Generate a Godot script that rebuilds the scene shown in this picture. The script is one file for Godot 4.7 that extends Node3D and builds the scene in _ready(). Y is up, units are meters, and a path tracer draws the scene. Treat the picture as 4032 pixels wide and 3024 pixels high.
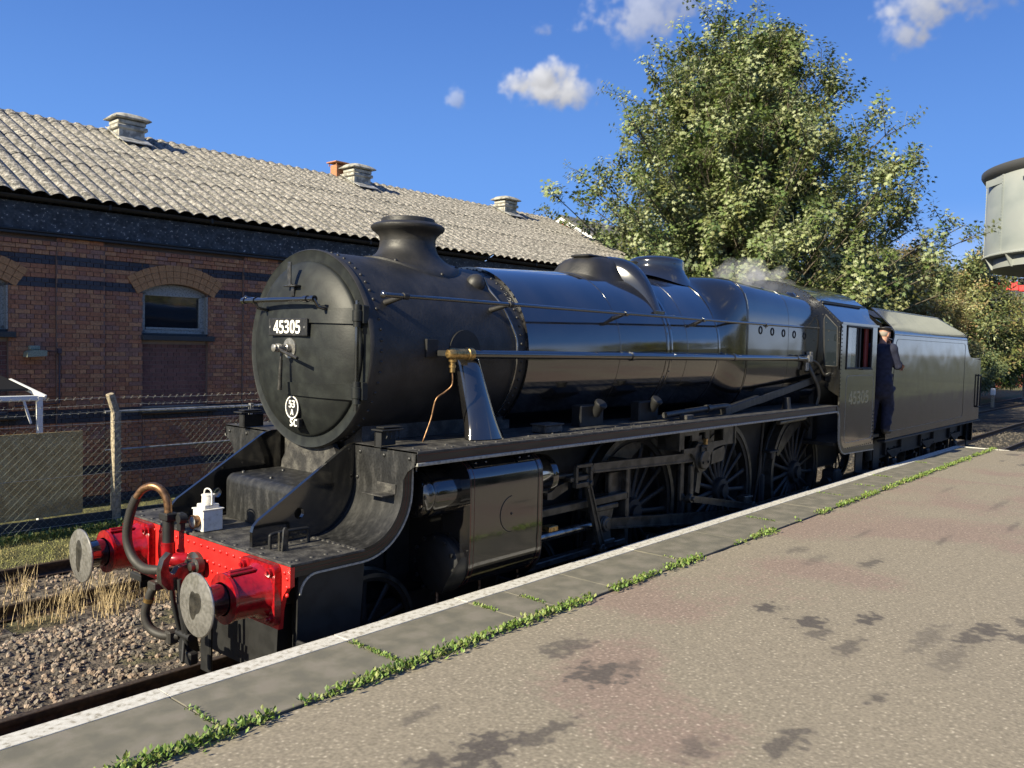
extends Node3D
# World axes: x runs along the track away from the buffer beam, y up from rail level, z towards the platform.

class MB:
	var v := PackedVector3Array()
	var n := PackedVector3Array()
	var uv := PackedVector2Array()
	var c := PackedColorArray()
	var x := Transform3D.IDENTITY
	var tint := Color.WHITE

	func tri(a: Vector3, b: Vector3, d: Vector3, na: Vector3, nb: Vector3, nd: Vector3) -> void:
		a = x * a
		b = x * b
		d = x * d
		na = x.basis * na
		nb = x.basis * nb
		nd = x.basis * nd
		if (d - a).cross(b - a).dot(na + nb + nd) < 0.0:
			var t := b
			b = d
			d = t
			t = nb
			nb = nd
			nd = t
		v.append(a)
		v.append(b)
		v.append(d)
		n.append(na.normalized())
		n.append(nb.normalized())
		n.append(nd.normalized())
		for p: Vector3 in [a, b, d]:
			uv.append(Vector2(p.x, p.z))
			c.append(tint)

	func quad(a: Vector3, b: Vector3, d: Vector3, e: Vector3, nn: Vector3) -> void:
		tri(a, b, d, nn, nn, nn)
		tri(a, d, e, nn, nn, nn)

	func ftri(a: Vector3, b: Vector3, d: Vector3, out: Vector3) -> void:
		var g := (d - a).cross(b - a).normalized()
		if g.dot(out) < 0.0:
			g = -g
		tri(a, b, d, g, g, g)

	func fquad(a: Vector3, b: Vector3, d: Vector3, e: Vector3, out: Vector3) -> void:
		ftri(a, b, d, out)
		ftri(a, d, e, out)

	func box(at: Vector3, size: Vector3, bev := 0.0) -> void:
		var h := size * 0.5
		var k := h - Vector3.ONE * bev
		for ax in 3:
			var u := Vector3.ZERO
			var w := Vector3.ZERO
			u[(ax + 1) % 3] = k[(ax + 1) % 3]
			w[(ax + 2) % 3] = k[(ax + 2) % 3]
			for s: float in [-1.0, 1.0]:
				var nn := Vector3.ZERO
				nn[ax] = s
				var o := at + nn * h[ax]
				quad(o - u - w, o + u - w, o + u + w, o - u + w, nn)
		if bev > 0.0:
			for ax in 3:
				var i := (ax + 1) % 3
				var j := (ax + 2) % 3
				for s: float in [-1.0, 1.0]:
					for t: float in [-1.0, 1.0]:
						var p := Vector3.ZERO
						var q := Vector3.ZERO
						p[i] = s * h[i]
						p[j] = t * k[j]
						q[i] = s * k[i]
						q[j] = t * h[j]
						var l := Vector3.ZERO
						l[ax] = k[ax]
						var nn := Vector3.ZERO
						nn[i] = s
						nn[j] = t
						quad(at + p - l, at + p + l, at + q + l, at + q - l, nn.normalized())
			for s: float in [-1.0, 1.0]:
				for t: float in [-1.0, 1.0]:
					for r: float in [-1.0, 1.0]:
						var g := Vector3(s, t, r)
						ftri(at + g * Vector3(h.x, k.y, k.z), at + g * Vector3(k.x, h.y, k.z), at + g * Vector3(k.x, k.y, h.z), g)

	func bar(a: Vector3, b: Vector3, w: float, h: float, up := Vector3.UP, bev := 0.0) -> void:
		var d := b - a
		var f := d.normalized()
		var r := f.cross(up).normalized()
		var u := r.cross(f)
		var keep := x
		x = x * Transform3D(Basis(f, u, r), (a + b) * 0.5)
		box(Vector3.ZERO, Vector3(d.length(), h, w), bev)
		x = keep

	func tube(pts: PackedVector3Array, r0: float, seg := 8, r1 := -1.0, caps := true) -> void:
		if r1 < 0.0:
			r1 = r0
		var rings := []
		var norms := []
		var f := (pts[1] - pts[0]).normalized()
		var u := f.cross(Vector3(0.3, 0.9, 0.2)).normalized()
		for i in pts.size():
			var g := f
			if i == 0:
				g = (pts[1] - pts[0]).normalized()
			elif i == pts.size() - 1:
				g = (pts[i] - pts[i - 1]).normalized()
			else:
				g = (pts[i + 1] - pts[i - 1]).normalized()
			u = (u - g * u.dot(g)).normalized()
			var w := g.cross(u)
			var rr := lerpf(r0, r1, float(i) / (pts.size() - 1))
			var ring := PackedVector3Array()
			var nr := PackedVector3Array()
			for k in seg + 1:
				var a := TAU * k / seg
				var dd := u * cos(a) + w * sin(a)
				ring.append(pts[i] + dd * rr)
				nr.append(dd)
			rings.append(ring)
			norms.append(nr)
		for i in pts.size() - 1:
			for k in seg:
				tri(rings[i][k], rings[i][k + 1], rings[i + 1][k + 1], norms[i][k], norms[i][k + 1], norms[i + 1][k + 1])
				tri(rings[i][k], rings[i + 1][k + 1], rings[i + 1][k], norms[i][k], norms[i + 1][k + 1], norms[i + 1][k])
		if caps:
			for e in 2:
				var i := 0 if e == 0 else pts.size() - 1
				var nn: Vector3 = (pts[0] - pts[1]) if e == 0 else (pts[i] - pts[i - 1])
				nn = nn.normalized()
				for k in seg:
					tri(pts[i], rings[i][k], rings[i][k + 1], nn, nn, nn)

	# profile points are (radius, height) about the local y axis
	func lathe(prof: PackedVector2Array, seg := 32, a0 := 0.0, a1 := TAU, crease := 0.75) -> void:
		var m := prof.size()
		var fn := PackedVector2Array()
		for i in m - 1:
			var d := prof[i + 1] - prof[i]
			fn.append(Vector2(d.y, -d.x).normalized())
		for i in m - 1:
			var n0 := fn[i]
			var n1 := fn[i]
			if i > 0 and fn[i - 1].dot(fn[i]) > crease:
				n0 = (fn[i - 1] + fn[i]).normalized()
			if i < m - 2 and fn[i + 1].dot(fn[i]) > crease:
				n1 = (fn[i + 1] + fn[i]).normalized()
			for k in seg:
				var t0 := a0 + (a1 - a0) * k / seg
				var t1 := a0 + (a1 - a0) * (k + 1) / seg
				var d0 := Vector3(cos(t0), 0, sin(t0))
				var d1 := Vector3(cos(t1), 0, sin(t1))
				var p := prof[i]
				var q := prof[i + 1]
				var up := Vector3.UP
				tri(d0 * p.x + up * p.y, d1 * p.x + up * p.y, d1 * q.x + up * q.y, d0 * n0.x + up * n0.y, d1 * n0.x + up * n0.y, d1 * n1.x + up * n1.y)
				tri(d0 * p.x + up * p.y, d1 * q.x + up * q.y, d0 * q.x + up * q.y, d0 * n0.x + up * n0.y, d1 * n1.x + up * n1.y, d0 * n1.x + up * n1.y)

	# polygon in local xy, extruded from z0 to z1
	func prism(poly: PackedVector2Array, z0: float, z1: float, smooth := -2.0) -> void:
		var idx := Geometry2D.triangulate_polygon(poly)
		var i := 0
		while i < idx.size():
			var a := poly[idx[i]]
			var b := poly[idx[i + 1]]
			var d := poly[idx[i + 2]]
			for z: float in [z0, z1]:
				var nn := Vector3(0, 0, -1 if (z == z0) == (z0 < z1) else 1)
				tri(Vector3(a.x, a.y, z), Vector3(b.x, b.y, z), Vector3(d.x, d.y, z), nn, nn, nn)
			i += 3
		var s := -1.0 if Geometry2D.is_polygon_clockwise(poly) else 1.0
		var m := poly.size()
		var fn := PackedVector2Array()
		for k in m:
			var e := poly[(k + 1) % m] - poly[k]
			fn.append(Vector2(e.y, -e.x).normalized() * s)
		for k in m:
			var a := poly[k]
			var b := poly[(k + 1) % m]
			var na := fn[k]
			var nb := fn[k]
			if smooth > -1.5:
				if fn[(k + m - 1) % m].dot(fn[k]) > smooth:
					na = (fn[(k + m - 1) % m] + fn[k]).normalized()
				if fn[(k + 1) % m].dot(fn[k]) > smooth:
					nb = (fn[(k + 1) % m] + fn[k]).normalized()
			var va := Vector3(na.x, na.y, 0)
			var vb := Vector3(nb.x, nb.y, 0)
			tri(Vector3(a.x, a.y, z0), Vector3(b.x, b.y, z0), Vector3(b.x, b.y, z1), va, vb, vb)
			tri(Vector3(a.x, a.y, z0), Vector3(b.x, b.y, z1), Vector3(a.x, a.y, z1), va, vb, va)

	# smooth surface through rows of points; side says which way the normals go
	func sheet(rows: Array, side := 1.0, crease := 0.6) -> void:
		var nr := rows.size()
		var nc: int = rows[0].size()
		var fnorm := []
		for i in nr - 1:
			var line := PackedVector3Array()
			for j in nc - 1:
				var d1: Vector3 = rows[i + 1][j + 1] - rows[i][j]
				var d2: Vector3 = rows[i][j + 1] - rows[i + 1][j]
				line.append(d1.cross(d2).normalized() * side)
			fnorm.append(line)
		for i in nr - 1:
			for j in nc - 1:
				var base: Vector3 = fnorm[i][j]
				var q := []
				for o: Vector2i in [Vector2i(0, 0), Vector2i(1, 0), Vector2i(1, 1), Vector2i(0, 1)]:
					var s := Vector3.ZERO
					for a in [i + o.x - 1, i + o.x]:
						for b in [j + o.y - 1, j + o.y]:
							if a >= 0 and b >= 0 and a < nr - 1 and b < nc - 1:
								var g: Vector3 = fnorm[a][b]
								if g.dot(base) > crease:
									s += g
					q.append(s.normalized() if s.length() > 0.01 else base)
				tri(rows[i][j], rows[i + 1][j], rows[i + 1][j + 1], q[0], q[1], q[2])
				tri(rows[i][j], rows[i + 1][j + 1], rows[i][j + 1], q[0], q[2], q[3])

	func disc(at: Vector3, nn: Vector3, r: float, thick: float, seg := 20, bev := 0.0) -> void:
		var keep := x
		var u := nn.normalized()
		var t := u.cross(Vector3(0.31, 0.2, 0.93) if absf(u.y) > 0.8 else Vector3.UP).normalized()
		x = x * Transform3D(Basis(t, u, t.cross(u)), at)
		if bev > 0.0:
			lathe(PackedVector2Array([Vector2(r, 0), Vector2(r, thick - bev), Vector2(r - bev, thick), Vector2(0, thick)]), seg)
		else:
			lathe(PackedVector2Array([Vector2(r, 0), Vector2(r, thick), Vector2(0, thick)]), seg)
		lathe(PackedVector2Array([Vector2(0, 0), Vector2(r, 0)]), seg)
		x = keep

	func dome(at: Vector3, nn: Vector3, r: float, hgt: float, seg := 7) -> void:
		var keep := x
		var u := nn.normalized()
		var t := u.cross(Vector3(0.31, 0.2, 0.93) if absf(u.y) > 0.8 else Vector3.UP).normalized()
		x = x * Transform3D(Basis(t, u, t.cross(u)), at)
		lathe(PackedVector2Array([Vector2(r, -0.002), Vector2(r * 0.92, hgt * 0.45), Vector2(r * 0.6, hgt * 0.85), Vector2(0, hgt)]), seg, 0.0, TAU, 0.2)
		x = keep

	func ball(at: Vector3, r: float, seg := 12, squash := Vector3.ONE) -> void:
		var rows := []
		for i in seg / 2 + 1:
			var a := PI * i / (seg / 2)
			var row := PackedVector3Array()
			for j in seg + 1:
				var b := TAU * j / seg
				row.append(Vector3(sin(a) * cos(b), cos(a), sin(a) * sin(b)))
			rows.append(row)
		for i in rows.size() - 1:
			for j in seg:
				for tr in [[rows[i][j], rows[i + 1][j], rows[i + 1][j + 1]], [rows[i][j], rows[i + 1][j + 1], rows[i][j + 1]]]:
					tri(at + tr[0] * r * squash, at + tr[1] * r * squash, at + tr[2] * r * squash, tr[0] / squash, tr[1] / squash, tr[2] / squash)

	func mesh() -> ArrayMesh:
		var arr := []
		arr.resize(Mesh.ARRAY_MAX)
		arr[Mesh.ARRAY_VERTEX] = v
		arr[Mesh.ARRAY_NORMAL] = n
		arr[Mesh.ARRAY_TEX_UV] = uv
		arr[Mesh.ARRAY_COLOR] = c
		var m := ArrayMesh.new()
		m.add_surface_from_arrays(Mesh.PRIMITIVE_TRIANGLES, arr)
		return m


var M := {}
var taken := {}
var rng := RandomNumberGenerator.new()
const DEG := PI / 180.0


func numbered(called: String) -> String:
	var k: int = taken.get(called, 0)
	taken[called] = k + 1
	return called if k == 0 else "%s_%03d" % [called, k]


func tag(o: Node, label: String, category: String, group := "", kind := "") -> Node:
	if label != "":
		o.set_meta("label", label)
	if category != "":
		o.set_meta("category", category)
	if group != "":
		o.set_meta("group", group)
	if kind != "":
		o.set_meta("kind", kind)
	return o


func thing(called: String, label: String, category: String, at := Vector3.ZERO, turn := 0.0, group := "") -> Node3D:
	var o := Node3D.new()
	o.name = numbered(called)
	o.position = at
	o.rotation.y = turn
	add_child(o)
	tag(o, label, category, group)
	return o


func part(called: String, m: Variant, mat: Material, parent: Node, xf := Transform3D.IDENTITY) -> MeshInstance3D:
	var o := MeshInstance3D.new()
	o.name = called if parent != self else numbered(called)
	o.mesh = m.mesh() if m is MB else m
	o.material_override = mat
	o.transform = xf
	parent.add_child(o, true)
	return o


func structure(called: String, m: Variant, mat: Material, label := "") -> MeshInstance3D:
	var o := part(called, m, mat, self)
	o.set_meta("kind", "structure")
	if label != "":
		o.set_meta("label", label)
	return o


func along(a: Vector3, dir: Vector3) -> Transform3D:   # y axis laid along dir
	var u := dir.normalized()
	var t := u.cross(Vector3(0.31, 0.2, 0.93) if absf(u.y) > 0.8 else Vector3.UP).normalized()
	return Transform3D(Basis(t, u, t.cross(u)), a)


func lin(r: float, g: float, b: float) -> Color:
	return Color(r, g, b).linear_to_srgb()


func noise_tex(sd: int, freq: float, cols: Array, offs: Array, size := 512, oct := 4, kind := FastNoiseLite.TYPE_SIMPLEX_SMOOTH) -> NoiseTexture2D:
	var f := FastNoiseLite.new()
	f.seed = sd
	f.frequency = freq
	f.noise_type = kind
	f.fractal_octaves = oct
	var t := NoiseTexture2D.new()
	t.width = size
	t.height = size
	t.seamless = true
	t.generate_mipmaps = false
	var g := Gradient.new()
	g.colors = PackedColorArray(cols)
	g.offsets = PackedFloat32Array(offs)
	t.color_ramp = g
	t.noise = f
	return t


func bump_tex(sd: int, freq: float, size := 512, oct := 4, strength := 6.0, kind := FastNoiseLite.TYPE_SIMPLEX_SMOOTH) -> NoiseTexture2D:
	var f := FastNoiseLite.new()
	f.seed = sd
	f.frequency = freq
	f.noise_type = kind
	f.fractal_octaves = oct
	var t := NoiseTexture2D.new()
	t.width = size
	t.height = size
	t.seamless = true
	t.generate_mipmaps = false
	t.as_normal_map = true
	t.bump_strength = strength
	t.noise = f
	return t


func mat(key: String, col: Color, rough: float, metal := 0.0, opts := {}) -> StandardMaterial3D:
	var m := StandardMaterial3D.new()
	m.resource_name = key
	m.albedo_color = col
	m.roughness = rough
	m.metallic = metal
	var tri_scale: float = opts.get("scale", 0.0)
	if tri_scale > 0.0:
		m.uv1_triplanar = true
		m.uv1_world_triplanar = opts.get("world", false)
		m.uv1_scale = Vector3.ONE * tri_scale
	if opts.has("stretch"):
		m.uv1_scale = opts.stretch
	if opts.has("tex"):
		m.albedo_texture = opts.tex
	if opts.has("nrm"):
		m.normal_enabled = true
		m.normal_texture = opts.nrm
		m.normal_scale = opts.get("depth", 1.0)
	if opts.has("rtex"):
		m.roughness_texture = opts.rtex
	if opts.has("detail"):
		m.detail_enabled = true
		m.detail_albedo = opts.detail
		m.detail_blend_mode = BaseMaterial3D.BLEND_MODE_MUL
		m.detail_uv_layer = BaseMaterial3D.DETAIL_UV_2
		m.uv2_triplanar = true
		m.uv2_world_triplanar = opts.get("world", false)
		m.uv2_scale = Vector3.ONE * float(opts.get("dscale", 3.0))
	if opts.get("vcol", false):
		m.vertex_color_use_as_albedo = true
	if opts.has("coat"):
		m.clearcoat_enabled = true
		m.clearcoat = opts.coat
		m.clearcoat_roughness = opts.get("coat_rough", 0.05)
	if opts.has("back"):
		m.backlight_enabled = true
		m.backlight = opts.back
	if opts.has("spec"):
		m.metallic_specular = opts.spec
	M[key] = m
	return m


func arc(cx: float, cy: float, r: float, a0: float, a1: float, k := 8) -> PackedVector2Array:
	var out := PackedVector2Array()
	for i in k + 1:
		var a := (a0 + (a1 - a0) * i / k) * DEG
		out.append(Vector2(cx + r * cos(a), cy + r * sin(a)))
	return out


func smooth_path(p: PackedVector3Array, k := 6) -> PackedVector3Array:
	var cv := Curve3D.new()
	for i in p.size():
		var t := (p[mini(i + 1, p.size() - 1)] - p[maxi(i - 1, 0)]) / 6.0
		cv.add_point(p[i], -t, t)
	var out := PackedVector3Array()
	for i in p.size() - 1:
		for j in k:
			out.append(cv.sample(i, float(j) / k))
	out.append(p[p.size() - 1])
	return out


func text(s: String, height: float, depth: float, m: Material, xf: Transform3D, parent: Node, called: String, width := 1.0, bold := true) -> MeshInstance3D:
	var f := SystemFont.new()
	f.font_names = PackedStringArray(["Droid Sans"])
	f.font_weight = 700 if bold else 400
	var t := TextMesh.new()
	t.font = f
	t.text = s
	t.font_size = 64
	t.pixel_size = height / 46.0
	t.depth = depth
	t.curve_step = 1.0
	var o := part(called, t, m, parent, xf)
	o.scale = Vector3(width, 1, 1)
	return o


func multi(called: String, m: Mesh, xfs: Array, cols: Array, mat_: Material, parent: Node) -> MultiMeshInstance3D:
	var mm := MultiMesh.new()
	mm.transform_format = MultiMesh.TRANSFORM_3D
	mm.use_colors = cols.size() > 0
	mm.mesh = m
	mm.instance_count = xfs.size()
	for i in xfs.size():
		mm.set_instance_transform(i, xfs[i])
		if cols.size() > 0:
			mm.set_instance_color(i, cols[i])
	var o := MultiMeshInstance3D.new()
	o.name = called if parent != self else numbered(called)
	o.multimesh = mm
	o.material_override = mat_
	o.set_meta("kind", "stuff")
	parent.add_child(o, true)
	return o


func rnd_basis(s: float, tilt := PI) -> Basis:
	return Basis(Vector3(rng.randf_range(-1, 1), rng.randf_range(-1, 1), rng.randf_range(-1, 1)).normalized(), rng.randf_range(-tilt, tilt)) * Basis.from_scale(Vector3.ONE * s)


func _ready() -> void:
	rng.seed = 45305
	view_and_light()
	materials()
	terrain()
	platform()
	tracks()
	shed()
	fences()
	locomotive()
	tender()
	crew()
	trees()
	far_things()
	small_growth()
	steam()


func view_and_light() -> void:
	var cam := Camera3D.new()
	cam.name = "camera"
	var yaw := 0.7077
	var pit := -0.046
	var rol := 0.0235
	var fw := Vector3(cos(yaw) * cos(pit), sin(pit), -sin(yaw) * cos(pit))
	var r := fw.cross(Vector3.UP).normalized()
	var u := r.cross(fw)
	cam.transform = Transform3D(Basis(r * cos(rol) + u * sin(rol), u * cos(rol) - r * sin(rol), -fw), Vector3(-3.1674, 2.747, 5.7389))
	cam.fov = 2.0 * atan(1512.0 / 3288.8) / DEG
	cam.near = 0.05
	cam.far = 2000.0
	add_child(cam)
	cam.current = true

	var sun := DirectionalLight3D.new()
	sun.name = "sun"
	sun.light_energy = 1.6
	sun.light_color = Color(1.0, 0.955, 0.84)
	sun.light_angular_distance = 0.5
	sun.shadow_enabled = true
	var to_sun := Vector3(-cos(30 * DEG) * cos(5 * DEG), sin(30 * DEG), -cos(30 * DEG) * sin(5 * DEG))
	sun.basis = Basis.looking_at(-to_sun)
	add_child(sun)

	var env := Environment.new()
	env.background_mode = Environment.BG_SKY
	env.tonemap_mode = Environment.TONE_MAPPER_LINEAR
	env.tonemap_exposure = 2.0
	env.background_energy_multiplier = 1.0
	env.sdfgi_enabled = true
	env.ssao_enabled = true
	env.ssil_enabled = true
	env.volumetric_fog_enabled = true
	env.volumetric_fog_density = 0.0
	var sky := Sky.new()
	var sm := PanoramaSkyMaterial.new()
	sm.panorama = sky_picture(cam.basis, to_sun)
	sky.sky_material = sm
	env.sky = sky
	var we := WorldEnvironment.new()
	we.name = "air"
	we.environment = env
	add_child(we)


# A clear blue sky with fair weather clouds all round; Godot's panorama has its first column towards -z.
func sky_picture(cb: Basis, to_sun: Vector3) -> ImageTexture:
	var w := 4096
	var h := 2048
	var im := Image.create(w, h, false, Image.FORMAT_RGBF)
	var top := Color(0.026, 0.075, 0.235)
	var mid := Color(0.040, 0.104, 0.305)
	var low := Color(0.088, 0.205, 0.475)
	var hor := Color(0.40, 0.475, 0.58)
	for y in h:
		var el := (0.5 - (y + 0.5) / h) * PI
		var s := sin(el)
		var c := low.lerp(mid, smoothstep(0.08, 0.46, s)).lerp(top, smoothstep(0.35, 0.95, s))
		c = hor.lerp(c, smoothstep(-0.02, 0.17, s))
		if s < 0.0:
			c = Color(0.16, 0.145, 0.11)
		im.fill_rect(Rect2i(0, y, w, 1), c)
	# the air is brighter towards the sun
	for y in range(0, h / 2, 4):
		var el := (0.5 - (y + 2.0) / h) * PI
		for x in range(0, w, 4):
			var az := (x + 2.0) / w * TAU
			var ca := Vector3(cos(el) * sin(az), sin(el), -cos(el) * cos(az)).dot(to_sun)
			if ca > 0.3:
				var an := acos(minf(ca, 1.0)) / DEG
				var gl := 0.55 * exp(-an / 7.0) + 0.10 * exp(-an / 24.0)
				for dy in 4:
					for dx in 4:
						var q := im.get_pixel(x + dx, y + dy)
						im.set_pixel(x + dx, y + dy, q + Color(gl, gl * 0.97, gl * 0.9))
	var f := FastNoiseLite.new()
	f.seed = 12
	f.frequency = 1.0
	f.fractal_octaves = 5
	f.fractal_gain = 0.55
	# clouds in view: photograph pixel (of 2212), half width, half height in degrees, density, ragged
	var puffs := []
	for k in [[1185, 195, 3.0, 1.9, 1.0, 0.8], [1245, 205, 2.2, 1.2, 0.55, 0.9], [1180, 165, 1.6, 1.1, 0.9, 0.8], [1120, 180, 1.3, 1.0, 0.6, 1.0], [985, 218, 0.7, 0.9, 0.42, 1.2],
			[1168, 70, 0.8, 0.7, 0.40, 1.2], [1420, 15, 4.4, 2.3, 0.50, 1.2], [1400, 60, 2.5, 2.0, 0.22, 1.2], [1950, 75, 1.5, 1.6, 0.75, 0.9], [1985, 20, 2.7, 1.9, 0.72, 1.0], [2060, -25, 3.4, 2.2, 0.62, 1.0]]:
		var px: float = k[0] * 1.8228
		var py: float = k[1] * 1.8228
		var d: Vector3 = cb * Vector3((px - 2016.0) / 3288.8, -(py - 1512.0) / 3288.8, -1.0)
		puffs.append([d.normalized(), k[2], k[3], k[4], k[5]])
	var cr := RandomNumberGenerator.new()
	cr.seed = 7
	for k in 46:   # the rest of the sky has clouds of the same kind
		var az := cr.randf_range(-PI, PI)
		var el := cr.randf_range(0.16, 0.95)
		var d := Vector3(cos(el) * sin(az), sin(el), -cos(el) * cos(az))
		var inview := -(cb.inverse() * d).z > 0.72
		var wd := cr.randf_range(1.2, 4.5)
		var dn := cr.randf_range(0.3, 0.85)
		if inview:
			continue
		for j in 3:
			var d2 := (d + Vector3(cr.randf_range(-0.05, 0.05), cr.randf_range(-0.02, 0.02), cr.randf_range(-0.05, 0.05))).normalized()
			puffs.append([d2, wd * cr.randf_range(0.5, 1.0), wd * cr.randf_range(0.35, 0.6), dn, 1.0])
	for p in puffs:
		var d: Vector3 = p[0]
		var reach: float = maxf(p[1], p[2]) * 1.7 * DEG
		var right := d.cross(Vector3.UP).normalized()
		var up := right.cross(d)
		var el0 := asin(d.y)
		var az0 := atan2(d.x, -d.z)
		var daz := reach / maxf(cos(el0), 0.2)
		var y0 := maxi(0, int((0.5 - (el0 + reach) / PI) * h))
		var y1 := mini(h / 2 - 1, int((0.5 - (el0 - reach) / PI) * h))
		var x0 := int((az0 - daz) / TAU * w)
		var x1 := int((az0 + daz) / TAU * w)
		for y in range(y0, y1 + 1):
			var el := (0.5 - (y + 0.5) / h) * PI
			for xx in range(x0, x1 + 1):
				var az := (xx + 0.5) / w * TAU
				var q := Vector3(cos(el) * sin(az), sin(el), -cos(el) * cos(az))
				var a: float = q.dot(right) / (p[1] * DEG)
				var b: float = q.dot(up) / (p[2] * DEG)
				if b < 0.0:
					b *= 1.25
				var nz := f.get_noise_3dv(q * 26.0) * 0.75 + f.get_noise_3dv(q * 70.0) * 0.3
				var e: float = 1.0 - sqrt(a * a + b * b) + nz * p[4]
				var den: float = smoothstep(0.0, 0.75, e) * p[3]
				if den > 0.003:
					var shade := clampf(0.72 + 0.30 * b - 0.22 * a + nz * 0.2, 0.5, 1.0)
					var white := Color(0.44, 0.445, 0.47) * shade
					var xw := posmod(xx, w)
					im.set_pixel(xw, y, im.get_pixel(xw, y).lerp(white, den))
	return ImageTexture.create_from_image(im)


func materials() -> void:
	var g := func(a: float) -> Color: return Color(a, a, a)
	var fine: NoiseTexture2D = noise_tex(3, 0.05, [g.call(0.72), g.call(0.95), g.call(1.0)], [0.2, 0.5, 0.8], 512, 5)
	var speck: NoiseTexture2D = noise_tex(4, 0.16, [g.call(0.55), g.call(0.92), g.call(1.0), Color(1, 1, 1)], [0.22, 0.42, 0.6, 0.9], 512, 3)
	var grit: NoiseTexture2D = noise_tex(7, 0.33, [g.call(0.62), g.call(0.88), g.call(1.0), Color(1, 1, 1)], [0.25, 0.42, 0.6, 0.9], 1024, 2)
	var bumpy: NoiseTexture2D = bump_tex(5, 0.09, 512, 4, 5.0)
	var wavy: NoiseTexture2D = bump_tex(6, 0.012, 256, 2, 2.2)
	var mott: NoiseTexture2D = noise_tex(8, 0.012, [g.call(0.7), g.call(0.9), g.call(1.0)], [0.3, 0.5, 0.7], 512, 5)
	var rough_var: NoiseTexture2D = noise_tex(9, 0.012, [g.call(0.45), g.call(0.8), g.call(1.0)], [0.3, 0.5, 0.75], 256, 4)

	# locomotive
	mat("gloss_black", Color(1, 1, 1), 0.16, 0.0, {"tex": noise_tex(11, 0.01, [lin(0.006, 0.006, 0.007), lin(0.010, 0.010, 0.011), lin(0.016, 0.015, 0.014)], [0.3, 0.5, 0.72], 256, 4), "scale": 0.5, "nrm": wavy, "depth": 0.12, "rtex": rough_var, "spec": 0.71, "coat": 1.0, "coat_rough": 0.04})
	mat("cab_black", Color(1, 1, 1), 0.14, 0.0, {"tex": noise_tex(12, 0.01, [lin(0.006, 0.006, 0.006), lin(0.009, 0.0088, 0.008), lin(0.014, 0.013, 0.011)], [0.3, 0.5, 0.72], 256, 4), "scale": 0.4, "nrm": wavy, "depth": 0.3, "spec": 0.71, "coat": 0.7, "coat_rough": 0.05})
	mat("soot_black", Color(1, 1, 1), 0.52, 0.0, {"tex": noise_tex(13, 0.012, [lin(0.012, 0.0118, 0.0115), lin(0.019, 0.0185, 0.018), lin(0.030, 0.028, 0.026)], [0.25, 0.5, 0.75], 512, 5), "scale": 0.6, "nrm": bumpy, "depth": 0.12})
	mat("door_black", Color(1, 1, 1), 0.5, 0.0, {"tex": noise_tex(14, 0.014, [lin(0.010, 0.0115, 0.011), lin(0.0145, 0.0165, 0.0155), lin(0.021, 0.024, 0.022)], [0.3, 0.52, 0.82], 512, 5), "scale": 0.9, "spec": 0.4, "nrm": bumpy, "depth": 0.05})
	mat("worn_black", Color(1, 1, 1), 0.46, 0.0, {"tex": noise_tex(15, 0.02, [lin(0.013, 0.013, 0.013), lin(0.023, 0.023, 0.0225), lin(0.046, 0.045, 0.043)], [0.3, 0.55, 0.8], 512, 5), "scale": 0.8, "stretch": Vector3(1.2, 0.35, 1.2), "detail": fine, "dscale": 1.5, "nrm": bumpy, "depth": 0.08})
	mat("plate_grey", Color(1, 1, 1), 0.62, 0.0, {"tex": noise_tex(16, 0.018, [lin(0.025, 0.024, 0.023), lin(0.052, 0.049, 0.045), lin(0.095, 0.09, 0.08)], [0.25, 0.5, 0.78], 512, 5), "scale": 0.7, "detail": fine, "dscale": 2.0, "nrm": bumpy, "depth": 0.12})
	mat("frame_black", lin(0.012, 0.012, 0.012), 0.6, 0.0, {"tex": mott, "scale": 0.8})
	mat("valance_brown", Color(1, 1, 1), 0.35, 0.0, {"tex": noise_tex(17, 0.01, [lin(0.012, 0.011, 0.010), lin(0.022, 0.017, 0.0145), lin(0.034, 0.027, 0.021)], [0.3, 0.5, 0.75], 256, 4), "stretch": Vector3(0.5, 3.0, 0.5), "scale": 0.5})
	mat("line_grey", lin(0.34, 0.335, 0.30), 0.5, 0.0, {"tex": fine, "scale": 1.0})
	mat("line_red", lin(0.10, 0.018, 0.014), 0.45)
	mat("beam_red", Color(1, 1, 1), 0.42, 0.0, {"tex": noise_tex(18, 0.01, [lin(0.50, 0.014, 0.012), lin(0.60, 0.019, 0.016), lin(0.66, 0.026, 0.022)], [0.3, 0.55, 0.8], 256, 4), "scale": 0.8, "nrm": bumpy, "depth": 0.05})
	mat("buffer_red", lin(0.30, 0.006, 0.010), 0.22, 0.0, {"tex": fine, "scale": 0.8, "coat": 0.4})
	mat("steel", Color(1, 1, 1), 0.42, 0.55, {"tex": noise_tex(19, 0.02, [lin(0.20, 0.195, 0.175), lin(0.27, 0.26, 0.24), lin(0.33, 0.32, 0.295)], [0.2, 0.5, 0.8], 512, 5), "scale": 2.2, "rtex": rough_var, "nrm": bumpy, "depth": 0.08})
	mat("greasy_steel", Color(1, 1, 1), 0.42, 0.7, {"tex": noise_tex(24, 0.02, [lin(0.05, 0.048, 0.042), lin(0.085, 0.08, 0.07), lin(0.13, 0.12, 0.10)], [0.2, 0.5, 0.8], 256, 5), "scale": 2.2, "rtex": rough_var})
	mat("motion_grey", lin(0.085, 0.082, 0.072), 0.38, 0.5, {"tex": mott, "scale": 0.9})
	mat("rod_bright", lin(0.32, 0.31, 0.29), 0.22, 0.9, {"tex": mott, "scale": 1.0})
	mat("brass", lin(0.52, 0.34, 0.13), 0.34, 0.85, {"tex": mott, "scale": 4.0})
	mat("copper", lin(0.30, 0.17, 0.09), 0.4, 0.8, {"tex": mott, "scale": 4.0})
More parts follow.
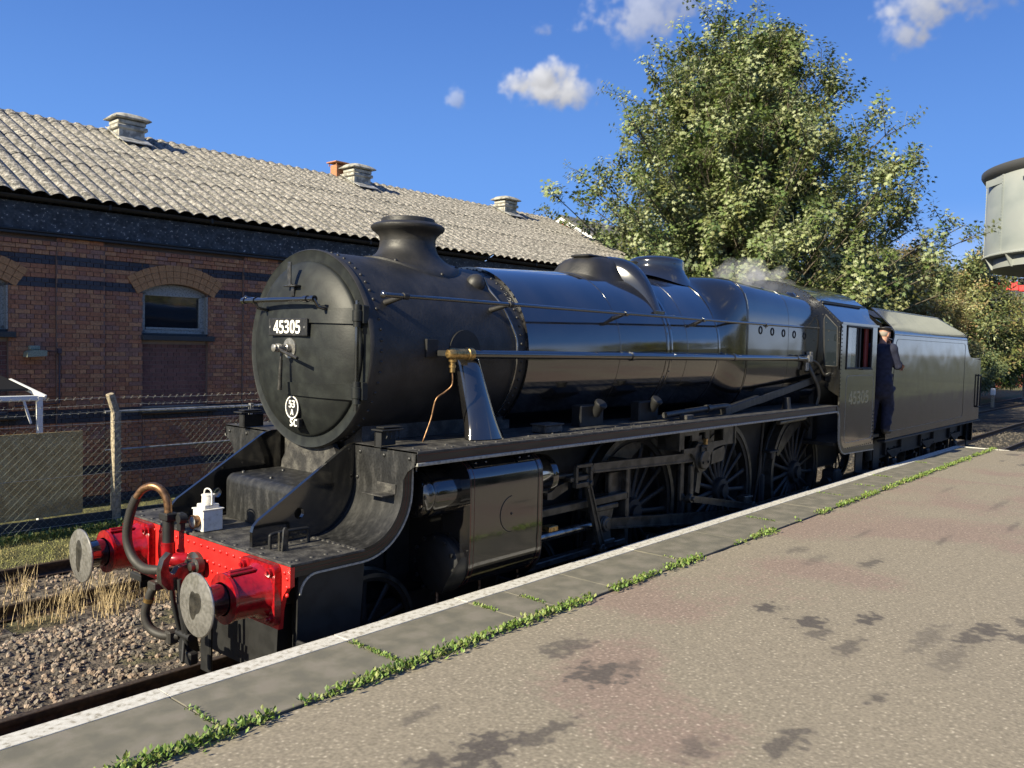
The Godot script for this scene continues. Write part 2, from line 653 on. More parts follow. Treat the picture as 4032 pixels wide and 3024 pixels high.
	mat("hose_rubber", lin(0.035, 0.032, 0.028), 0.6, 0.0, {"tex": fine, "scale": 4.0})
	mat("white_paint", Color(1, 1, 1), 0.5, 0.0, {"tex": noise_tex(20, 0.012, [lin(0.38, 0.36, 0.32), lin(0.66, 0.64, 0.58), lin(0.74, 0.72, 0.67)], [0.14, 0.3, 0.7], 256, 5), "scale": 4.0, "nrm": bumpy, "depth": 0.2})
	mat("digit_white", lin(0.86, 0.84, 0.76), 0.5)
	mat("digit_cream", lin(0.30, 0.27, 0.15), 0.3)
	mat("lens_glass", lin(0.35, 0.37, 0.36), 0.06, 0.2)
	mat("cab_red", lin(0.16, 0.02, 0.016), 0.5)
	mat("cab_cream", lin(0.40, 0.42, 0.38), 0.6)
	mat("coal", lin(0.012, 0.012, 0.012), 0.5)
	var gl := mat("pane", Color(0.75, 0.85, 0.83, 0.12), 0.03)
	gl.transparency = BaseMaterial3D.TRANSPARENCY_ALPHA
	mat("dark_pane", lin(0.012, 0.016, 0.02), 0.04, 0.0, {"spec": 0.8, "nrm": wavy, "scale": 0.4, "depth": 0.05})

	# building
	mat("brick", Color(1, 1, 1), 0.85, 0.0, {"vcol": true, "tex": noise_tex(21, 0.03, [g.call(0.86), g.call(0.97), g.call(1.0)], [0.25, 0.5, 0.75], 512, 5), "scale": 1.2, "world": true, "detail": speck, "dscale": 3.0, "nrm": bumpy, "depth": 0.5})
	for k in 5:
		mat("brick_tone_%d" % k, [lin(0.48, 0.200, 0.10), lin(0.53, 0.235, 0.115), lin(0.43, 0.185, 0.11), lin(0.58, 0.285, 0.14), lin(0.41, 0.21, 0.145)][k], 0.85, 0.0, {"tex": M.brick.albedo_texture, "scale": 1.2, "world": true, "detail": speck, "dscale": 3.0, "nrm": bumpy, "depth": 0.5})
	mat("brick_dark", lin(0.25, 0.115, 0.09), 0.8, 0.0, {"tex": M.brick.albedo_texture, "scale": 1.2, "world": true, "detail": speck, "dscale": 3.0, "nrm": bumpy, "depth": 0.4})
	mat("brick_blue", lin(0.055, 0.058, 0.072), 0.6, 0.0, {"tex": M.brick.albedo_texture, "scale": 1.2, "world": true, "detail": speck, "dscale": 3.0, "nrm": bumpy, "depth": 0.4})
	mat("brick_arch", lin(0.58, 0.29, 0.12), 0.85, 0.0, {"tex": M.brick.albedo_texture, "scale": 1.2, "world": true, "detail": speck, "dscale": 3.0, "nrm": bumpy, "depth": 0.4})
	mat("mortar", lin(0.26, 0.18, 0.14), 0.95, 0.0, {"tex": speck, "scale": 2.0, "world": true})
	mat("mortar_pale", lin(0.42, 0.33, 0.27), 0.95, 0.0, {"tex": speck, "scale": 2.0, "world": true})
	mat("fascia", Color(1, 1, 1), 0.6, 0.0, {"tex": noise_tex(22, 0.014, [lin(0.030, 0.038, 0.046), lin(0.05, 0.058, 0.066), lin(0.07, 0.076, 0.080), lin(0.10, 0.10, 0.10), lin(0.55, 0.53, 0.48)], [0.2, 0.5, 0.70, 0.752, 0.775], 1024, 4), "stretch": Vector3(0.9, 1.1, 0.9), "scale": 0.8, "world": true, "detail": mott, "dscale": 0.7})
	mat("gutter_black", lin(0.02, 0.02, 0.021), 0.5, 0.0, {"tex": fine, "scale": 1.5})
	mat("asbestos", Color(1, 1, 1), 0.92, 0.0, {"tex": noise_tex(23, 0.020, [lin(0.09, 0.086, 0.074), lin(0.20, 0.19, 0.16), lin(0.36, 0.345, 0.30), lin(0.44, 0.37, 0.31), lin(0.62, 0.60, 0.53)], [0.27, 0.42, 0.54, 0.63, 0.74], 1024, 5), "scale": 0.42, "world": true, "detail": noise_tex(25, 0.07, [g.call(0.4), g.call(0.85), g.call(1.0)], [0.3, 0.46, 0.6], 512, 3), "dscale": 0.9, "nrm": bumpy, "depth": 0.8})
	mat("vent_cream", lin(0.48, 0.46, 0.39), 0.7, 0.0, {"tex": mott, "scale": 0.8})
	mat("lead", lin(0.42, 0.42, 0.41), 0.5, 0.2, {"tex": mott, "scale": 0.8})
	mat("sill", lin(0.055, 0.058, 0.056), 0.8, 0.0, {"tex": speck, "scale": 1.5})
	mat("wood_worn", lin(0.36, 0.36, 0.32), 0.75, 0.0, {"tex": fine, "scale": 1.0})
	mat("lamp_green", lin(0.30, 0.33, 0.24), 0.5, 0.0, {"tex": fine, "scale": 2.0})
	mat("conduit", lin(0.07, 0.05, 0.055), 0.6)
	mat("galvanised", lin(0.42, 0.43, 0.43), 0.4, 0.6, {"tex": mott, "scale": 1.0})
	mat("plywood", Color(1, 1, 1), 0.8, 0.0, {"tex": noise_tex(26, 0.012, [lin(0.44, 0.31, 0.13), lin(0.54, 0.39, 0.17), lin(0.58, 0.44, 0.21)], [0.25, 0.5, 0.75], 512, 5), "scale": 0.8, "detail": fine, "dscale": 1.5})
	mat("concrete", Color(1, 1, 1), 0.9, 0.0, {"tex": noise_tex(27, 0.02, [lin(0.20, 0.17, 0.12), lin(0.33, 0.28, 0.20), lin(0.42, 0.36, 0.26)], [0.25, 0.5, 0.75], 512, 5), "scale": 1.5, "nrm": bumpy, "depth": 0.5})
	mat("wire", lin(0.40, 0.40, 0.36), 0.5, 0.5)
	mat("mesh_wire", lin(0.20, 0.23, 0.20), 0.5, 0.3)

	# ground
	mat("asphalt", Color(1, 1, 1), 0.92, 0.0, {"nrm": bumpy, "depth": 0.5, "scale": 3.0, "world": true})
	mat("coping", Color(1, 1, 1), 0.9, 0.0, {"tex": noise_tex(28, 0.012, [lin(0.15, 0.142, 0.112), lin(0.185, 0.172, 0.132), lin(0.225, 0.205, 0.165)], [0.25, 0.5, 0.78], 512, 5), "scale": 0.6, "world": true, "detail": grit, "dscale": 2.0})
	mat("edge_white", Color(1, 1, 1), 0.8, 0.0, {"tex": noise_tex(29, 0.03, [lin(0.34, 0.31, 0.25), lin(0.60, 0.575, 0.51), lin(0.70, 0.68, 0.62)], [0.16, 0.34, 0.7], 512, 5), "scale": 1.2, "world": true, "detail": grit, "dscale": 2.0})
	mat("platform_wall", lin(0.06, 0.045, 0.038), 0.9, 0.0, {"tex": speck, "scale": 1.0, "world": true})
	mat("ground", Color(1, 1, 1), 0.95, 0.0, {"vcol": true, "tex": noise_tex(30, 0.02, [g.call(0.6), g.call(0.85), g.call(1.0)], [0.25, 0.5, 0.75], 512, 5), "scale": 0.5, "world": true, "detail": speck, "dscale": 1.6, "nrm": bumpy, "depth": 1.0})
	mat("far_ground", lin(0.10, 0.105, 0.05), 0.95, 0.0, {"tex": mott, "scale": 0.02, "world": true})
	mat("stone", Color(1, 1, 1), 0.9, 0.0, {"vcol": true})
	mat("rail_rust", Color(1, 1, 1), 0.75, 0.0, {"tex": noise_tex(31, 0.03, [lin(0.020, 0.012, 0.008), lin(0.042, 0.024, 0.015), lin(0.065, 0.038, 0.022)], [0.25, 0.5, 0.75], 256, 4), "scale": 1.5, "world": true})
	mat("rail_head", lin(0.15, 0.115, 0.085), 0.4, 0.6, {"tex": fine, "scale": 1.0, "world": true})
	mat("sleeper", Color(1, 1, 1), 0.9, 0.0, {"tex": noise_tex(32, 0.02, [lin(0.055, 0.045, 0.036), lin(0.11, 0.092, 0.072), lin(0.16, 0.14, 0.11)], [0.25, 0.5, 0.75], 512, 5), "scale": 1.0, "world": true, "nrm": bumpy, "depth": 0.6})
	var gm := mat("blade", Color(1, 1, 1), 0.8, 0.0, {"vcol": true, "back": Color(0.35, 0.35, 0.25)})
	gm.cull_mode = BaseMaterial3D.CULL_DISABLED
	var lm := mat("leaf", Color(1, 1, 1), 0.55, 0.0, {"vcol": true, "back": Color(0.45, 0.5, 0.25)})
	lm.cull_mode = BaseMaterial3D.CULL_DISABLED
	mat("bark", lin(0.11, 0.092, 0.066), 0.9, 0.0, {"tex": fine, "scale": 2.0, "nrm": bumpy, "depth": 0.8})

	# water tower, signals, crew
	mat("tank_grey", Color(1, 1, 1), 0.6, 0.0, {"tex": noise_tex(33, 0.006, [lin(0.20, 0.225, 0.22), lin(0.25, 0.275, 0.265), lin(0.28, 0.30, 0.285)], [0.3, 0.5, 0.7], 256, 4), "scale": 0.25})
	mat("tank_rim", lin(0.07, 0.072, 0.075), 0.6)
	mat("signal_white", lin(0.72, 0.72, 0.70), 0.5)
	mat("signal_red", lin(0.55, 0.03, 0.03), 0.5)
	mat("signal_black", lin(0.02, 0.02, 0.02), 0.5)
	mat("far_brick", lin(0.42, 0.14, 0.075), 0.85)
	mat("far_tile", lin(0.15, 0.145, 0.14), 0.85, 0.0, {"tex": mott, "scale": 0.3})
	mat("bus_red", lin(0.55, 0.03, 0.03), 0.35)
	mat("overalls", Color(1, 1, 1), 0.85, 0.0, {"tex": noise_tex(34, 0.02, [lin(0.006, 0.008, 0.022), lin(0.010, 0.013, 0.034), lin(0.016, 0.020, 0.046)], [0.3, 0.5, 0.7], 256, 4), "scale": 2.0})
	mat("skin", lin(0.42, 0.22, 0.15), 0.55, 0.0, {"tex": fine, "scale": 3.0})
	mat("cap_black", lin(0.014, 0.014, 0.016), 0.5)
	mat("boot", lin(0.022, 0.017, 0.013), 0.5)
	mat("hair_grey", lin(0.25, 0.22, 0.19), 0.8)


func ground_y(px: float, pz: float) -> float:
	var y := -0.17
	if pz < -2.6:
		y = lerpf(-0.17, -0.325, smoothstep(-2.6, -3.5, pz))
	if pz < -6.0:
		y = lerpf(-0.325, -0.15, smoothstep(-6.0, -6.7, pz))
	return y


func terrain() -> void:
	var far := MB.new()
	far.quad(Vector3(-700, -0.42, -700), Vector3(1200, -0.42, -700), Vector3(1200, -0.42, 700), Vector3(-700, -0.42, 700), Vector3.UP)
	structure("ground", far, M.far_ground)
	var f := FastNoiseLite.new()
	f.seed = 2
	f.frequency = 0.5
	f.fractal_octaves = 4
	var bed := MB.new()
	var xs := []
	var px := -14.0
	while px < 95.0:
		xs.append(px)
		px += 0.16 if px > -4.0 and px < 4.0 else (0.5 if px < 30.0 else 1.5)
	var zs := []
	var pz := 1.48
	while pz > -26.0:
		zs.append(pz)
		pz -= 0.12 if pz > -9.0 else 1.2
	var rows := []
	var tints := []
	for xx in xs:
		var row := PackedVector3Array()
		var tr := PackedColorArray()
		for zz: float in zs:
			var nz := f.get_noise_2d(xx, zz)
			row.append(Vector3(xx, ground_y(xx, zz) + nz * 0.025, zz))
			var col := Color(0.155, 0.125, 0.095)
			var mossy := smoothstep(0.15, 0.45, f.get_noise_2d(xx * 0.8 + 40.0, zz * 1.4))
			col = col.lerp(Color(0.13, 0.125, 0.045), mossy * 0.8)
			if xx > 18.0:
				col = Color(0.17, 0.135, 0.085).lerp(Color(0.06, 0.052, 0.045), smoothstep(-0.1, 0.3, nz))
				if zz > -3.0:
					col = Color(0.055, 0.048, 0.042).lerp(Color(0.28, 0.20, 0.12), smoothstep(0.9, 1.2, absf(zz + 2.2) + nz))
					if zz > -1.0:
						col = Color(0.07, 0.06, 0.05)
			if zz < -5.9:
				col = col.lerp(Color(0.17, 0.165, 0.06), smoothstep(-5.9, -6.3, zz))
			tr.append(col)
		rows.append(row)
		tints.append(tr)
	for i in rows.size() - 1:
		for j in zs.size() - 1:
			bed.tint = tints[i][j]
			bed.fquad(rows[i][j], rows[i + 1][j], rows[i + 1][j + 1], rows[i][j + 1], Vector3.UP)
	structure("track_bed", bed, M.ground)
	# beyond the platform end the ballast carries on at the same level
	var side := MB.new()
	side.tint = Color(0.07, 0.06, 0.052)
	side.quad(Vector3(16.3, -0.19, 1.48), Vector3(95, -0.19, 1.48), Vector3(95, -0.19, 14), Vector3(16.3, -0.19, 14), Vector3.UP)
	structure("gravel_yard", side, M.ground)

	# ballast stones
	var st := MB.new()
	var pts := []
	var r2 := RandomNumberGenerator.new()
	r2.seed = 5
	for i in 7:
		var row := PackedVector3Array()
		for j in 7:
			var a := PI * i / 6.0
			var b := TAU * (j % 6) / 6.0
			row.append(Vector3(sin(a) * cos(b), cos(a) * 0.75, sin(a) * sin(b)))
		pts.append(row)
	for i in range(1, 6):
		for j in 6:
			pts[i][j] = pts[i][j] * r2.randf_range(0.72, 1.15)
		pts[i][6] = pts[i][0]
	for i in 6:
		for j in 6:
			st.fquad(pts[i][j], pts[i + 1][j], pts[i + 1][j + 1], pts[i][j + 1], pts[i][j] + pts[i + 1][j + 1])
	var stone := st.mesh()
	var xf := []
	var cl := []
	for k in 13000:
		var sx := r2.randf_range(-3.2, 4.2)
		var sz := r2.randf_range(-5.9, 0.6)
		var keep := 1.0
		if sz < -3.4:
			keep = 0.35
		if sx > 1.5 and sz > -1.2:
			keep = 0.25
		if f.get_noise_2d(sx * 0.8 + 40.0, sz * 1.4) > 0.22:
			keep *= 0.3
		if r2.randf() > keep:
			continue
		var s := r2.randf_range(0.015, 0.031)
		var o := Vector3(sx, ground_y(sx, sz) + f.get_noise_2d(sx, sz) * 0.025 + s * r2.randf_range(0.0, 0.55), sz)
		rng.seed = 1000 + k
		xf.append(Transform3D(rnd_basis(s), o))
		var t := r2.randf_range(0.6, 1.35)
		var c: Color = [Color(0.25, 0.185, 0.135), Color(0.21, 0.165, 0.125), Color(0.165, 0.14, 0.115), Color(0.30, 0.235, 0.18), Color(0.12, 0.105, 0.09)][r2.randi() % 5]
		cl.append(Color(c.r * t, c.g * t, c.b * t))
	# coarser lumps towards the far end of the platform
	for k in 2600:
		var sx := r2.randf_range(16.5, 34.0)
		var sz := r2.randf_range(-3.0, 3.2)
		var s := r2.randf_range(0.025, 0.055)
		rng.seed = 20000 + k
		xf.append(Transform3D(rnd_basis(s), Vector3(sx, -0.17, sz)))
		var t := r2.randf_range(0.4, 1.1)
		cl.append(Color(0.10 * t, 0.088 * t, 0.074 * t))
	var ms := multi("ballast_stones", stone, xf, cl, M.stone, self)
	tag(ms, "pale brown ballast stones loose between the tracks", "ballast", "", "stuff")
	rng.seed = 77


# The asphalt's own stains: oily dark patches and washed-out pink, laid out in metres.
func asphalt_picture(x0: float, z0: float, wx: float, wz: float, w: int, h: int) -> ImageTexture:
	var data := PackedByteArray()
	data.resize(w * h * 3)
	var f := FastNoiseLite.new()
	f.seed = 41
	f.frequency = 1.0
	f.fractal_octaves = 3
	var big := FastNoiseLite.new()
	big.seed = 43
	big.frequency = 0.35
	big.fractal_octaves = 3
	var stains := [[1.03, 2.65, 0.26, 0.16, 0.75], [0.82, 3.04, 0.22, 0.20, 0.9], [1.02, 3.12, 0.18, 0.10, 0.6], [-0.34, 3.18, 0.34, 0.15, 0.95], [-0.62, 3.08, 0.25, 0.1, 0.8], [0.0, 3.28, 0.30, 0.08, 0.8], [-0.29, 2.69, 0.22, 0.06, 0.6],
		[4.68, 2.69, 0.22, 0.10, 0.55], [4.45, 2.95, 0.35, 0.08, 0.4], [4.68, 3.36, 0.30, 0.09, 0.75], [2.75, 3.24, 0.16, 0.12, 0.95], [2.62, 3.60, 0.20, 0.17, 0.95], [2.45, 3.72, 0.18, 0.10, 0.7], [3.01, 3.87, 0.20, 0.10, 0.95],
		[2.33, 3.96, 0.26, 0.09, 0.7], [3.33, 4.56, 0.26, 0.13, 0.9], [3.07, 4.50, 0.22, 0.10, 0.85], [3.33, 4.78, 0.12, 0.16, 0.9], [2.86, 4.30, 0.5, 0.10, 0.5], [2.6, 4.5, 0.4, 0.12, 0.45], [3.75, 4.75, 0.2, 0.12, 0.8], [6.2, 3.6, 0.4, 0.05, 0.5], [5.9, 2.9, 0.4, 0.05, 0.45], [7.6, 4.0, 0.5, 0.05, 0.5], [0.75, 4.2, 0.25, 0.1, 0.8], [0.4, 3.9, 0.2, 0.1, 0.6], [5.2, 4.9, 0.2, 0.06, 0.7], [4.4, 5.3, 0.3, 0.08, 0.6], [1.6, 4.35, 0.12, 0.06, 0.8], [9.0, 3.6, 0.7, 0.07, 0.4], [10.5, 4.3, 0.6, 0.07, 0.4], [9.8, 2.8, 0.6, 0.05, 0.35]]
	var at := 0
	for j in h:
		var pz := z0 + wz * (j + 0.5) / h
		var near := []
		for s in stains:
			if absf(pz - s[1]) < s[3] * 2.3:
				near.append(s)
		for i in w:
			var px := x0 + wx * (i + 0.5) / w
			var b := big.get_noise_2d(px, pz)
			var n1 := f.get_noise_2d(px * 9.0, pz * 9.0)
			var n2 := f.get_noise_2d(px * 34.0, pz * 34.0)
			var k := 1.0 + 0.13 * n1 + 0.42 * n2
			var pink := smoothstep(-0.05, 0.35, b + 0.05 * (px - 3.0) - 0.28 * absf(pz - 2.9) + 0.12 + 0.2 * n1)
			var r := lerpf(0.300, 0.290, pink) * k
			var g := lerpf(0.258, 0.218, pink) * k
			var bl := lerpf(0.190, 0.172, pink) * k
			if n2 > 0.44:
				var t := (n2 - 0.44) * 2.2
				r += t * 0.6
				g += t * 0.55
				bl += t * 0.47
			var d := 0.0
			for s in near:
				var e := 1.0 - sqrt(pow((px - s[0]) / s[2], 2.0) + pow((pz - s[1]) / s[3], 2.0)) + n1 * 0.85 + n2 * 0.35
				d = maxf(d, smoothstep(0.15, 0.55, e) * s[4])
			if d > 0.0:
				r = lerpf(r, 0.092 * k, d)
				g = lerpf(g, 0.078 * k, d)
				bl = lerpf(bl, 0.068 * k, d)
			data[at] = int(clampf(pow(maxf(r, 0.0), 0.4545) * 255.0, 0, 255))
			data[at + 1] = int(clampf(pow(maxf(g, 0.0), 0.4545) * 255.0, 0, 255))
			data[at + 2] = int(clampf(pow(maxf(bl, 0.0), 0.4545) * 255.0, 0, 255))
			at += 3
	return ImageTexture.create_from_image(Image.create_from_data(w, h, false, Image.FORMAT_RGB8, data))


func platform() -> void:
	var pl := thing("platform", "low station platform of stained pinkish asphalt with stone coping", "")
	pl.remove_meta("category")
	pl.set_meta("kind", "structure")
	var x0 := -3.5
	var wx := 14.5
	var z0 := 2.13
	var wz := 4.2
	var tex := asphalt_picture(x0, z0, wx, wz, 1740, 504)
	var m: StandardMaterial3D = M.asphalt.duplicate()
	m.uv1_triplanar = false
	m.normal_enabled = false
	m.albedo_texture = tex
	m.uv1_scale = Vector3(1.0 / wx, 1.0 / wz, 1)
	m.uv1_offset = Vector3(-x0 / wx, -z0 / wz, 0)
	m.detail_enabled = true
	m.detail_albedo = M.coping.detail_albedo
	m.detail_blend_mode = BaseMaterial3D.BLEND_MODE_MUL
	m.detail_uv_layer = BaseMaterial3D.DETAIL_UV_2
	m.uv2_triplanar = true
	m.uv2_world_triplanar = true
	m.uv2_scale = Vector3.ONE * 2.0
	# an undulating sheet
	var f := FastNoiseLite.new()
	f.seed = 9
	f.frequency = 0.9
	var sh := MB.new()
	var rows := []
	for i in 120:
		var xx := -9.0 + 25.25 * i / 119.0
		var row := PackedVector3Array()
		for j in 60:
			var zz := 2.165 + 8.0 * pow(j / 59.0, 1.3)
			var edge := smoothstep(0.0, 0.25, zz - 2.165)
			row.append(Vector3(xx, 0.850 + f.get_noise_2d(xx, zz) * 0.008 * edge - 0.012 * (1.0 - edge), zz + (1.0 - edge) * 0.02 * f.get_noise_2d(xx * 4.0, 3.0)))
		rows.append(row)
	sh.sheet(rows, 1.0)
	var sd := MB.new()
	if sh.n[0].y < 0.0:
		sd.sheet(rows, -1.0)
		sh = sd
	part("asphalt_surface", sh, m, pl)
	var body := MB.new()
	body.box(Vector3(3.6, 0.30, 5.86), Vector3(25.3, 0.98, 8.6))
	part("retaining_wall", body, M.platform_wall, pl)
	var pit := MB.new()
	pit.box(Vector3(3.6, 0.80, 2.15), Vector3(25.2, 0.04, 0.12))
	part("joint_soil", pit, M.platform_wall, pl)
	# coping stones, each a slab of its own
	var joints := [-9.1, -7.9, -6.75, -5.6, -4.45, -3.3, -2.17, -1.03, 0.14, 1.24, 1.64, 2.35]
	var px := 2.35
	while px < 16.0:
		px += 1.15
		joints.append(minf(px, 16.25))
	var lines := []
	for i in joints.size() - 1:
		var a: float = joints[i]
		var b: float = joints[i + 1]
		if b - a < 0.1:
			continue
		var s := MB.new()
		var lift := rng.randf_range(-0.004, 0.003)
		s.box(Vector3((a + b) / 2, 0.813 + lift, 1.80), Vector3(b - a - 0.008, 0.08, 0.70), 0.004)
		part("coping_slab", s, M.coping, pl)
		var l := MB.new()
		l.box(Vector3((a + b) / 2, 0.8155 + lift, 1.518), Vector3(b - a - 0.003, 0.0862, 0.141), 0.002)
		lines.append(part("white_edge", l, M.edge_white, pl))
	var e := MB.new()
	e.box(Vector3(16.285, 0.80, 1.95), Vector3(0.06, 0.11, 1.0), 0.005)
	part("end_edge", e, M.edge_white, pl)


func rail_section(k := 1.0) -> PackedVector2Array:
	return PackedVector2Array([Vector2(-0.036, 0), Vector2(-0.034, -0.042), Vector2(-0.011, -0.055), Vector2(-0.010, -0.120), Vector2(-0.064, -0.138), Vector2(-0.066, -0.152), Vector2(0.066, -0.152), Vector2(0.064, -0.138), Vector2(0.010, -0.120), Vector2(0.011, -0.055), Vector2(0.034, -0.042), Vector2(0.036, 0)])


func make_track(label: String, zc: float, y: float, x0: float, x1: float, near0: float, near1: float) -> void:
	var t := thing("railway_track", label, "railway track", Vector3(0, y, zc), 0.0, "running lines by the platform")
	var sl := MB.new()
	sl.box(Vector3(0, -0.215, 0), Vector3(0.25, 0.11, 2.55), 0.012)
	var slm := sl.mesh()
	var ch := MB.new()
	ch.box(Vector3(0, -0.152, 0), Vector3(0.20, 0.016, 0.38), 0.004)
	ch.box(Vector3(0, -0.125, 0.09), Vector3(0.09, 0.06, 0.05), 0.006)
	ch.box(Vector3(0, -0.125, -0.09), Vector3(0.09, 0.06, 0.05), 0.006)
	for s: float in [-0.06, 0.06]:
		ch.disc(Vector3(s, -0.148, 0.155), Vector3.UP, 0.02, 0.035, 6)
		ch.disc(Vector3(s, -0.148, -0.155), Vector3.UP, 0.02, 0.035, 6)
	var chm := ch.mesh()
	for s: float in [-1.0, 1.0]:
		var r := MB.new()
		r.x = Transform3D(Basis(Vector3(0, 0, 1), Vector3.UP, Vector3(-1, 0, 0)), Vector3(0, 0, s * 0.7525))
		r.prism(rail_section(), -x1, -x0, 0.4)
		var ro := part("rail", r, M.rail_rust, t)
		var hd := MB.new()
		hd.box(Vector3((x0 + x1) / 2, 0.0015, s * 0.7525), Vector3(x1 - x0, 0.003, 0.058))
		part("rail_head", hd, M.rail_head, ro)
	var px := near0
	while px < near1:
		part("sleeper", slm, M.sleeper, t, Transform3D(Basis(Vector3.UP, rng.randf_range(-0.02, 0.02)), Vector3(px, rng.randf_range(-0.01, 0.0), rng.randf_range(-0.03, 0.03))))
		for s: float in [-1.0, 1.0]:
			part("rail_chair", chm, M.rail_rust, t, Transform3D(Basis.IDENTITY, Vector3(px, 0, s * 0.7525)))
		px += 0.76


func tracks() -> void:
	make_track("rusty track nearest the platform, under the black locomotive", 0.0, 0.0, -12.0, 95.0, -4.0, 2.0)
	make_track("weedy track beside the fence, dry grass growing along its rails", -4.79, -0.1525, -12.0, 95.0, -3.96, 10.0)


# ---------------------------------------------------------------- goods shed
func shed() -> void:
	var s := thing("goods_shed", "long red brick goods shed with blue brick bands and grey corrugated roof", "shed", Vector3(1.6, 0, -9.0), -2.0 * DEG)
	var per := 3.37
	var x_min := -4.2
	var x_max := 18.5
	var bricks := []   # [centre, size, tone]; tone 5 dark panel, 6 blue
	var lay := func(x0: float, x1: float, y0: float, y1: float, z: float, tone: int) -> void:
		var r0 := int(round(y0 / 0.075))
		var r1 := int(round(y1 / 0.075))
		for r in range(r0, r1):
			var head := r % 2 == 0
			var w := 0.1125 if head else 0.225
			var px := floorf(x0 / 0.225) * 0.225 - (0.05625 if head else 0.0)
			while px < x1:
				var a := maxf(px, x0)
				var b := minf(px + w, x1)
				if b - a > 0.03:
					var tn := tone
					if tone < 0:
						var blue: bool = (r in [47, 48, 52, 53]) or (r in [17, 18, 19]) or (r in [5, 6]) or r < 0
						tn = 6 if blue else rng.randi() % 5
					var dz := rng.randf_range(-0.0025, 0.0025)
					bricks.append([Vector3((a + b) / 2, (r + 0.5) * 0.075, z - 0.01 + dz), Vector3(b - a - 0.009, 0.066, 0.04), tn])
				px += w
	var core := MB.new()
	var core_p := MB.new()
	for k in range(-2, 6):
		var p0 := 0.83 + per * k
		var p1 := p0 + 0.77
		var w0 := 2.27 + per * k
		var w1 := w0 + 1.23
		var b1 := p0 + per
		if p1 < x_min:
			continue
		if p0 < x_max:
			# pilaster
			core.box(Vector3((p0 + p1) / 2, 2.0, -0.165), Vector3(0.77, 4.7, 0.31))
			lay.call(p0, minf(p1, x_max), -0.3, 4.32, 0.0, -1)
		if p1 >= x_max - 0.4:
			continue
		var lo := maxf(p1, x_min)
		if lo < w0:
			core.box(Vector3((p1 + w0) / 2, 2.0, -0.215), Vector3(w0 - p1, 4.7, 0.30))
			lay.call(lo, w0, -0.3, 4.05, -0.055, -1)
		core.box(Vector3((w1 + b1) / 2, 2.0, -0.215), Vector3(b1 - w1, 4.7, 0.30))
		lay.call(w1, b1, -0.3, 4.05, -0.055, -1)
		# over and under the window
		var arch_r := 1.28
		var cx := (w0 + w1) / 2
		var cy := 3.72 - arch_r
		var poly := PackedVector2Array([Vector2(w1, 4.35), Vector2(w0, 4.35)])
		for i in 13:
			var xx := w0 + (w1 - w0) * i / 12.0
			poly.append(Vector2(xx, cy + sqrt(arch_r * arch_r - (xx - cx) * (xx - cx))))
		core.prism(poly, -0.30, -0.068)
		core.box(Vector3(cx, 0.44, -0.215), Vector3(w1 - w0, 2.0, 0.30))
		lay.call(w0, w1, -0.3, 1.35, -0.055, -1)
		var a_half := asin((w1 - w0) / 2 / arch_r) + 0.09
		# bricks beside and above the arch
		var r := 48
		while r < 54:
			var yy := (r + 0.5) * 0.075
			var lim := arch_r + 0.37
			var hw := sqrt(maxf(0.0, lim * lim - pow(yy - cy, 2.0)))
			if hw < (w1 - w0) / 2:
				lay.call(w0, cx - hw, r * 0.075, (r + 1) * 0.075, -0.055, -1)
				lay.call(cx + hw, w1, r * 0.075, (r + 1) * 0.075, -0.055, -1)
			r += 1
		for ring in 3:
			for i in 13:
				var a := -a_half + 2.0 * a_half * (i + 0.5) / 13.0
				var rr := arch_r + 0.058 + ring * 0.115
				var vb := MB.new()
				vb.box(Vector3.ZERO, Vector3(2.0 * a_half * rr / 13.0 - 0.008, 0.108, 0.05))
				part("arch_brick", vb, M.brick_arch, s, Transform3D(Basis(Vector3(0, 0, 1), -a), Vector3(cx + rr * sin(a), cy + rr * cos(a), -0.052)))
		# bricked-up lower part of the opening
		core_p = MB.new()
		core_p.box(Vector3(cx, 2.08, -0.24), Vector3(w1 - w0, 1.28, 0.20))
		part("infill", core_p, M.mortar_pale, s)
		lay.call(w0, w1, 1.5, 2.625, -0.138, 5)
		var sl := MB.new()
		sl.box(Vector3(cx + 0.03, 2.735, -0.06), Vector3(w1 - w0 + 0.12, 0.095, 0.22), 0.01)
		sl.box(Vector3(cx, 2.80, -0.14), Vector3(w1 - w0 - 0.01, 0.035, 0.12), 0.008)
		part("window_sill", sl, M.sill, s)
		var s2 := MB.new()
		s2.box(Vector3(cx + 0.05, 1.425, -0.05), Vector3(w1 - w0 + 0.2, 0.09, 0.24), 0.01)
		part("lower_sill", s2, M.sill, s)
		# window
		var fr := MB.new()
		fr.box(Vector3(cx, 2.85, -0.2), Vector3(w1 - w0, 0.07, 0.07), 0.008)
		fr.box(Vector3(cx, 3.53, -0.2), Vector3(w1 - w0, 0.07, 0.07), 0.008)
		fr.box(Vector3(w0 + 0.045, 3.19, -0.2), Vector3(0.09, 0.74, 0.07), 0.008)
		fr.box(Vector3(w1 - 0.045, 3.19, -0.2), Vector3(0.09, 0.74, 0.07), 0.008)
		fr.box(Vector3(w1 - 0.105, 3.19, -0.18), Vector3(0.045, 0.60, 0.05), 0.006)
		fr.box(Vector3(cx, 2.905, -0.18), Vector3(w1 - w0 - 0.2, 0.045, 0.05), 0.006)
		fr.box(Vector3(w1 - 0.012, 3.17, -0.12), Vector3(0.024, 0.70, 0.11))
		fr.prism(PackedVector2Array([Vector2(w0, 3.55), Vector2(w1, 3.55), Vector2(w1 - 0.02, 3.60), Vector2(cx + 0.3, 3.68), Vector2(cx, 3.72), Vector2(cx - 0.3, 3.68), Vector2(w0 + 0.02, 3.60)]), -0.24, -0.17)
		var wn := part("window_frame", fr, M.wood_worn, s)
		var pn := MB.new()
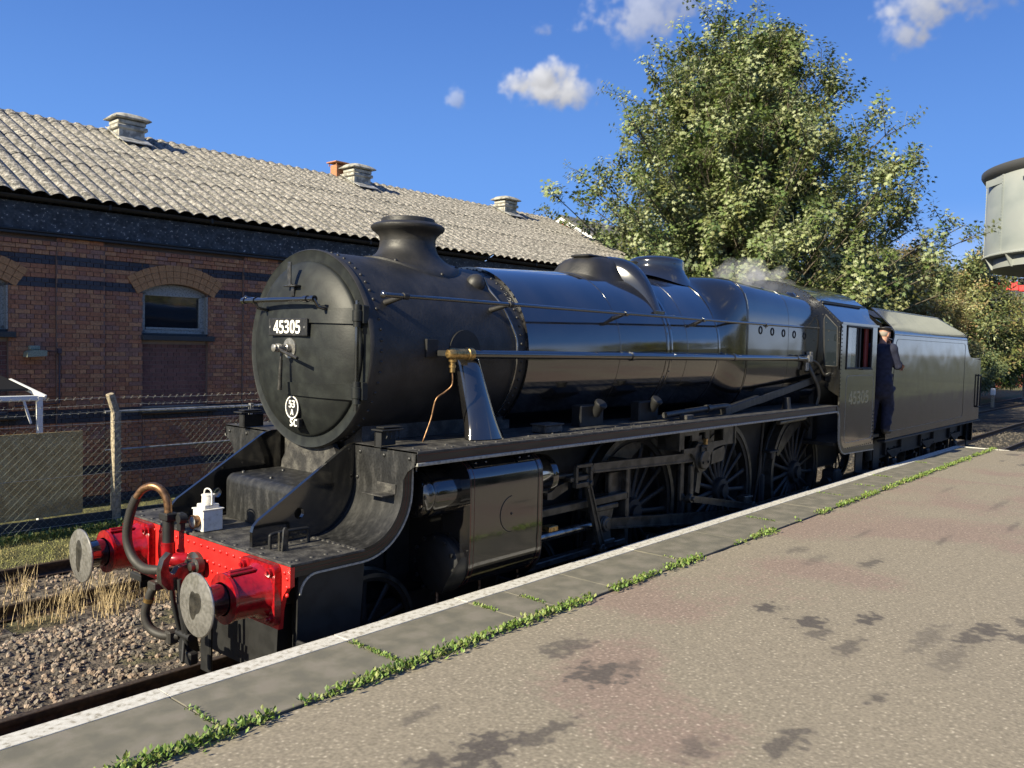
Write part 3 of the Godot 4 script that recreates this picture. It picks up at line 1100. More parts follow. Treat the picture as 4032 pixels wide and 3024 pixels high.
		pn.box(Vector3(cx, 3.19, -0.215), Vector3(w1 - w0 - 0.12, 0.66, 0.012))
		part("pane", pn, M.dark_pane, wn)
		# corbelled courses over the bay
		for st in 3:
			lay.call(lo, b1, 4.05 + st * 0.09, 4.05 + st * 0.09 + 0.08, -0.037 + st * 0.017, -1)
		core.box(Vector3((lo + b1) / 2, 4.19, -0.15), Vector3(b1 - lo, 0.30, 0.16))
	part("wall", core, M.mortar, s)
	# the largest bricks in view, one by one; the rest of the coursework as one mass
	var unit := MB.new()
	unit.box(Vector3.ZERO, Vector3.ONE)
	var um := unit.mesh()
	var shared := {}
	var xf := []
	var cl := []
	var singles := 0
	for b in bricks:
		var p: Vector3 = b[0]
		var tn: int = b[2]
		var near: bool = p.x > 0.25 and p.x < 2.0 and p.y > 2.15 and p.y < 4.3 and (b[1] as Vector3).x > 0.09 and singles < 298
		if near:
			singles += 1
			var key := "%.3f" % b[1].x
			if not shared.has(key):
				var q := MB.new()
				q.box(Vector3.ZERO, b[1])
				shared[key] = q.mesh()
			part("brick", shared[key], M.brick_blue if tn == 6 else (M.brick_dark if tn == 5 else M["brick_tone_%d" % tn]), s, Transform3D(Basis.IDENTITY, p))
		else:
			xf.append(Transform3D(Basis.from_scale(b[1]), p))
			var c: Color = [Color(0.48, 0.200, 0.10), Color(0.53, 0.235, 0.115), Color(0.43, 0.185, 0.11), Color(0.58, 0.285, 0.14), Color(0.41, 0.21, 0.145), Color(0.25, 0.115, 0.09), Color(0.055, 0.058, 0.072)][tn]
			var t := rng.randf_range(0.82, 1.15)
			cl.append(Color(c.r * t, c.g * t, c.b * t))
	multi("brick_courses", um, xf, cl, M.brick, s)
	# rest of the building: back and end walls
	var bw := MB.new()
	bw.box(Vector3((x_min + x_max) / 2, 2.1, -9.4), Vector3(x_max - x_min, 5.4, 0.3))
	for e: float in [x_min, x_max]:
		bw.x = Transform3D(Basis(Vector3.UP, PI / 2), Vector3(e - (0.0 if e > 0 else -0.3), 0, 0))
		bw.prism(PackedVector2Array([Vector2(0.36, -0.5), Vector2(9.2, -0.5), Vector2(9.2, 4.9), Vector2(4.7, 7.1), Vector2(0.36, 5.0)]), -0.3, 0.0)
	bw.x = Transform3D.IDENTITY
	part("end_walls", bw, M.brick_tone_2, s)
	# fascia, moulding and gutter
	var fa := MB.new()
	fa.box(Vector3((x_min + x_max) / 2, 4.62, 0.045), Vector3(x_max - x_min, 0.46, 0.05))
	part("fascia", fa, M.fascia, s)
	var mo := MB.new()
	mo.box(Vector3((x_min + x_max) / 2, 4.365, 0.05), Vector3(x_max - x_min, 0.05, 0.09), 0.008)
	mo.box(Vector3((x_min + x_max) / 2, 4.405, 0.06), Vector3(x_max - x_min, 0.03, 0.12), 0.008)
	part("moulding", mo, M.gutter_black, s)
	var gu := MB.new()
	var prof := arc(0.18, 4.935, 0.065, 180, 360, 8)
	prof.append_array(arc(0.18, 4.935, 0.055, 360, 180, 8))
	gu.x = Transform3D(Basis(Vector3(0, 0, 1), Vector3.UP, Vector3(-1, 0, 0)), Vector3.ZERO)
	gu.prism(prof, -x_max, -x_min, 0.5)
	gu.x = Transform3D.IDENTITY
	var jx := x_min + 0.3
	while jx < x_max:
		gu.box(Vector3(jx, 4.915, 0.18), Vector3(0.05, 0.10, 0.15), 0.01)
		jx += 1.83
	part("gutter", gu, M.gutter_black, s)
	# corrugated sheets in three overlapping rows
	var sheet_mesh := func(u0: float, u1: float, lift0: float, lift1: float, cols: int) -> ArrayMesh:
		var m := MB.new()
		var rows := []
		var per_c := 10
		for side in 2:
			var srows := []
			for i in 5:
				var u := lerpf(u0, u1, i / 4.0)
				var row := PackedVector3Array()
				for j in cols * per_c + 1:
					var ph := float(j) / per_c
					var q := fposmod(ph, 1.0)
					# a steep near side and a long gentle far side
					var hgt := (0.5 - 0.5 * cos(TAU * q))
					hgt = pow(hgt, 0.85)
					row.append(Vector3(ph * 0.264 - 0.02 * sin(TAU * q), lerpf(lift0, lift1, i / 4.0) + hgt * 0.062 - side * 0.006, -u))
				srows.append(row)
			m.sheet(srows, 1.0 if side == 0 else -1.0, 0.2)
			rows.append(srows)
		for e: int in [0, 4]:
			for j in cols * per_c:
				var o := Vector3(0, 0, 1 if e == 0 else -1)
				m.fquad(rows[0][e][j], rows[0][e][j + 1], rows[1][e][j + 1], rows[1][e][j], o)
		return m.mesh()
	var tilt := Transform3D(Basis(Vector3(1, 0, 0), 25.0 * DEG), Vector3(0, 4.985, 0.30))
	var rows_of := [[-0.07, 2.14, 0.0, 0.0], [2.06, 3.54, 0.015, 0.0], [3.46, 5.34, 0.015, 0.0]]
	for q in 3:
		var a: Array = rows_of[q]
		var sm: ArrayMesh = sheet_mesh.call(a[0], a[1], a[2], a[3], 4)
		var px := x_min - 0.2
		while px < x_max:
			part("roof_sheet", sm, M.asbestos, s, tilt * Transform3D(Basis.IDENTITY, Vector3(px + (0.528 if q == 1 else 0.0), rng.randf_range(0.0, 0.002), 0)))
			px += 1.056
	var cap: ArrayMesh = sheet_mesh.call(5.22, 5.52, 0.012, 0.016, 4)
	var px2 := x_min - 0.2
	while px2 < x_max:
		part("ridge_tile", cap, M.asbestos, s, tilt * Transform3D(Basis.IDENTITY, Vector3(px2, 0, 0)))
		px2 += 1.056
	var back := MB.new()
	back.bar(Vector3((x_min + x_max) / 2, 7.31, -4.68), Vector3((x_min + x_max) / 2, 5.0, -9.6), x_max - x_min, 0.06)
	back.tube(PackedVector3Array([Vector3(x_min, 7.29, -4.68), Vector3(x_max, 7.29, -4.68)]), 0.07, 10)
	part("back_slope", back, M.asbestos, s)
	# ventilators on the ridge
	var cowl := MB.new()
	var rows2 := []
	for i in 9:
		var t := i / 8.0
		var row := PackedVector3Array()
		for j in 13:
			var a := -1.0 + 2.0 * j / 12.0
			row.append(Vector3(-0.40 + 0.80 * t, 0.12 * pow(maxf(0.0, 1.0 - pow(absf(2 * t - 1), 3.0)), 0.5) * pow(maxf(0.0, 1.0 - pow(absf(a), 3.0)), 0.5), a * 0.34))
		rows2.append(row)
	cowl.sheet(rows2, -1.0, -0.2)
	if cowl.n[200].y < 0.0:
		cowl = MB.new()
		cowl.sheet(rows2, 1.0, -0.2)
	cowl.box(Vector3(0, -0.012, 0), Vector3(0.80, 0.024, 0.68), 0.01)
	var cm := cowl.mesh()
	var vb2 := MB.new()
	vb2.box(Vector3(0, -0.09, 0), Vector3(0.62, 0.10, 0.50), 0.02)
	vb2.box(Vector3(0, -0.20, 0), Vector3(0.68, 0.09, 0.56), 0.02)
	vb2.box(Vector3(0, -0.36, 0), Vector3(0.56, 0.26, 0.46))
	var vm := vb2.mesh()
	var fl := MB.new()
	fl.box(Vector3.ZERO, Vector3(0.66, 0.02, 1.05))
	var flm := fl.mesh()
	for vx: float in [3.75, 10.05, 16.1]:
		var at := Vector3(vx, 7.55, -4.25)
		var v := part("roof_vent", vm, M.vent_cream, s, Transform3D(Basis.IDENTITY, at))
		part("cowl", cm, M.vent_cream, v)
		part("flashing", flm, M.lead, v, Transform3D(Basis(Vector3(1, 0, 0), 25.0 * DEG), Vector3(0, -0.36, 0.08)))
	var fb := MB.new()
	fb.box(Vector3(9.75, 7.40, -4.75), Vector3(0.30, 0.50, 0.30), 0.01)
	fb.box(Vector3(9.75, 7.72, -4.75), Vector3(0.46, 0.03, 0.46), 0.005)
	for o: Vector2 in [Vector2(-0.17, -0.17), Vector2(0.17, -0.17), Vector2(-0.17, 0.17), Vector2(0.17, 0.17)]:
		fb.box(Vector3(9.75 + o.x, 7.67, -4.75 + o.y), Vector3(0.02, 0.10, 0.02))
	part("chimney_pot", fb, M.brick_tone_1, s)
	# bulkhead light on its conduit
	var cd := MB.new()
	cd.tube(PackedVector3Array([Vector3(0.60, 2.48, 0.03), Vector3(0.86, 2.48, 0.03), Vector3(0.86, 1.62, 0.03), Vector3(0.2, 1.585, 0.0)]), 0.016, 6)
	cd.box(Vector3(0.86, 2.48, 0.03), Vector3(0.06, 0.09, 0.06), 0.008)
	part("conduit", cd, M.conduit, s)
	var li := MB.new()
	li.prism(PackedVector2Array([Vector2(0.33, 2.38), Vector2(0.62, 2.40), Vector2(0.62, 2.49), Vector2(0.42, 2.50), Vector2(0.34, 2.46)]), -0.02, 0.20)
	li.box(Vector3(0.47, 2.53, 0.06), Vector3(0.16, 0.07, 0.10), 0.015)
	part("wall_light", li, M.lamp_green, s)


# ---------------------------------------------------------------- fences and things by the shed
func fences() -> void:
	var zf := -7.0
	var f := thing("chain_link_fence", "chain link fence with cranked concrete posts and barbed wire before the shed", "fence", Vector3(0, 0, zf))
	var post := MB.new()
	post.x = Transform3D(Basis(Vector3(0, 0, 1), Vector3.UP, Vector3(-1, 0, 0)), Vector3.ZERO)
	post.x = Transform3D.IDENTITY
	# the crank leans towards the shed and back along the line
	post.box(Vector3(0, 0.72, 0), Vector3(0.115, 1.80, 0.115), 0.012)
	post.bar(Vector3(0, 1.58, 0), Vector3(-0.10, 1.885, 0.02), 0.10, 0.10, Vector3(0, 0, 1), 0.012)
	var pm := post.mesh()
	for px: float in [-3.5, -0.48, 2.52, 5.52, 8.52, 11.52, 14.52]:
		part("fence_post", pm, M.concrete, f, Transform3D(Basis.IDENTITY, Vector3(px, 0, 0)))
	# chain link: zigzag wires, each woven with its neighbours
	var zig := MB.new()
	var cell := 0.055
	var y0 := -0.12
	var y1 := 1.455
	var nrow := int((y1 - y0) / cell)
	var pts := PackedVector3Array()
	for i in nrow + 1:
		pts.append(Vector3((cell * 0.5 + 0.004) * (1.0 if i % 2 == 0 else -1.0), y0 + i * cell, 0.004 * (1.0 if i % 2 == 0 else -1.0)))
	for i in nrow:
		zig.tube(PackedVector3Array([pts[i], pts[i + 1]]), 0.0017, 3, -1.0, false)
	var zm := zig.mesh()
	var xf := []
	var px := -3.5
	var k := 0
	while px < 14.5:
		xf.append(Transform3D(Basis.IDENTITY if k % 2 == 0 else Basis(Vector3.UP, PI), Vector3(px, 0, 0.065)))
		px += cell
		k += 1
	multi("wire_mesh", zm, xf, [], M.mesh_wire, f)
	var ln := MB.new()
	for yy: float in [0.0, 0.7, 1.45]:
		ln.tube(PackedVector3Array([Vector3(-3.5, yy, 0.07), Vector3(14.5, yy, 0.07)]), 0.0032, 4)
	part("line_wire", ln, M.wire, f)
	for w in 3:
		var bb := MB.new()
		var yy := 1.62 + w * 0.105
		var xo := -0.02 - 0.035 * w
		var line := PackedVector3Array()
		for i in 37:
			line.append(Vector3(-3.5 + i * 0.5 + xo, yy - 0.02 * sin(PI * fposmod((i * 0.5) / 3.0, 1.0)), 0.02))
		bb.tube(line, 0.0028, 4)
		for i in 150:
			var bx := -3.4 + i * 0.12 + xo
			bb.tube(PackedVector3Array([Vector3(bx - 0.012, yy - 0.03, 0.0), Vector3(bx + 0.012, yy + 0.016, 0.04)]), 0.0022, 3)
			bb.tube(PackedVector3Array([Vector3(bx + 0.012, yy - 0.03, 0.0), Vector3(bx - 0.012, yy + 0.016, 0.04)]), 0.0022, 3)
		part("barbed_wire", bb, M.wire, f)
	var gb := MB.new()
	gb.box(Vector3(1.1, 0.02, -0.02), Vector3(9.2, 0.17, 0.05), 0.008)
	part("gravel_board", gb, M.sill, f)
	# plywood sheet behind the mesh
	var ply := MB.new()
	ply.box(Vector3(0.85, 0.73, zf - 0.09), Vector3(2.44, 1.22, 0.018))
	tag(part("plywood_board", ply, M.plywood, self), "brown plywood sheet standing behind the chain link fence", "board")
	# galvanised handrail in front of the shed wall
	var hr := thing("handrail", "galvanised steel handrail between the fence and the brick wall", "railing", Vector3(0, 0, -7.6))
	var rl := MB.new()
	rl.tube(PackedVector3Array([Vector3(2.62, 1.555, 0), Vector3(10.5, 1.555, 0)]), 0.024, 8)
	rl.tube(PackedVector3Array([Vector3(2.62, 0.95, 0), Vector3(10.5, 0.95, 0)]), 0.018, 8)
	part("rail", rl, M.galvanised, hr)
	for xx: float in [2.75, 5.2, 7.6, 10.0]:
		var po := MB.new()
		po.box(Vector3(xx, 0.70, 0), Vector3(0.07, 1.80, 0.07), 0.006)
		part("post", po, M.galvanised, hr)
	# small white framed lean-to with a dark sloping roof
	var le := thing("lean_to", "white framed lean-to with dark sloping roof at the shed wall", "shelter", Vector3(0, 0, -7.75))
	for xx: float in [0.2, 1.72]:
		var po := MB.new()
		po.box(Vector3(xx, 0.85, 0), Vector3(0.075, 1.95, 0.075), 0.008)
		part("post", po, M.signal_white, le)
	var bm := MB.new()
	bm.box(Vector3(0.95, 1.80, 0), Vector3(1.5, 0.075, 0.06), 0.008)
	bm.bar(Vector3(1.60, 1.42, 0), Vector3(1.50, 1.78, 0), 0.03, 0.03)
	part("beam", bm, M.signal_white, le)
	var ra := MB.new()
	ra.bar(Vector3(1.80, 1.80, 0.02), Vector3(1.48, 2.04, -0.5), 0.07, 0.05, Vector3(1, 0, 0), 0.006)
	part("rafter", ra, M.signal_white, le)
	var rf := MB.new()
	rf.fquad(Vector3(-0.2, 1.93, 0.02), Vector3(1.62, 1.93, -0.15), Vector3(1.15, 2.30, -0.95), Vector3(-0.2, 2.30, -0.95), Vector3(0, 1, 0.5))
	rf.fquad(Vector3(-0.2, 1.90, 0.02), Vector3(1.62, 1.90, -0.15), Vector3(1.15, 2.27, -0.95), Vector3(-0.2, 2.27, -0.95), Vector3(0, -1, -0.5))
	rf.fquad(Vector3(-0.2, 1.93, 0.02), Vector3(1.62, 1.93, -0.15), Vector3(1.62, 1.90, -0.15), Vector3(-0.2, 1.90, 0.02), Vector3(0, 0, 1))
	rf.fquad(Vector3(1.62, 1.93, -0.15), Vector3(1.15, 2.30, -0.95), Vector3(1.15, 2.27, -0.95), Vector3(1.62, 1.90, -0.15), Vector3(1, 0, 0))
	part("roof", rf, M.gutter_black, le)


# ---------------------------------------------------------------- locomotive
func boiler_r(px: float) -> float:
	return 0.83 + 0.10 * clampf((px - 2.83) / 4.1, 0.0, 1.0)


func boiler_c(px: float) -> float:
	return 1.85 + boiler_r(px) if px > 2.83 else 2.68


func on_boiler(px: float, deg: float, out := 0.0) -> Vector3:   # angle up from the platform side
	var r := (boiler_r(px) if px > 2.83 else 0.80) + out
	return Vector3(px, boiler_c(px) + r * sin(deg * DEG), r * cos(deg * DEG))


func door_x(r: float) -> float:
	var t := clampf(r / 0.70, 0.0, 1.0)
	return 0.79 + 0.085 * t * t + 0.045 * pow(t, 8.0)


func fire_section(px: float) -> PackedVector3Array:
	var t := smoothstep(6.45, 7.12, px)
	var n := lerpf(2.0, 4.6, t)
	var c := lerpf(2.78, 2.78, t)
	var b := lerpf(boiler_r(px), 0.945, smoothstep(6.45, 7.0, px)) - 0.10 * maxf(0.0, (px - 7.2) / 2.45)
	var a := lerpf(boiler_r(px), 0.965, smoothstep(6.6, 7.2, px)) + 0.03 * maxf(0.0, (px - 7.2) / 2.45)
	var row := PackedVector3Array()
	for i in 65:
		var th := TAU * i / 64.0
		var s := sin(th)
		var k := cos(th)
		var nn := n if s > 0 else lerpf(2.0, 3.0, t)
		var bb := b if s > 0 else 0.93
		var q := pow(pow(absf(k), nn) + pow(absf(s), nn), -1.0 / nn)
		row.append(Vector3(px, c + bb * s * q, a * k * q))
	return row


func rivets(parent: Node, spots: Array, r: float, hgt: float, m: Material, one_by_one: bool) -> void:
	if one_by_one:
		var d := MB.new()
		d.dome(Vector3.ZERO, Vector3.UP, r, hgt)
		var dm := d.mesh()
		for s in spots:
			part("rivet", dm, m, parent, along(s[0], s[1]))
	else:
		var d := MB.new()
		for s in spots:
			d.dome(s[0], s[1], r, hgt, 6)
		part("rivets", d, m, parent).set_meta("kind", "stuff")


func ring_x(m: MB, px: float, cy: float, r: float, wid: float, proud: float) -> void:
	m.x = Transform3D(Basis(Vector3(0, 0, 1), Vector3(1, 0, 0), Vector3(0, 1, 0)), Vector3(px, cy, 0))
	m.lathe(PackedVector2Array([Vector2(r - 0.004, -wid / 2), Vector2(r + proud * 0.7, -wid / 2), Vector2(r + proud, -wid * 0.3), Vector2(r + proud, wid * 0.3), Vector2(r + proud * 0.7, wid / 2), Vector2(r - 0.004, wid / 2)]), 72, 0, TAU, 0.5)
	m.x = Transform3D.IDENTITY


func lathe_x(m: MB, at: Vector3, prof: Array, seg := 40) -> void:   # prof: [radius, x] pairs
	m.x = Transform3D(Basis(Vector3(0, 0, 1), Vector3(1, 0, 0), Vector3(0, 1, 0)), at)
	var p := PackedVector2Array()
	for q in prof:
		p.append(Vector2(q[0], q[1]))
	m.lathe(p, seg)
	m.x = Transform3D.IDENTITY


func make_wheel(parent: Node, at: Vector3, r: float, spokes: int, side: float, weight_deg: float, mr: Material) -> void:
	var flip := Basis.IDENTITY if side > 0 else Basis(Vector3.UP, PI)
	var rim := MB.new()
	rim.x = Transform3D(Basis(Vector3(1, 0, 0), Vector3(0, 0, 1), Vector3(0, -1, 0)), Vector3.ZERO)
	rim.lathe(PackedVector2Array([Vector2(r * 0.86, -0.05), Vector2(r * 0.925, -0.06), Vector2(r * 0.925, 0.055), Vector2(r * 0.86, 0.048), Vector2(r * 0.86, -0.05)]), 56)
	var w := part("driving_wheel" if r > 0.7 else "carrying_wheel", rim, M.frame_black, parent, Transform3D(flip, at))
	var ty := MB.new()
	ty.x = rim.x
	ty.lathe(PackedVector2Array([Vector2(r * 0.926, -0.095), Vector2(r + 0.028, -0.090), Vector2(r + 0.025, -0.055), Vector2(r, -0.045), Vector2(r - 0.004, 0.066), Vector2(r * 0.926, 0.068), Vector2(r * 0.926, -0.095)]), 56)
	part("tyre", ty, mr, w)
	var hub := MB.new()
	hub.x = rim.x
	var hr := r * 0.19
	hub.lathe(PackedVector2Array([Vector2(0, -0.09), Vector2(hr, -0.09), Vector2(hr, 0.06), Vector2(hr * 0.9, 0.085), Vector2(hr * 0.55, 0.09), Vector2(hr * 0.52, 0.125), Vector2(0, 0.13)]), 28)
	part("hub", hub, M.frame_black, w)
	var sp := MB.new()
	sp.x = Transform3D.IDENTITY
	var pr := []
	for i in 6:
		var t := i / 5.0
		var row := PackedVector3Array()
		var wd := lerpf(0.042, 0.030, sin(t * PI)) * (1.0 if r > 0.7 else 0.8)
		for j in 9:
			var a := TAU * j / 8.0
			row.append(Vector3(wd * cos(a), lerpf(hr * 0.9, r * 0.875, t), wd * 0.62 * sin(a)))
		pr.append(row)
	sp.sheet(pr, -1.0, -0.5)
	var sm := sp.mesh()
	for k in spokes:
		part("spoke", sm, M.frame_black, w, Transform3D(Basis(Vector3(0, 0, 1), TAU * k / spokes), Vector3.ZERO))
	if r > 0.7:
		var bw := MB.new()
		var poly := PackedVector2Array()
		poly.append_array(arc(0, 0, r * 0.87, weight_deg - 38, weight_deg + 38, 14))
		var e0 := Vector2(cos((weight_deg + 38) * DEG), sin((weight_deg + 38) * DEG)) * r * 0.80
		var e1 := Vector2(cos((weight_deg - 38) * DEG), sin((weight_deg - 38) * DEG)) * r * 0.80
		poly.append(e0)
		poly.append(e0.lerp(e1, 0.5) * 1.02)
		poly.append(e1)
		bw.prism(poly, -0.03, 0.062)
		part("balance_weight", bw, M.motion_grey, w)


func rod(m: MB, a: Vector3, b: Vector3, h0: float, h1: float, th: float, eye_a: float, eye_b: float) -> void:
	var d := b - a
	var keep := m.x
	var f := d.normalized()
	m.x = keep * Transform3D(Basis(f, Vector3(0, 0, 1).cross(f).normalized(), Vector3(0, 0, 1)), a)
	var l := d.length()
	m.prism(PackedVector2Array([Vector2(0, -h0 / 2), Vector2(l, -h1 / 2), Vector2(l, h1 / 2), Vector2(0, h0 / 2)]), -th / 2, th / 2)
	# fluted sides: proud flanges along both edges
	for s: float in [-1.0, 1.0]:
		m.prism(PackedVector2Array([Vector2(eye_a, s * h0 / 2), Vector2(l - eye_b, s * h1 / 2), Vector2(l - eye_b, s * (h1 / 2 - 0.018)), Vector2(eye_a, s * (h0 / 2 - 0.018))]), th / 2 - 0.002, th / 2 + 0.010)
	m.x = keep
	for e in [[a, eye_a], [b, eye_b]]:
		m.disc(e[0] - Vector3(0, 0, th * 0.5 + 0.012), Vector3(0, 0, 1), e[1], th + 0.024, 24, 0.006)
		m.disc(e[0] + Vector3(0, 0, th * 0.5), Vector3(0, 0, 1), e[1] * 0.5, 0.045, 16, 0.006)


func locomotive() -> void:
	var L := thing("steam_locomotive", "black steam locomotive with red buffer beam standing at the platform", "locomotive")
	loco_front(L)
	loco_smokebox(L)
	loco_boiler(L)
	loco_running_plate(L)
	loco_motion(L)
	loco_cab(L)
	# white oil lamp standing on the front platform
	var la := thing("oil_lamp", "white painted oil lamp on the locomotive's front platform", "lamp", Vector3(0.148, 1.287, -0.125))
	var b := MB.new()
	b.box(Vector3(0, 0.083, 0), Vector3(0.165, 0.166, 0.150), 0.006)
	b.box(Vector3(0, 0.165, 0), Vector3(0.180, 0.010, 0.165), 0.003)
	b.box(Vector3(0, 0.185, 0), Vector3(0.125, 0.034, 0.115), 0.006)
	b.box(Vector3(0.088, 0.09, 0.03), Vector3(0.012, 0.11, 0.04), 0.004)
	part("case", b, M.white_paint, la)
	var ch := MB.new()
	ch.x = Transform3D(Basis.IDENTITY, Vector3(0, 0.20, 0))
	ch.lathe(PackedVector2Array([Vector2(0.047, 0), Vector2(0.047, 0.064), Vector2(0.050, 0.064), Vector2(0.050, 0.072), Vector2(0.0, 0.078)]), 28)
	part("chimney", ch, M.white_paint, la)
	var hd := MB.new()
	hd.tube(smooth_path(PackedVector3Array([Vector3(0, 0.20, 0.056), Vector3(0, 0.275, 0.056), Vector3(0, 0.305, 0.04), Vector3(0, 0.315, 0.0), Vector3(0, 0.305, -0.04), Vector3(0, 0.275, -0.056), Vector3(0, 0.20, -0.056)]), 5), 0.006, 8)
	part("handle", hd, M.white_paint, la)
	var br := MB.new()
	lathe_x(br, Vector3(-0.082, 0.075, 0.0), [[0.0, 0.0], [0.046, 0.0], [0.046, -0.03], [0.052, -0.032], [0.052, -0.048], [0.043, -0.048]], 28)
	part("lens_ring", br, M.copper, la)
	var ln := MB.new()
	lathe_x(ln, Vector3(-0.128, 0.075, 0.0), [[0.043, 0.0], [0.03, -0.010], [0.0, -0.015]], 24)
	part("lens", ln, M.lens_glass, la)


func loco_front(L: Node) -> void:
	# buffer beam with its cut-away lower corners
	var bm := MB.new()
	var poly := PackedVector2Array()
	var half := PackedVector2Array([Vector2(1.165, 1.265), Vector2(1.165, 1.135), Vector2(1.13, 1.115), Vector2(1.085, 1.06), Vector2(1.055, 0.96), Vector2(1.04, 0.825)])
	for p in half:
		poly.append(p)
	for i in half.size():
		poly.append(Vector2(-half[half.size() - 1 - i].x, half[half.size() - 1 - i].y))
	bm.x = Transform3D(Basis(Vector3(0, 0, 1), Vector3.UP, Vector3(-1, 0, 0)), Vector3.ZERO)
	bm.prism(poly, -0.035, 0.0)
	var beam := part("buffer_beam", bm, M.beam_red, L)
	var spots := []
	for s: float in [-1.0, 1.0]:
		for k in 13:
			spots.append([Vector3(0, 1.222, s * (0.05 + k * 0.088)), Vector3.LEFT])
		for k in 6:
			spots.append([Vector3(0, 1.12 - 0.0, s * (0.14 + k * 0.082)), Vector3.LEFT])
		for k in 5:
			spots.append([Vector3(0, 1.055, s * (0.20 + k * 0.082)), Vector3.LEFT])
		for k in 3:
			spots.append([Vector3(0, 1.22 - 0.055 * (k + 0.6), s * 1.135), Vector3.LEFT])
		for k in 5:
			spots.append([Vector3(0, 0.86, s * (0.36 + k * 0.14)), Vector3.LEFT])
		for k in 4:
			spots.append([Vector3(0, 0.90 + k * 0.07, s * 0.54), Vector3.LEFT])
	rivets(beam, spots, 0.0155, 0.013, M.beam_red, true)
	for s: float in [-1.0, 1.0]:
		var g := MB.new()
		lathe_x(g, Vector3(0, 1.062, s * 0.8636), [[0.0, -0.05], [0.19, -0.05], [0.178, -0.075], [0.158, -0.10], [0.156, -0.275], [0.166, -0.285], [0.166, -0.305], [0.11, -0.312], [0.105, -0.25]], 44)
		var sq := PackedVector2Array()
		for q in [[1, 1, 0], [-1, 1, 90], [-1, -1, 180], [1, -1, 270]]:
			sq.append_array(arc(q[0] * 0.165, q[1] * 0.165, 0.04, q[2], q[2] + 90, 5))
		g.x = Transform3D(Basis(Vector3(0, 0, 1), Vector3.UP, Vector3(-1, 0, 0)), Vector3(0, 1.062, s * 0.8636))
		g.prism(sq, 0.002, 0.052)
		for q in [[1, 1], [-1, 1], [-1, -1], [1, -1]]:
			g.disc(Vector3(q[0] * 0.155, q[1] * 0.155, 0.052), Vector3(0, 0, 1), 0.03, 0.022, 6)
			g.disc(Vector3(q[0] * 0.155, q[1] * 0.155, 0.07), Vector3(0, 0, 1), 0.015, 0.02, 8)
		g.x = Transform3D.IDENTITY
		g.box(Vector3(-0.19, 1.222, s * 0.8636 + 0.02), Vector3(0.20, 0.018, 0.075), 0.005)
		g.box(Vector3(-0.19, 1.235, s * 0.8636 + 0.02), Vector3(0.17, 0.016, 0.03), 0.004)
		var bf := part("buffer", g, M.buffer_red, L)
		var rm := MB.new()
		lathe_x(rm, Vector3(0, 1.062, s * 0.8636), [[0.102, -0.25], [0.102, -0.43], [0.125, -0.462], [0.16, -0.474]], 40)
		part("ram", rm, M.gloss_black, bf)
		var h := MB.new()
		lathe_x(h, Vector3(0, 1.062, s * 0.8636), [[0.0, -0.470], [0.190, -0.470], [0.2035, -0.476], [0.205, -0.484], [0.200, -0.491], [0.15, -0.500], [0.08, -0.506], [0.0, -0.508]], 56)
		part("head", h, M.steel, bf)
		# the greasy patch worn on the buffer face
		var gr := MB.new()
		var rows := []
		for i in 8:
			var t := i / 7.0
			var row := PackedVector3Array()
			for j in 25:
				var a := TAU * j / 24.0
				var rr := t * (0.082 + 0.02 * sin(a * 2.0 + s) + 0.012 * sin(a * 3.0 + 1.0))
				var zz := rr * cos(a) * 0.72 + 0.012
				var yy := rr * sin(a) * 1.25 + 0.01
				var q := sqrt(zz * zz + yy * yy)
				row.append(Vector3(-0.5085 + 0.0004 + 0.40 * q * q - 0.0016 * (1.0 - t * t * 0.6), 1.062 + yy, s * 0.8636 + zz))
			rows.append(row)
		gr.sheet(rows, -1.0)
		part("grease_mark", gr, M.greasy_steel, bf)
	# drawhook, links, screw
	var hk := MB.new()
	var hp := PackedVector2Array()
	hp.append_array(PackedVector2Array([Vector2(0.02, 1.085), Vector2(-0.10, 1.09), Vector2(-0.165, 1.075), Vector2(-0.185, 1.04), Vector2(-0.215, 1.035), Vector2(-0.235, 1.065), Vector2(-0.235, 1.13), Vector2(-0.205, 1.185), Vector2(-0.225, 1.195), Vector2(-0.275, 1.15), Vector2(-0.298, 1.07), Vector2(-0.29, 0.985), Vector2(-0.24, 0.925), Vector2(-0.15, 0.91), Vector2(-0.06, 0.96), Vector2(0.02, 1.0)]))
	hk.prism(hp, -0.045, 0.022, 0.5)
	part("drawhook", hk, M.greasy_steel, L)
	var nut := MB.new()
	lathe_x(nut, Vector3(0.0, 1.05, -0.01), [[0.115, 0.0], [0.115, -0.03], [0.075, -0.045], [0.07, -0.07], [0.0, -0.07]], 24)
	lathe_x(nut, Vector3(-0.08, 1.09, 0.10), [[0.0, 0.05], [0.055, 0.05], [0.055, 0.0], [0.032, -0.01], [0.03, -0.04], [0.0, -0.045]], 18)
	part("drawhook_plate", nut, M.greasy_steel, L)
	var sc := MB.new()
	for s: float in [-0.07, 0.05]:
		sc.tube(smooth_path(PackedVector3Array([Vector3(-0.17, 1.00, s), Vector3(-0.16, 0.85, s), Vector3(-0.13, 0.70, s * 1.1), Vector3(-0.10, 0.56, s)]), 4), 0.018, 7)
	sc.tube(PackedVector3Array([Vector3(-0.10, 0.56, -0.10), Vector3(-0.10, 0.56, 0.09)]), 0.028, 8)
	sc.tube(PackedVector3Array([Vector3(-0.13, 0.80, -0.01), Vector3(-0.07, 0.34, 0.02)]), 0.022, 8)
	sc.tube(PackedVector3Array([Vector3(-0.10, 0.52, -0.01), Vector3(-0.17, 0.40, 0.10)]), 0.014, 6)
	sc.box(Vector3(-0.08, 0.40, 0.02), Vector3(0.07, 0.09, 0.16), 0.01)
	part("screw_coupling", sc, M.frame_black, L)
	# vacuum brake standpipe, copper swan neck and ribbed hose
	var sp := MB.new()
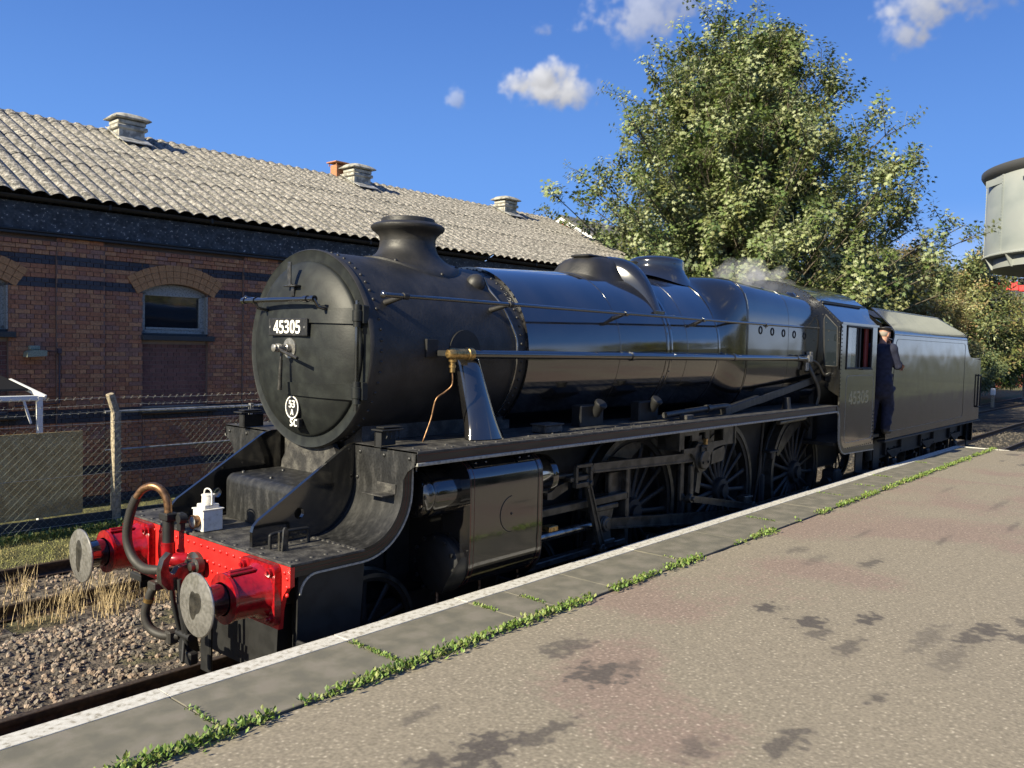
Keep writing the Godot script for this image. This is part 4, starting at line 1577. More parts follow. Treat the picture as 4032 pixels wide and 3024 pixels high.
	sp.tube(PackedVector3Array([Vector3(-0.10, 1.20, -0.255), Vector3(-0.10, 1.42, -0.255)]), 0.042, 14)
	sp.box(Vector3(-0.10, 1.405, -0.255), Vector3(0.10, 0.06, 0.12), 0.01)
	sp.box(Vector3(-0.05, 1.37, -0.16), Vector3(0.05, 0.14, 0.05), 0.008)
	lathe_x(sp, Vector3(-0.06, 1.40, -0.13), [[0.0, -0.03], [0.035, -0.03], [0.035, 0.03], [0.0, 0.03]], 14)
	var stand := part("brake_standpipe", sp, M.frame_black, L)
	var el := MB.new()
	el.tube(smooth_path(PackedVector3Array([Vector3(-0.10, 1.21, -0.255), Vector3(-0.10, 1.12, -0.255), Vector3(-0.085, 1.085, -0.24), Vector3(-0.05, 1.08, -0.19), Vector3(0.0, 1.08, -0.15)]), 5), 0.052, 14)
	part("elbow", el, M.buffer_red, stand)
	var cu := MB.new()
	cu.tube(smooth_path(PackedVector3Array([Vector3(-0.10, 1.42, -0.255), Vector3(-0.105, 1.52, -0.262), Vector3(-0.13, 1.60, -0.305), Vector3(-0.165, 1.625, -0.37), Vector3(-0.20, 1.595, -0.45), Vector3(-0.225, 1.53, -0.50)]), 6), 0.030, 14)
	part("swan_neck", cu, M.copper, stand)
	var hose := MB.new()
	var hpth := smooth_path(PackedVector3Array([Vector3(-0.222, 1.54, -0.497), Vector3(-0.24, 1.42, -0.56), Vector3(-0.25, 1.27, -0.60), Vector3(-0.245, 1.15, -0.595), Vector3(-0.23, 1.05, -0.53), Vector3(-0.21, 1.00, -0.42), Vector3(-0.18, 1.00, -0.31), Vector3(-0.13, 1.01, -0.22)]), 12)
	hose.tube(hpth, 0.031, 14)
	for i in range(2, hpth.size() - 2):
		var d := (hpth[i + 1] - hpth[i - 1]).normalized() * 0.0045
		hose.tube(PackedVector3Array([hpth[i] - d, hpth[i] + d]), 0.0355, 14)
	part("ribbed_hose", hose, M.hose_rubber, stand)
	var sh := MB.new()
	sh.tube(smooth_path(PackedVector3Array([Vector3(0.02, 0.90, -0.22), Vector3(-0.10, 0.92, -0.28), Vector3(-0.17, 0.86, -0.335), Vector3(-0.19, 0.76, -0.38), Vector3(-0.20, 0.64, -0.41), Vector3(-0.18, 0.54, -0.37), Vector3(-0.13, 0.50, -0.27), Vector3(-0.05, 0.50, -0.18)]), 7), 0.034, 12)
	sh.box(Vector3(-0.16, 0.88, -0.32), Vector3(0.09, 0.06, 0.11), 0.01)
	sh.box(Vector3(-0.06, 0.95, -0.27), Vector3(0.08, 0.12, 0.08), 0.012)
	sh.box(Vector3(-0.09, 0.49, -0.22), Vector3(0.08, 0.10, 0.08), 0.012)
	var shp := part("heating_hose", sh, M.hose_rubber, L)
	var cl := MB.new()
	cl.tube(PackedVector3Array([Vector3(-0.188, 0.775, -0.375), Vector3(-0.192, 0.745, -0.383)]), 0.039, 14)
	part("hose_clip", cl, M.brass, shp)
	# guard irons in front of the leading wheels
	for s: float in [-0.70, 0.70]:
		var gi := MB.new()
		gi.bar(Vector3(0.30, 0.85, s), Vector3(0.28, 0.42, s), 0.03, 0.16, Vector3.UP)
		gi.bar(Vector3(0.28, 0.45, s), Vector3(0.34, 0.12, s), 0.03, 0.12, Vector3.UP)
		part("guard_iron", gi, M.frame_black, L)
		var hg := MB.new()
		hg.box(Vector3(0.12, 0.51, -0.25 + s * 0.24), Vector3(0.03, 0.62, 0.14), 0.01)
		part("coupling_hanger", hg, M.frame_black, L)
	# raised frame plates sloping up to the smokebox
	for s: float in [-1.0, 1.0]:
		var fp := MB.new()
		var hole := arc(0.47, 1.475, 0.042, 90, 270, 10)
		var p1 := PackedVector2Array([Vector2(0.47, 1.285), Vector2(0.08, 1.285), Vector2(0.08, 1.39), Vector2(0.092, 1.43), Vector2(0.13, 1.468), Vector2(0.40, 1.632), Vector2(0.47, 1.675)])
		p1.append_array(hole)
		fp.prism(p1, s * 0.575 - 0.016, s * 0.575 + 0.016)
		var p2 := PackedVector2Array([Vector2(0.47, 1.675), Vector2(0.70, 1.815), Vector2(0.89, 1.93), Vector2(0.93, 1.95), Vector2(0.99, 1.962), Vector2(2.9, 1.962), Vector2(2.9, 1.285), Vector2(0.47, 1.285)])
		p2.append_array(arc(0.47, 1.475, 0.042, -90, 90, 10))
		fp.prism(p2, s * 0.575 - 0.016, s * 0.575 + 0.016)
		part("frame_plate", fp, M.cab_black, L)
	# inspection box between the frame plates
	var ib := MB.new()
	ib.x = Transform3D(Basis(Vector3(1, 0, 0), Vector3.UP, Vector3(0, 0, 1)), Vector3.ZERO)
	var q := PackedVector2Array([Vector2(1.0, 1.287), Vector2(0.50, 1.287)])
	q.append_array(arc(0.57, 1.575, 0.07, 180, 90, 6))
	q.append(Vector2(1.0, 1.655))
	ib.prism(q, -0.46, 0.46, 0.5)
	var box := part("valve_casing", ib, M.worn_black, L)
	rivets(box, [[Vector3(0.62, 1.648, 0.40), Vector3.UP], [Vector3(0.62, 1.648, 0.0), Vector3.UP], [Vector3(0.62, 1.648, -0.40), Vector3.UP], [Vector3(0.9, 1.652, 0.25), Vector3.UP], [Vector3(0.9, 1.652, -0.25), Vector3.UP]], 0.018, 0.018, M.worn_black, true)
	var sd := MB.new()
	sd.x = Transform3D(Basis(Vector3(0, 0, 1), Vector3.UP, Vector3(-1, 0, 0)), Vector3.ZERO)
	sd.prism(PackedVector2Array([Vector2(-0.5, 1.29), Vector2(0.5, 1.29), Vector2(0.42, 1.72), Vector2(0.27, 1.93), Vector2(0.30, 2.1), Vector2(-0.30, 2.1), Vector2(-0.27, 1.93), Vector2(-0.42, 1.72)]), -1.05, -1.0)
	sd.x = Transform3D.IDENTITY
	sd.box(Vector3(2.0, 1.75, 0), Vector3(1.8, 0.92, 1.05))
	part("smokebox_saddle", sd, M.plate_grey, L)
	# main frames underneath, plus added dark boxes that keep the space between wheels black
	var fr := MB.new()
	for s: float in [-1.0, 1.0]:
		fr.box(Vector3(6.45, 1.28, s * 0.60), Vector3(10.3, 0.90, 0.03))
		fr.box(Vector3(0.6, 1.05, s * 0.60), Vector3(1.1, 0.44, 0.03))
	fr.box(Vector3(9.2, 1.1, 0), Vector3(2.2, 0.75, 1.1))
	fr.box(Vector3(5.6, 1.4, 0), Vector3(5.0, 0.3, 1.1))
	fr.box(Vector3(7.0, 0.72, 0), Vector3(7.4, 1.0, 1.0))  # added dark filler, as is the next: hides sunlit ballast behind the wheels
	fr.box(Vector3(1.95, 0.72, 0), Vector3(3.2, 0.98, 1.16))
	fr.box(Vector3(0.38, 0.70, 0), Vector3(0.10, 0.60, 1.5))  # added plain dark panel, blacks out the gap behind the coupling
	part("main_frames_and_dark_fill", fr, M.frame_black, L)


func loco_smokebox(L: Node) -> void:
	var s := MB.new()
	lathe_x(s, Vector3(0, 2.68, 0), [[0.60, 0.955], [0.785, 0.948], [0.806, 0.940], [0.8135, 0.950], [0.8135, 0.985], [0.802, 0.995], [0.800, 2.83], [0.2, 2.83]], 96)
	var sb := part("smokebox", s, M.soot_black, L)
	var spots := []
	for k in 60:
		var a := -90.0 + 6.0 * k
		spots.append([Vector3(1.055, 2.68 + 0.80 * sin(a * DEG), 0.80 * cos(a * DEG)), Vector3(0, sin(a * DEG), cos(a * DEG))])
		spots.append([Vector3(2.735, 2.68 + 0.80 * sin(a * DEG), 0.80 * cos(a * DEG)), Vector3(0, sin(a * DEG), cos(a * DEG))])
	rivets(sb, spots, 0.0145, 0.014, M.soot_black, true)
	var fr := MB.new()
	lathe_x(fr, Vector3(0, 2.68, 0), [[0.0, 0.946], [0.70, 0.946], [0.79, 0.944], [0.806, 0.9385]], 96)
	part("front_ring", fr, M.door_black, sb)
	# door
	var d := MB.new()
	var prof := [[0.715, 0.945], [0.715, 0.928], [0.708, 0.918]]
	for i in 15:
		var r := 0.695 * (1.0 - i / 14.0)
		prof.append([r, door_x(r) - 0.008])
	lathe_x(d, Vector3(0, 2.68, 0), prof, 96)
	var door := part("smokebox_door", d, M.door_black, L)
	for yy: float in [2.945, 2.36]:
		var st := MB.new()
		var rows := []
		for layer in 3:
			var row := []
			for i in 13:
				var t := i / 12.0
				var zz := lerpf(0.70, -0.07, t)
				var hw := lerpf(0.062, 0.050, t)
				var col := PackedVector3Array()
				for e: float in [-1.0, 1.0]:
					var y := yy + e * hw
					var r := sqrt(zz * zz + pow(y - 2.68, 2.0))
					col.append(Vector3((door_x(minf(r, 0.70)) - 0.008) - (0.0 if layer == 0 else 0.022), y, zz))
				row.append(col)
			rows.append(row)
		st.sheet(rows[1], 1.0, 0.3)
		for i in 12:
			for e in 2:
				st.fquad(rows[0][i][e], rows[0][i + 1][e], rows[1][i + 1][e], rows[1][i][e], Vector3(0, -1 if e == 0 else 1, 0))
		st.fquad(rows[0][12][0], rows[0][12][1], rows[1][12][1], rows[1][12][0], Vector3(0, 0, -1))
		if st.n[0].x > 0:
			var st2 := MB.new()
			st2.sheet(rows[1], -1.0, 0.3)
			for i in 12:
				for e in 2:
					st2.fquad(rows[0][i][e], rows[0][i + 1][e], rows[1][i + 1][e], rows[1][i][e], Vector3(0, -1 if e == 0 else 1, 0))
			st2.fquad(rows[0][12][0], rows[0][12][1], rows[1][12][1], rows[1][12][0], Vector3(0, 0, -1))
			st = st2
		st.x = Transform3D(Basis.IDENTITY, Vector3(0.875, yy, 0.725))
		st.lathe(PackedVector2Array([Vector2(0, -0.085), Vector2(0.030, -0.085), Vector2(0.030, -0.045), Vector2(0.038, -0.04), Vector2(0.038, 0.04), Vector2(0.030, 0.045), Vector2(0.030, 0.085), Vector2(0, 0.085)]), 18)
		st.x = Transform3D.IDENTITY
		st.box(Vector3(0.925, yy + 0.01, 0.745), Vector3(0.06, 0.14, 0.05), 0.006)
		part("hinge_strap", st, M.door_black, door)
	var pin := MB.new()
	pin.tube(PackedVector3Array([Vector3(0.875, 2.22, 0.725), Vector3(0.875, 3.06, 0.725)]), 0.017, 10)
	part("hinge_pin", pin, M.gloss_black, door)
	var bs := MB.new()
	lathe_x(bs, Vector3(0, 2.685, 0), [[0.082, 0.80], [0.082, 0.772], [0.0, 0.772]], 28)
	lathe_x(bs, Vector3(0, 2.685, 0), [[0.036, 0.78], [0.036, 0.735], [0.028, 0.730], [0.028, 0.69], [0.034, 0.688], [0.034, 0.655], [0.028, 0.650], [0.030, 0.625], [0.012, 0.615], [0.0, 0.615]], 18)
	part("door_dart", bs, M.steel, door)
	var hn := MB.new()
	hn.tube(PackedVector3Array([Vector3(0.705, 2.68, 0.0), Vector3(0.70, 2.59, -0.004)]), 0.011, 8)
	hn.tube(PackedVector3Array([Vector3(0.70, 2.59, -0.004), Vector3(0.695, 2.35, -0.012)]), 0.014, 10, 0.019)
	hn.tube(PackedVector3Array([Vector3(0.665, 2.685, 0.0), Vector3(0.655, 2.66, 0.08), Vector3(0.655, 2.61, 0.28)]), 0.010, 8, 0.014)
	part("door_handle", hn, M.greasy_steel, door)
	var rl := MB.new()
	rl.tube(PackedVector3Array([Vector3(0.715, 3.07, -0.56), Vector3(0.715, 3.07, 0.40)]), 0.019, 12)
	for zz: float in [-0.57, -0.42, 0.30, 0.39]:
		rl.tube(PackedVector3Array([Vector3(0.715, 3.07, zz - 0.02), Vector3(0.715, 3.07, zz + 0.02)]), 0.027, 12)
	for zz: float in [-0.42, 0.40]:
		rl.tube(PackedVector3Array([Vector3(0.715, 3.07, zz), Vector3(0.74, 3.01, zz + 0.02), Vector3(0.86, 2.99, zz + 0.03)]), 0.014, 8)
	part("door_handrail", rl, M.gloss_black, door)
	var li := MB.new()
	li.box(Vector3(0.775, 3.28, -0.01), Vector3(0.014, 0.19, 0.045), 0.004)
	li.box(Vector3(0.80, 3.185, -0.01), Vector3(0.06, 0.014, 0.16), 0.004)
	li.box(Vector3(0.82, 3.15, -0.01), Vector3(0.04, 0.10, 0.04), 0.006)
	li.box(Vector3(0.84, 3.19, -0.01), Vector3(0.12, 0.02, 0.03), 0.004)
	part("lamp_iron", li, M.greasy_steel, door)
	# number plate
	var turn := Basis(Vector3.UP, -PI / 2)
	var pl := MB.new()
	pl.box(Vector3(0.768, 2.853, -0.01), Vector3(0.022, 0.142, 0.52), 0.006)
	var np := part("number_plate", pl, M.worn_black, door)
	text("45305", 0.104, 0.006, M.digit_white, Transform3D(turn, Vector3(0.757, 2.853, -0.01)), np, "digits", 0.93)
	var sc := MB.new()
	for zz: float in [-0.245, 0.225]:
		sc.disc(Vector3(0.757, 2.853, zz), Vector3.LEFT, 0.010, 0.004, 12)
	part("plate_screw", sc, M.steel, np)
	# shed plate
	var sp := MB.new()
	sp.x = Transform3D(Basis(Vector3(0, 0, 1), Vector3(-1, 0, 0), Vector3(0, -1.05, 0)), Vector3(0.822, 2.205, 0.0))
	sp.lathe(PackedVector2Array([Vector2(0.0921, -0.03), Vector2(0.0921, 0.014), Vector2(0.0, 0.014)]), 32)
	sp.x = Transform3D.IDENTITY
	sp.box(Vector3(0.826, 2.082, 0.03), Vector3(0.045, 0.075, 0.125), 0.006)
	var spp := part("shed_plate", sp, M.worn_black, door)
	var rim := MB.new()
	rim.x = Transform3D(Basis(Vector3(0, 0, 1), Vector3(-1, 0, 0), Vector3(0, -1.05, 0)), Vector3(0.822, 2.205, 0.0))
	rim.lathe(PackedVector2Array([Vector2(0.088, 0.014), Vector2(0.088, 0.019), Vector2(0.079, 0.019), Vector2(0.079, 0.014)]), 40)
	part("plate_rim", rim, M.digit_white, spp)
	text("53", 0.058, 0.005, M.digit_white, Transform3D(turn, Vector3(0.806, 2.232, 0.0)), spp, "letters")
	text("A", 0.046, 0.005, M.digit_white, Transform3D(turn, Vector3(0.806, 2.165, 0.002)), spp, "letters")
	text("SC", 0.058, 0.005, M.digit_white, Transform3D(turn, Vector3(0.802, 2.082, 0.03)), spp, "letters", 1.1)
	# chimney: a saddle flare, waist and rounded lip
	var c := MB.new()
	var cx := 2.03
	var rows := []
	for i in 9:
		var t := i / 8.0
		var row := PackedVector3Array()
		for j in 49:
			var a := TAU * j / 48.0
			var r := 0.252 + 0.215 * pow(1.0 - t, 2.6)
			var zz := r * sin(a)
			var ground := 2.68 + sqrt(maxf(0.0, 0.64 - zz * zz)) + 0.006
			var up := lerpf(ground, 3.66, pow(t, 1.25))
			row.append(Vector3(cx + r * cos(a) * 1.02, up + (0.012 if i == 0 else 0.0), zz))
		rows.append(row)
	var base := PackedVector3Array()
	for p: Vector3 in rows[0]:
		base.append(p - Vector3(0, 0.022, 0))
	rows.insert(0, base)
	c.sheet(rows, -1.0, 0.3)
	if c.n[300].dot(c.v[300] - Vector3(cx, c.v[300].y, 0)) < 0.0:
		c = MB.new()
		c.sheet(rows, 1.0, 0.3)
	c.x = Transform3D(Basis.IDENTITY, Vector3(cx, 0, 0))
	c.lathe(PackedVector2Array([Vector2(0.252, 3.655), Vector2(0.254, 3.69), Vector2(0.268, 3.722), Vector2(0.298, 3.748), Vector2(0.324, 3.766), Vector2(0.336, 3.785), Vector2(0.334, 3.802), Vector2(0.315, 3.818), Vector2(0.275, 3.832), Vector2(0.246, 3.836), Vector2(0.243, 3.87), Vector2(0.234, 3.876), Vector2(0.215, 3.872), Vector2(0.21, 3.6)]), 56)
	c.x = Transform3D.IDENTITY
	var ch := part("chimney", c, M.soot_black, L)
	var cs := []
	for a: float in [35.0, 90.0, 145.0, 215.0, 270.0, 325.0]:
		var zz := 0.455 * sin(a * DEG)
		var o := Vector3(cx + 0.455 * cos(a * DEG), 2.68 + sqrt(0.64 - zz * zz) + 0.02, zz)
		cs.append([o, Vector3(0, 0.9, zz)])
	rivets(ch, cs, 0.018, 0.016, M.soot_black, true)
	# steam lance hood with its pipe
	var h := MB.new()
	var hp := on_boiler(2.42, 52.0)
	h.x = along(hp - Vector3(0, 0.02, 0.01), Vector3(0, sin(52 * DEG), cos(52 * DEG)))
	h.ball(Vector3.ZERO, 0.095, 16, Vector3(1.0, 1.15, 1.0))
	h.x = Transform3D.IDENTITY
	part("valve_hood", h, M.soot_black, sb)
	var pp := MB.new()
	var path := PackedVector3Array([hp + Vector3(0.05, 0.05, 0.06)])
	for k in 12:
		path.append(on_boiler(lerpf(2.50, 2.64, minf(1.0, k / 4.0)), 44.0 - 9.0 * k, 0.022))
	pp.tube(smooth_path(path, 3), 0.011, 8)
	part("steam_pipe", pp, M.rod_bright, sb)


func loco_boiler(L: Node) -> void:
	var b := MB.new()
	var rows := []
	for i in 15:
		var px := 2.80 + (6.46 - 2.80) * i / 14.0
		var row := PackedVector3Array()
		for j in 97:
			row.append(Vector3(px, boiler_c(maxf(px, 2.84)) + boiler_r(px) * sin(TAU * j / 96.0), boiler_r(px) * cos(TAU * j / 96.0)))
		rows.append(row)
	b.sheet(rows, 1.0)
	if b.n[0].dot(b.v[0] - Vector3(b.v[0].x, 2.7, 0)) < 0:
		b = MB.new()
		b.sheet(rows, -1.0)
	lathe_x(b, Vector3(0, 2.68, 0), [[0.79, 2.80], [0.83, 2.80]], 96)
	var bo := part("boiler", b, M.gloss_black, L)
	var spots := []
	for px: float in [4.28, 5.22, 5.30, 5.66, 6.42]:
		var bd := MB.new()
		ring_x(bd, px, boiler_c(px), boiler_r(px), 0.012 if px in [4.28, 5.66] else 0.05, 0.003 if px in [4.28, 5.66] else 0.005)
		part("cladding_band", bd, M.gloss_black, bo)
	for a: float in [-40, -20, -4, 12, 25, 38, 50, 62, 75]:
		spots.append([on_boiler(5.22, a, 0.004), Vector3(0, sin(a * DEG), cos(a * DEG))])
		spots.append([on_boiler(5.30, a + 4, 0.004), Vector3(0, sin(a * DEG), cos(a * DEG))])
	rivets(bo, spots, 0.010, 0.010, M.gloss_black, false)
	# square topped firebox
	var f := MB.new()
	var fr := []
	for px: float in [6.40, 6.50, 6.60, 6.70, 6.80, 6.88, 6.95, 7.01, 7.06, 7.10, 7.16, 7.6, 8.2, 8.8, 9.4, 9.7]:
		fr.append(fire_section(px))
	f.sheet(fr, 1.0, 0.2)
	if f.n[0].dot(f.v[0] - Vector3(f.v[0].x, 2.7, 0)) < 0:
		f = MB.new()
		f.sheet(fr, -1.0, 0.2)
	var fb := part("firebox", f, M.cab_black, L)
	for px: float in [7.12, 8.42]:
		var row0 := fire_section(px)
		var bd := MB.new()
		var rr := []
		for o in [[-0.02, 0.0], [-0.018, 0.006], [0.018, 0.006], [0.02, 0.0]]:
			var row := PackedVector3Array()
			for p: Vector3 in row0:
				var dd := Vector3(0, p.y - 2.78, p.z).normalized()
				row.append(p + Vector3(o[0] * (1.0 if px < 8 else 0.3), 0, 0) + dd * o[1] * (1.0 if px < 8 else 0.5))
			rr.append(row)
		bd.sheet(rr, 1.0, 0.3)
		if bd.n[60].dot(bd.v[60] - Vector3(px, 2.78, 0)) < 0:
			bd = MB.new()
			bd.sheet(rr, -1.0, 0.3)
		part("cladding_band", bd, M.cab_black, fb)
	for k in 5:
		var px := 7.50 + k * 0.37
		var zz := 0.965 + 0.03 * (px - 7.2) / 2.45
		var wp := MB.new()
		wp.x = Transform3D(Basis(Vector3(1, 0, 0), Vector3(0, 0, 1), Vector3(0, -1, 0)), Vector3(px, 3.03 - k * 0.01, zz - 0.004))
		wp.lathe(PackedVector2Array([Vector2(0.058, 0.0), Vector2(0.055, 0.010), Vector2(0.040, 0.012), Vector2(0.038, 0.002), Vector2(0.0, 0.002)]), 18)
		part("washout_plug", wp, M.frame_black, fb)
	for px: float in [8.05, 9.15]:
		var mh := MB.new()
		mh.x = along(Vector3(px, 3.58, 0.70 - 0.0), Vector3(0, 0.75, 0.66))
		mh.lathe(PackedVector2Array([Vector2(0.10, -0.03), Vector2(0.10, 0.015), Vector2(0.05, 0.035), Vector2(0.03, 0.06), Vector2(0.0, 0.06)]), 20)
		part("mudhole_door", mh, M.cab_black, fb)
	var sv := MB.new()
	for zz: float in [-0.12, 0.12]:
		sv.x = Transform3D(Basis.IDENTITY, Vector3(8.55, 3.62, zz))
		sv.lathe(PackedVector2Array([Vector2(0.075, 0), Vector2(0.07, 0.06), Vector2(0.04, 0.08), Vector2(0.035, 0.13), Vector2(0, 0.14)]), 16)
	sv.x = Transform3D.IDENTITY
	part("safety_valve", sv, M.brass, fb)
	# dome
	var d := MB.new()
	var dr := []
	var dcx := 6.40
	for i in 15:
		var t := i / 14.0
		var row := PackedVector3Array()
		for j in 49:
			var a := TAU * j / 48.0
			var r := 0.345 + 0.13 * pow(maxf(0.0, 1.0 - t * 2.2), 2.2)
			var y := 0.0
			if t > 0.55:
				var s := (t - 0.55) / 0.45
				r = 0.345 * pow(maxf(0.0, 1.0 - pow(s, 2.3)), 0.52)
			var zz := r * sin(a)
			var g := boiler_c(dcx) + sqrt(boiler_r(dcx) * boiler_r(dcx) - zz * zz) + 0.004
			y = lerpf(g, 3.86, t / 0.55) if t <= 0.55 else 3.86 + 0.10 * pow((t - 0.55) / 0.45, 0.75)
			row.append(Vector3(dcx + r * cos(a) * 1.12, y, zz))
		dr.append(row)
	d.sheet(dr, -1.0, -0.2)
	if d.n[600].dot(d.v[600] - Vector3(dcx, 3.5, 0)) < 0:
		d = MB.new()
		d.sheet(dr, 1.0, -0.2)
	part("dome", d, M.cab_black, L)
	# top feed casing sweeping down both sides of the boiler
	for wide in 2:
		var tf := MB.new()
		var tr := []
		for i in 41:
			var a := -62.0 + 124.0 * i / 40.0
			var u := absf(a) / 62.0
			var row := PackedVector3Array()
			var c0 := 5.16 if wide == 0 else 4.86
			var hl := lerpf(0.20, 0.07, smoothstep(0.0, 1.0, u)) if wide == 0 else 0.36 * (1.0 - 0.2 * u)
			var top := lerpf(0.215, 0.03, smoothstep(0.25, 1.0, u)) if wide == 0 else 0.20 * smoothstep(0.46, 0.16, u)
			if wide == 1 and u > 0.47:
				continue
			for j in 15:
				var t := -1.0 + j / 7.0
				var hgt := top * pow(maxf(0.0, 1.0 - pow(absf(t), 3.2)), 0.6)
				var px := c0 + hl * t
				row.append(on_boiler(px, 90.0 - a, hgt - 0.004))
			tr.append(row)
		tf.sheet(tr, 1.0, -0.2)
		var mid := tf.v.size() / 2
		if tf.n[mid].y < 0:
			tf = MB.new()
			tf.sheet(tr, -1.0, -0.2)
		if wide == 1:
			tf.box(Vector3(4.84, boiler_c(4.8) + boiler_r(4.8) + 0.192, 0.03), Vector3(0.40, 0.03, 0.26), 0.012)
		part("top_feed_casing", tf, M.cab_black if wide == 0 else M.soot_black, L)
	var cb := MB.new()
	for s: float in [-1.0, 1.0]:
		cb.x = Transform3D(Basis(Vector3.RIGHT, 0.0), on_boiler(5.16, 28.0 if s > 0 else 152.0, 0.012))
		cb.box(Vector3.ZERO, Vector3(0.20, 0.05, 0.03), 0.008)
	cb.x = Transform3D.IDENTITY
	part("casing_clip", cb, M.cab_black, L)
	# handrails with their knobs
	for s: float in [1.0, -1.0]:
		var h := MB.new()
		h.tube(PackedVector3Array([Vector3(0.965, 3.105, s * 0.93), Vector3(9.55, 3.115, s * 0.985)]), 0.0165, 12)
		h.tube(PackedVector3Array([Vector3(0.945, 3.105, s * 0.93), Vector3(1.20, 3.105, s * 0.93)]), 0.020, 12)
		h.ball(Vector3(0.952, 3.105, s * 0.93), 0.031, 12, Vector3(0.6, 1, 1))
		var hr := part("boiler_handrail", h, M.gloss_black, L)
		for px: float in [1.17, 2.40, 4.23, 5.90, 7.66]:
			var k := MB.new()
			var zz := lerpf(0.93, 0.985, (px - 0.95) / 8.6)
			var c := boiler_c(px)
			var r := boiler_r(px) if px > 2.83 else 0.80
			var e := asin(clampf((3.06 - c) / r, -1, 1))
			var foot := Vector3(px, c + r * sin(e), s * r * cos(e)) if px < 7 else Vector3(px, 3.07, s * 0.95)
			k.tube(PackedVector3Array([foot, Vector3(px, 3.105, s * zz)]), 0.026, 10, 0.015)
			k.tube(PackedVector3Array([Vector3(px - 0.025, 3.105, s * zz), Vector3(px + 0.025, 3.105, s * zz)]), 0.027, 12)
			part("handrail_knob", k, M.soot_black if px < 3 else M.gloss_black, hr)
	# ejector pipe along the side with its brass elbow
	var e := MB.new()
	e.tube(PackedVector3Array([Vector3(1.84, 2.668, 0.985), Vector3(9.0, 2.655, 1.03)]), 0.0375, 16)
	var ej := part("ejector_pipe", e, M.gloss_black, L)
	for px: float in [4.28, 6.62, 8.62]:
		var k := MB.new()
		k.tube(PackedVector3Array([Vector3(px - 0.022, 2.664, 0.985 + 0.006 * (px - 1.84)), Vector3(px + 0.022, 2.664, 0.985 + 0.006 * (px - 1.84))]), 0.048, 16)
		k.bar(Vector3(px, 2.664, 0.98), Vector3(px, 2.70, 0.88), 0.035, 0.03)
		part("pipe_clip", k, M.gloss_black, ej)
	var br := MB.new()
	lathe_x(br, Vector3(0, 2.668, 0.985), [[0.0, 1.585], [0.030, 1.59], [0.046, 1.61], [0.050, 1.64], [0.047, 1.68], [0.047, 1.80], [0.054, 1.805], [0.054, 1.865], [0.045, 1.87], [0.0, 1.875]], 20)
	br.x = Transform3D(Basis.IDENTITY, Vector3(1.645, 2.64, 0.985))
	br.lathe(PackedVector2Array([Vector2(0.034, 0.0), Vector2(0.032, -0.035), Vector2(0.022, -0.04), Vector2(0.022, -0.06), Vector2(0.029, -0.062), Vector2(0.029, -0.082), Vector2(0.022, -0.085), Vector2(0.022, -0.12), Vector2(0.0, -0.12)]), 12)
	br.x = Transform3D.IDENTITY
	part("brass_elbow", br, M.brass, ej)
	var dp := MB.new()
	dp.tube(smooth_path(PackedVector3Array([Vector3(1.645, 2.53, 0.985), Vector3(1.645, 2.42, 0.985), Vector3(1.60, 2.36, 0.95), Vector3(1.53, 2.30, 0.92), Vector3(1.50, 2.15, 0.90), Vector3(1.45, 2.0, 0.88), Vector3(1.44, 1.96, 0.87)]), 5), 0.007, 7)
	part("drain_pipe", dp, M.copper, ej)
	var fl := MB.new()
	fl.x = Transform3D(Basis(Vector3(1, 0, 0), Vector3(0, 0, 1), Vector3(0, -1, 0)), Vector3(1.98, 2.68, 0.775))
	fl.lathe(PackedVector2Array([Vector2(0.19, 0.0), Vector2(0.19, 0.03), Vector2(0.0, 0.035)]), 30)
	fl.x = Transform3D.IDENTITY
	part("ejector_flange", fl, M.frame_black, ej)
	fl = MB.new()
	fl.box(Vector3(1.58, 2.71, 0.805), Vector3(0.13, 0.15, 0.03), 0.004)
	fl.box(Vector3(1.64, 2.67, 0.89), Vector3(0.03, 0.05, 0.16), 0.006)
	part("ejector_bracket", fl, M.frame_black, ej)
	# steam pipe casing from smokebox to cylinder
	for s: float in [1.0, -1.0]:
		var sp := MB.new()
		var sr := []
		for i in 11:
			var t := i / 10.0
			var row := PackedVector3Array()
			var yy := lerpf(2.66, 1.965, t)
			var cz := lerpf(0.80, 1.02, t)
			var cxx := lerpf(1.97, 2.01, t)
			var ax := lerpf(0.135, 0.185, t * t) + (0.03 * pow(t, 8.0))
			for j in 25:
				var a := TAU * j / 24.0
				row.append(Vector3(cxx + ax * cos(a), yy, s * (cz + 0.115 * sin(a))))
			sr.append(row)
		sp.sheet(sr, 1.0, 0.2)
		if (sp.n[6].dot(sp.v[6] - Vector3(1.97, sp.v[6].y, s * 0.82))) < 0:
			sp = MB.new()
			sp.sheet(sr, -1.0, 0.2)
		part("steam_pipe_casing", sp, M.gloss_black, L)


func out_sheet(m: MB, rows: Array, inside: Vector3, crease := 0.3) -> void:   # sheet whose normals point away from a point inside
	var t := MB.new()
	t.sheet(rows, 1.0, crease)
	var score := 0.0
	var k := 0
	while k < t.v.size():
		score += signf(t.n[k].dot(t.v[k] - inside))
		k += 7
	m.sheet(rows, 1.0 if score > 0 else -1.0, crease)


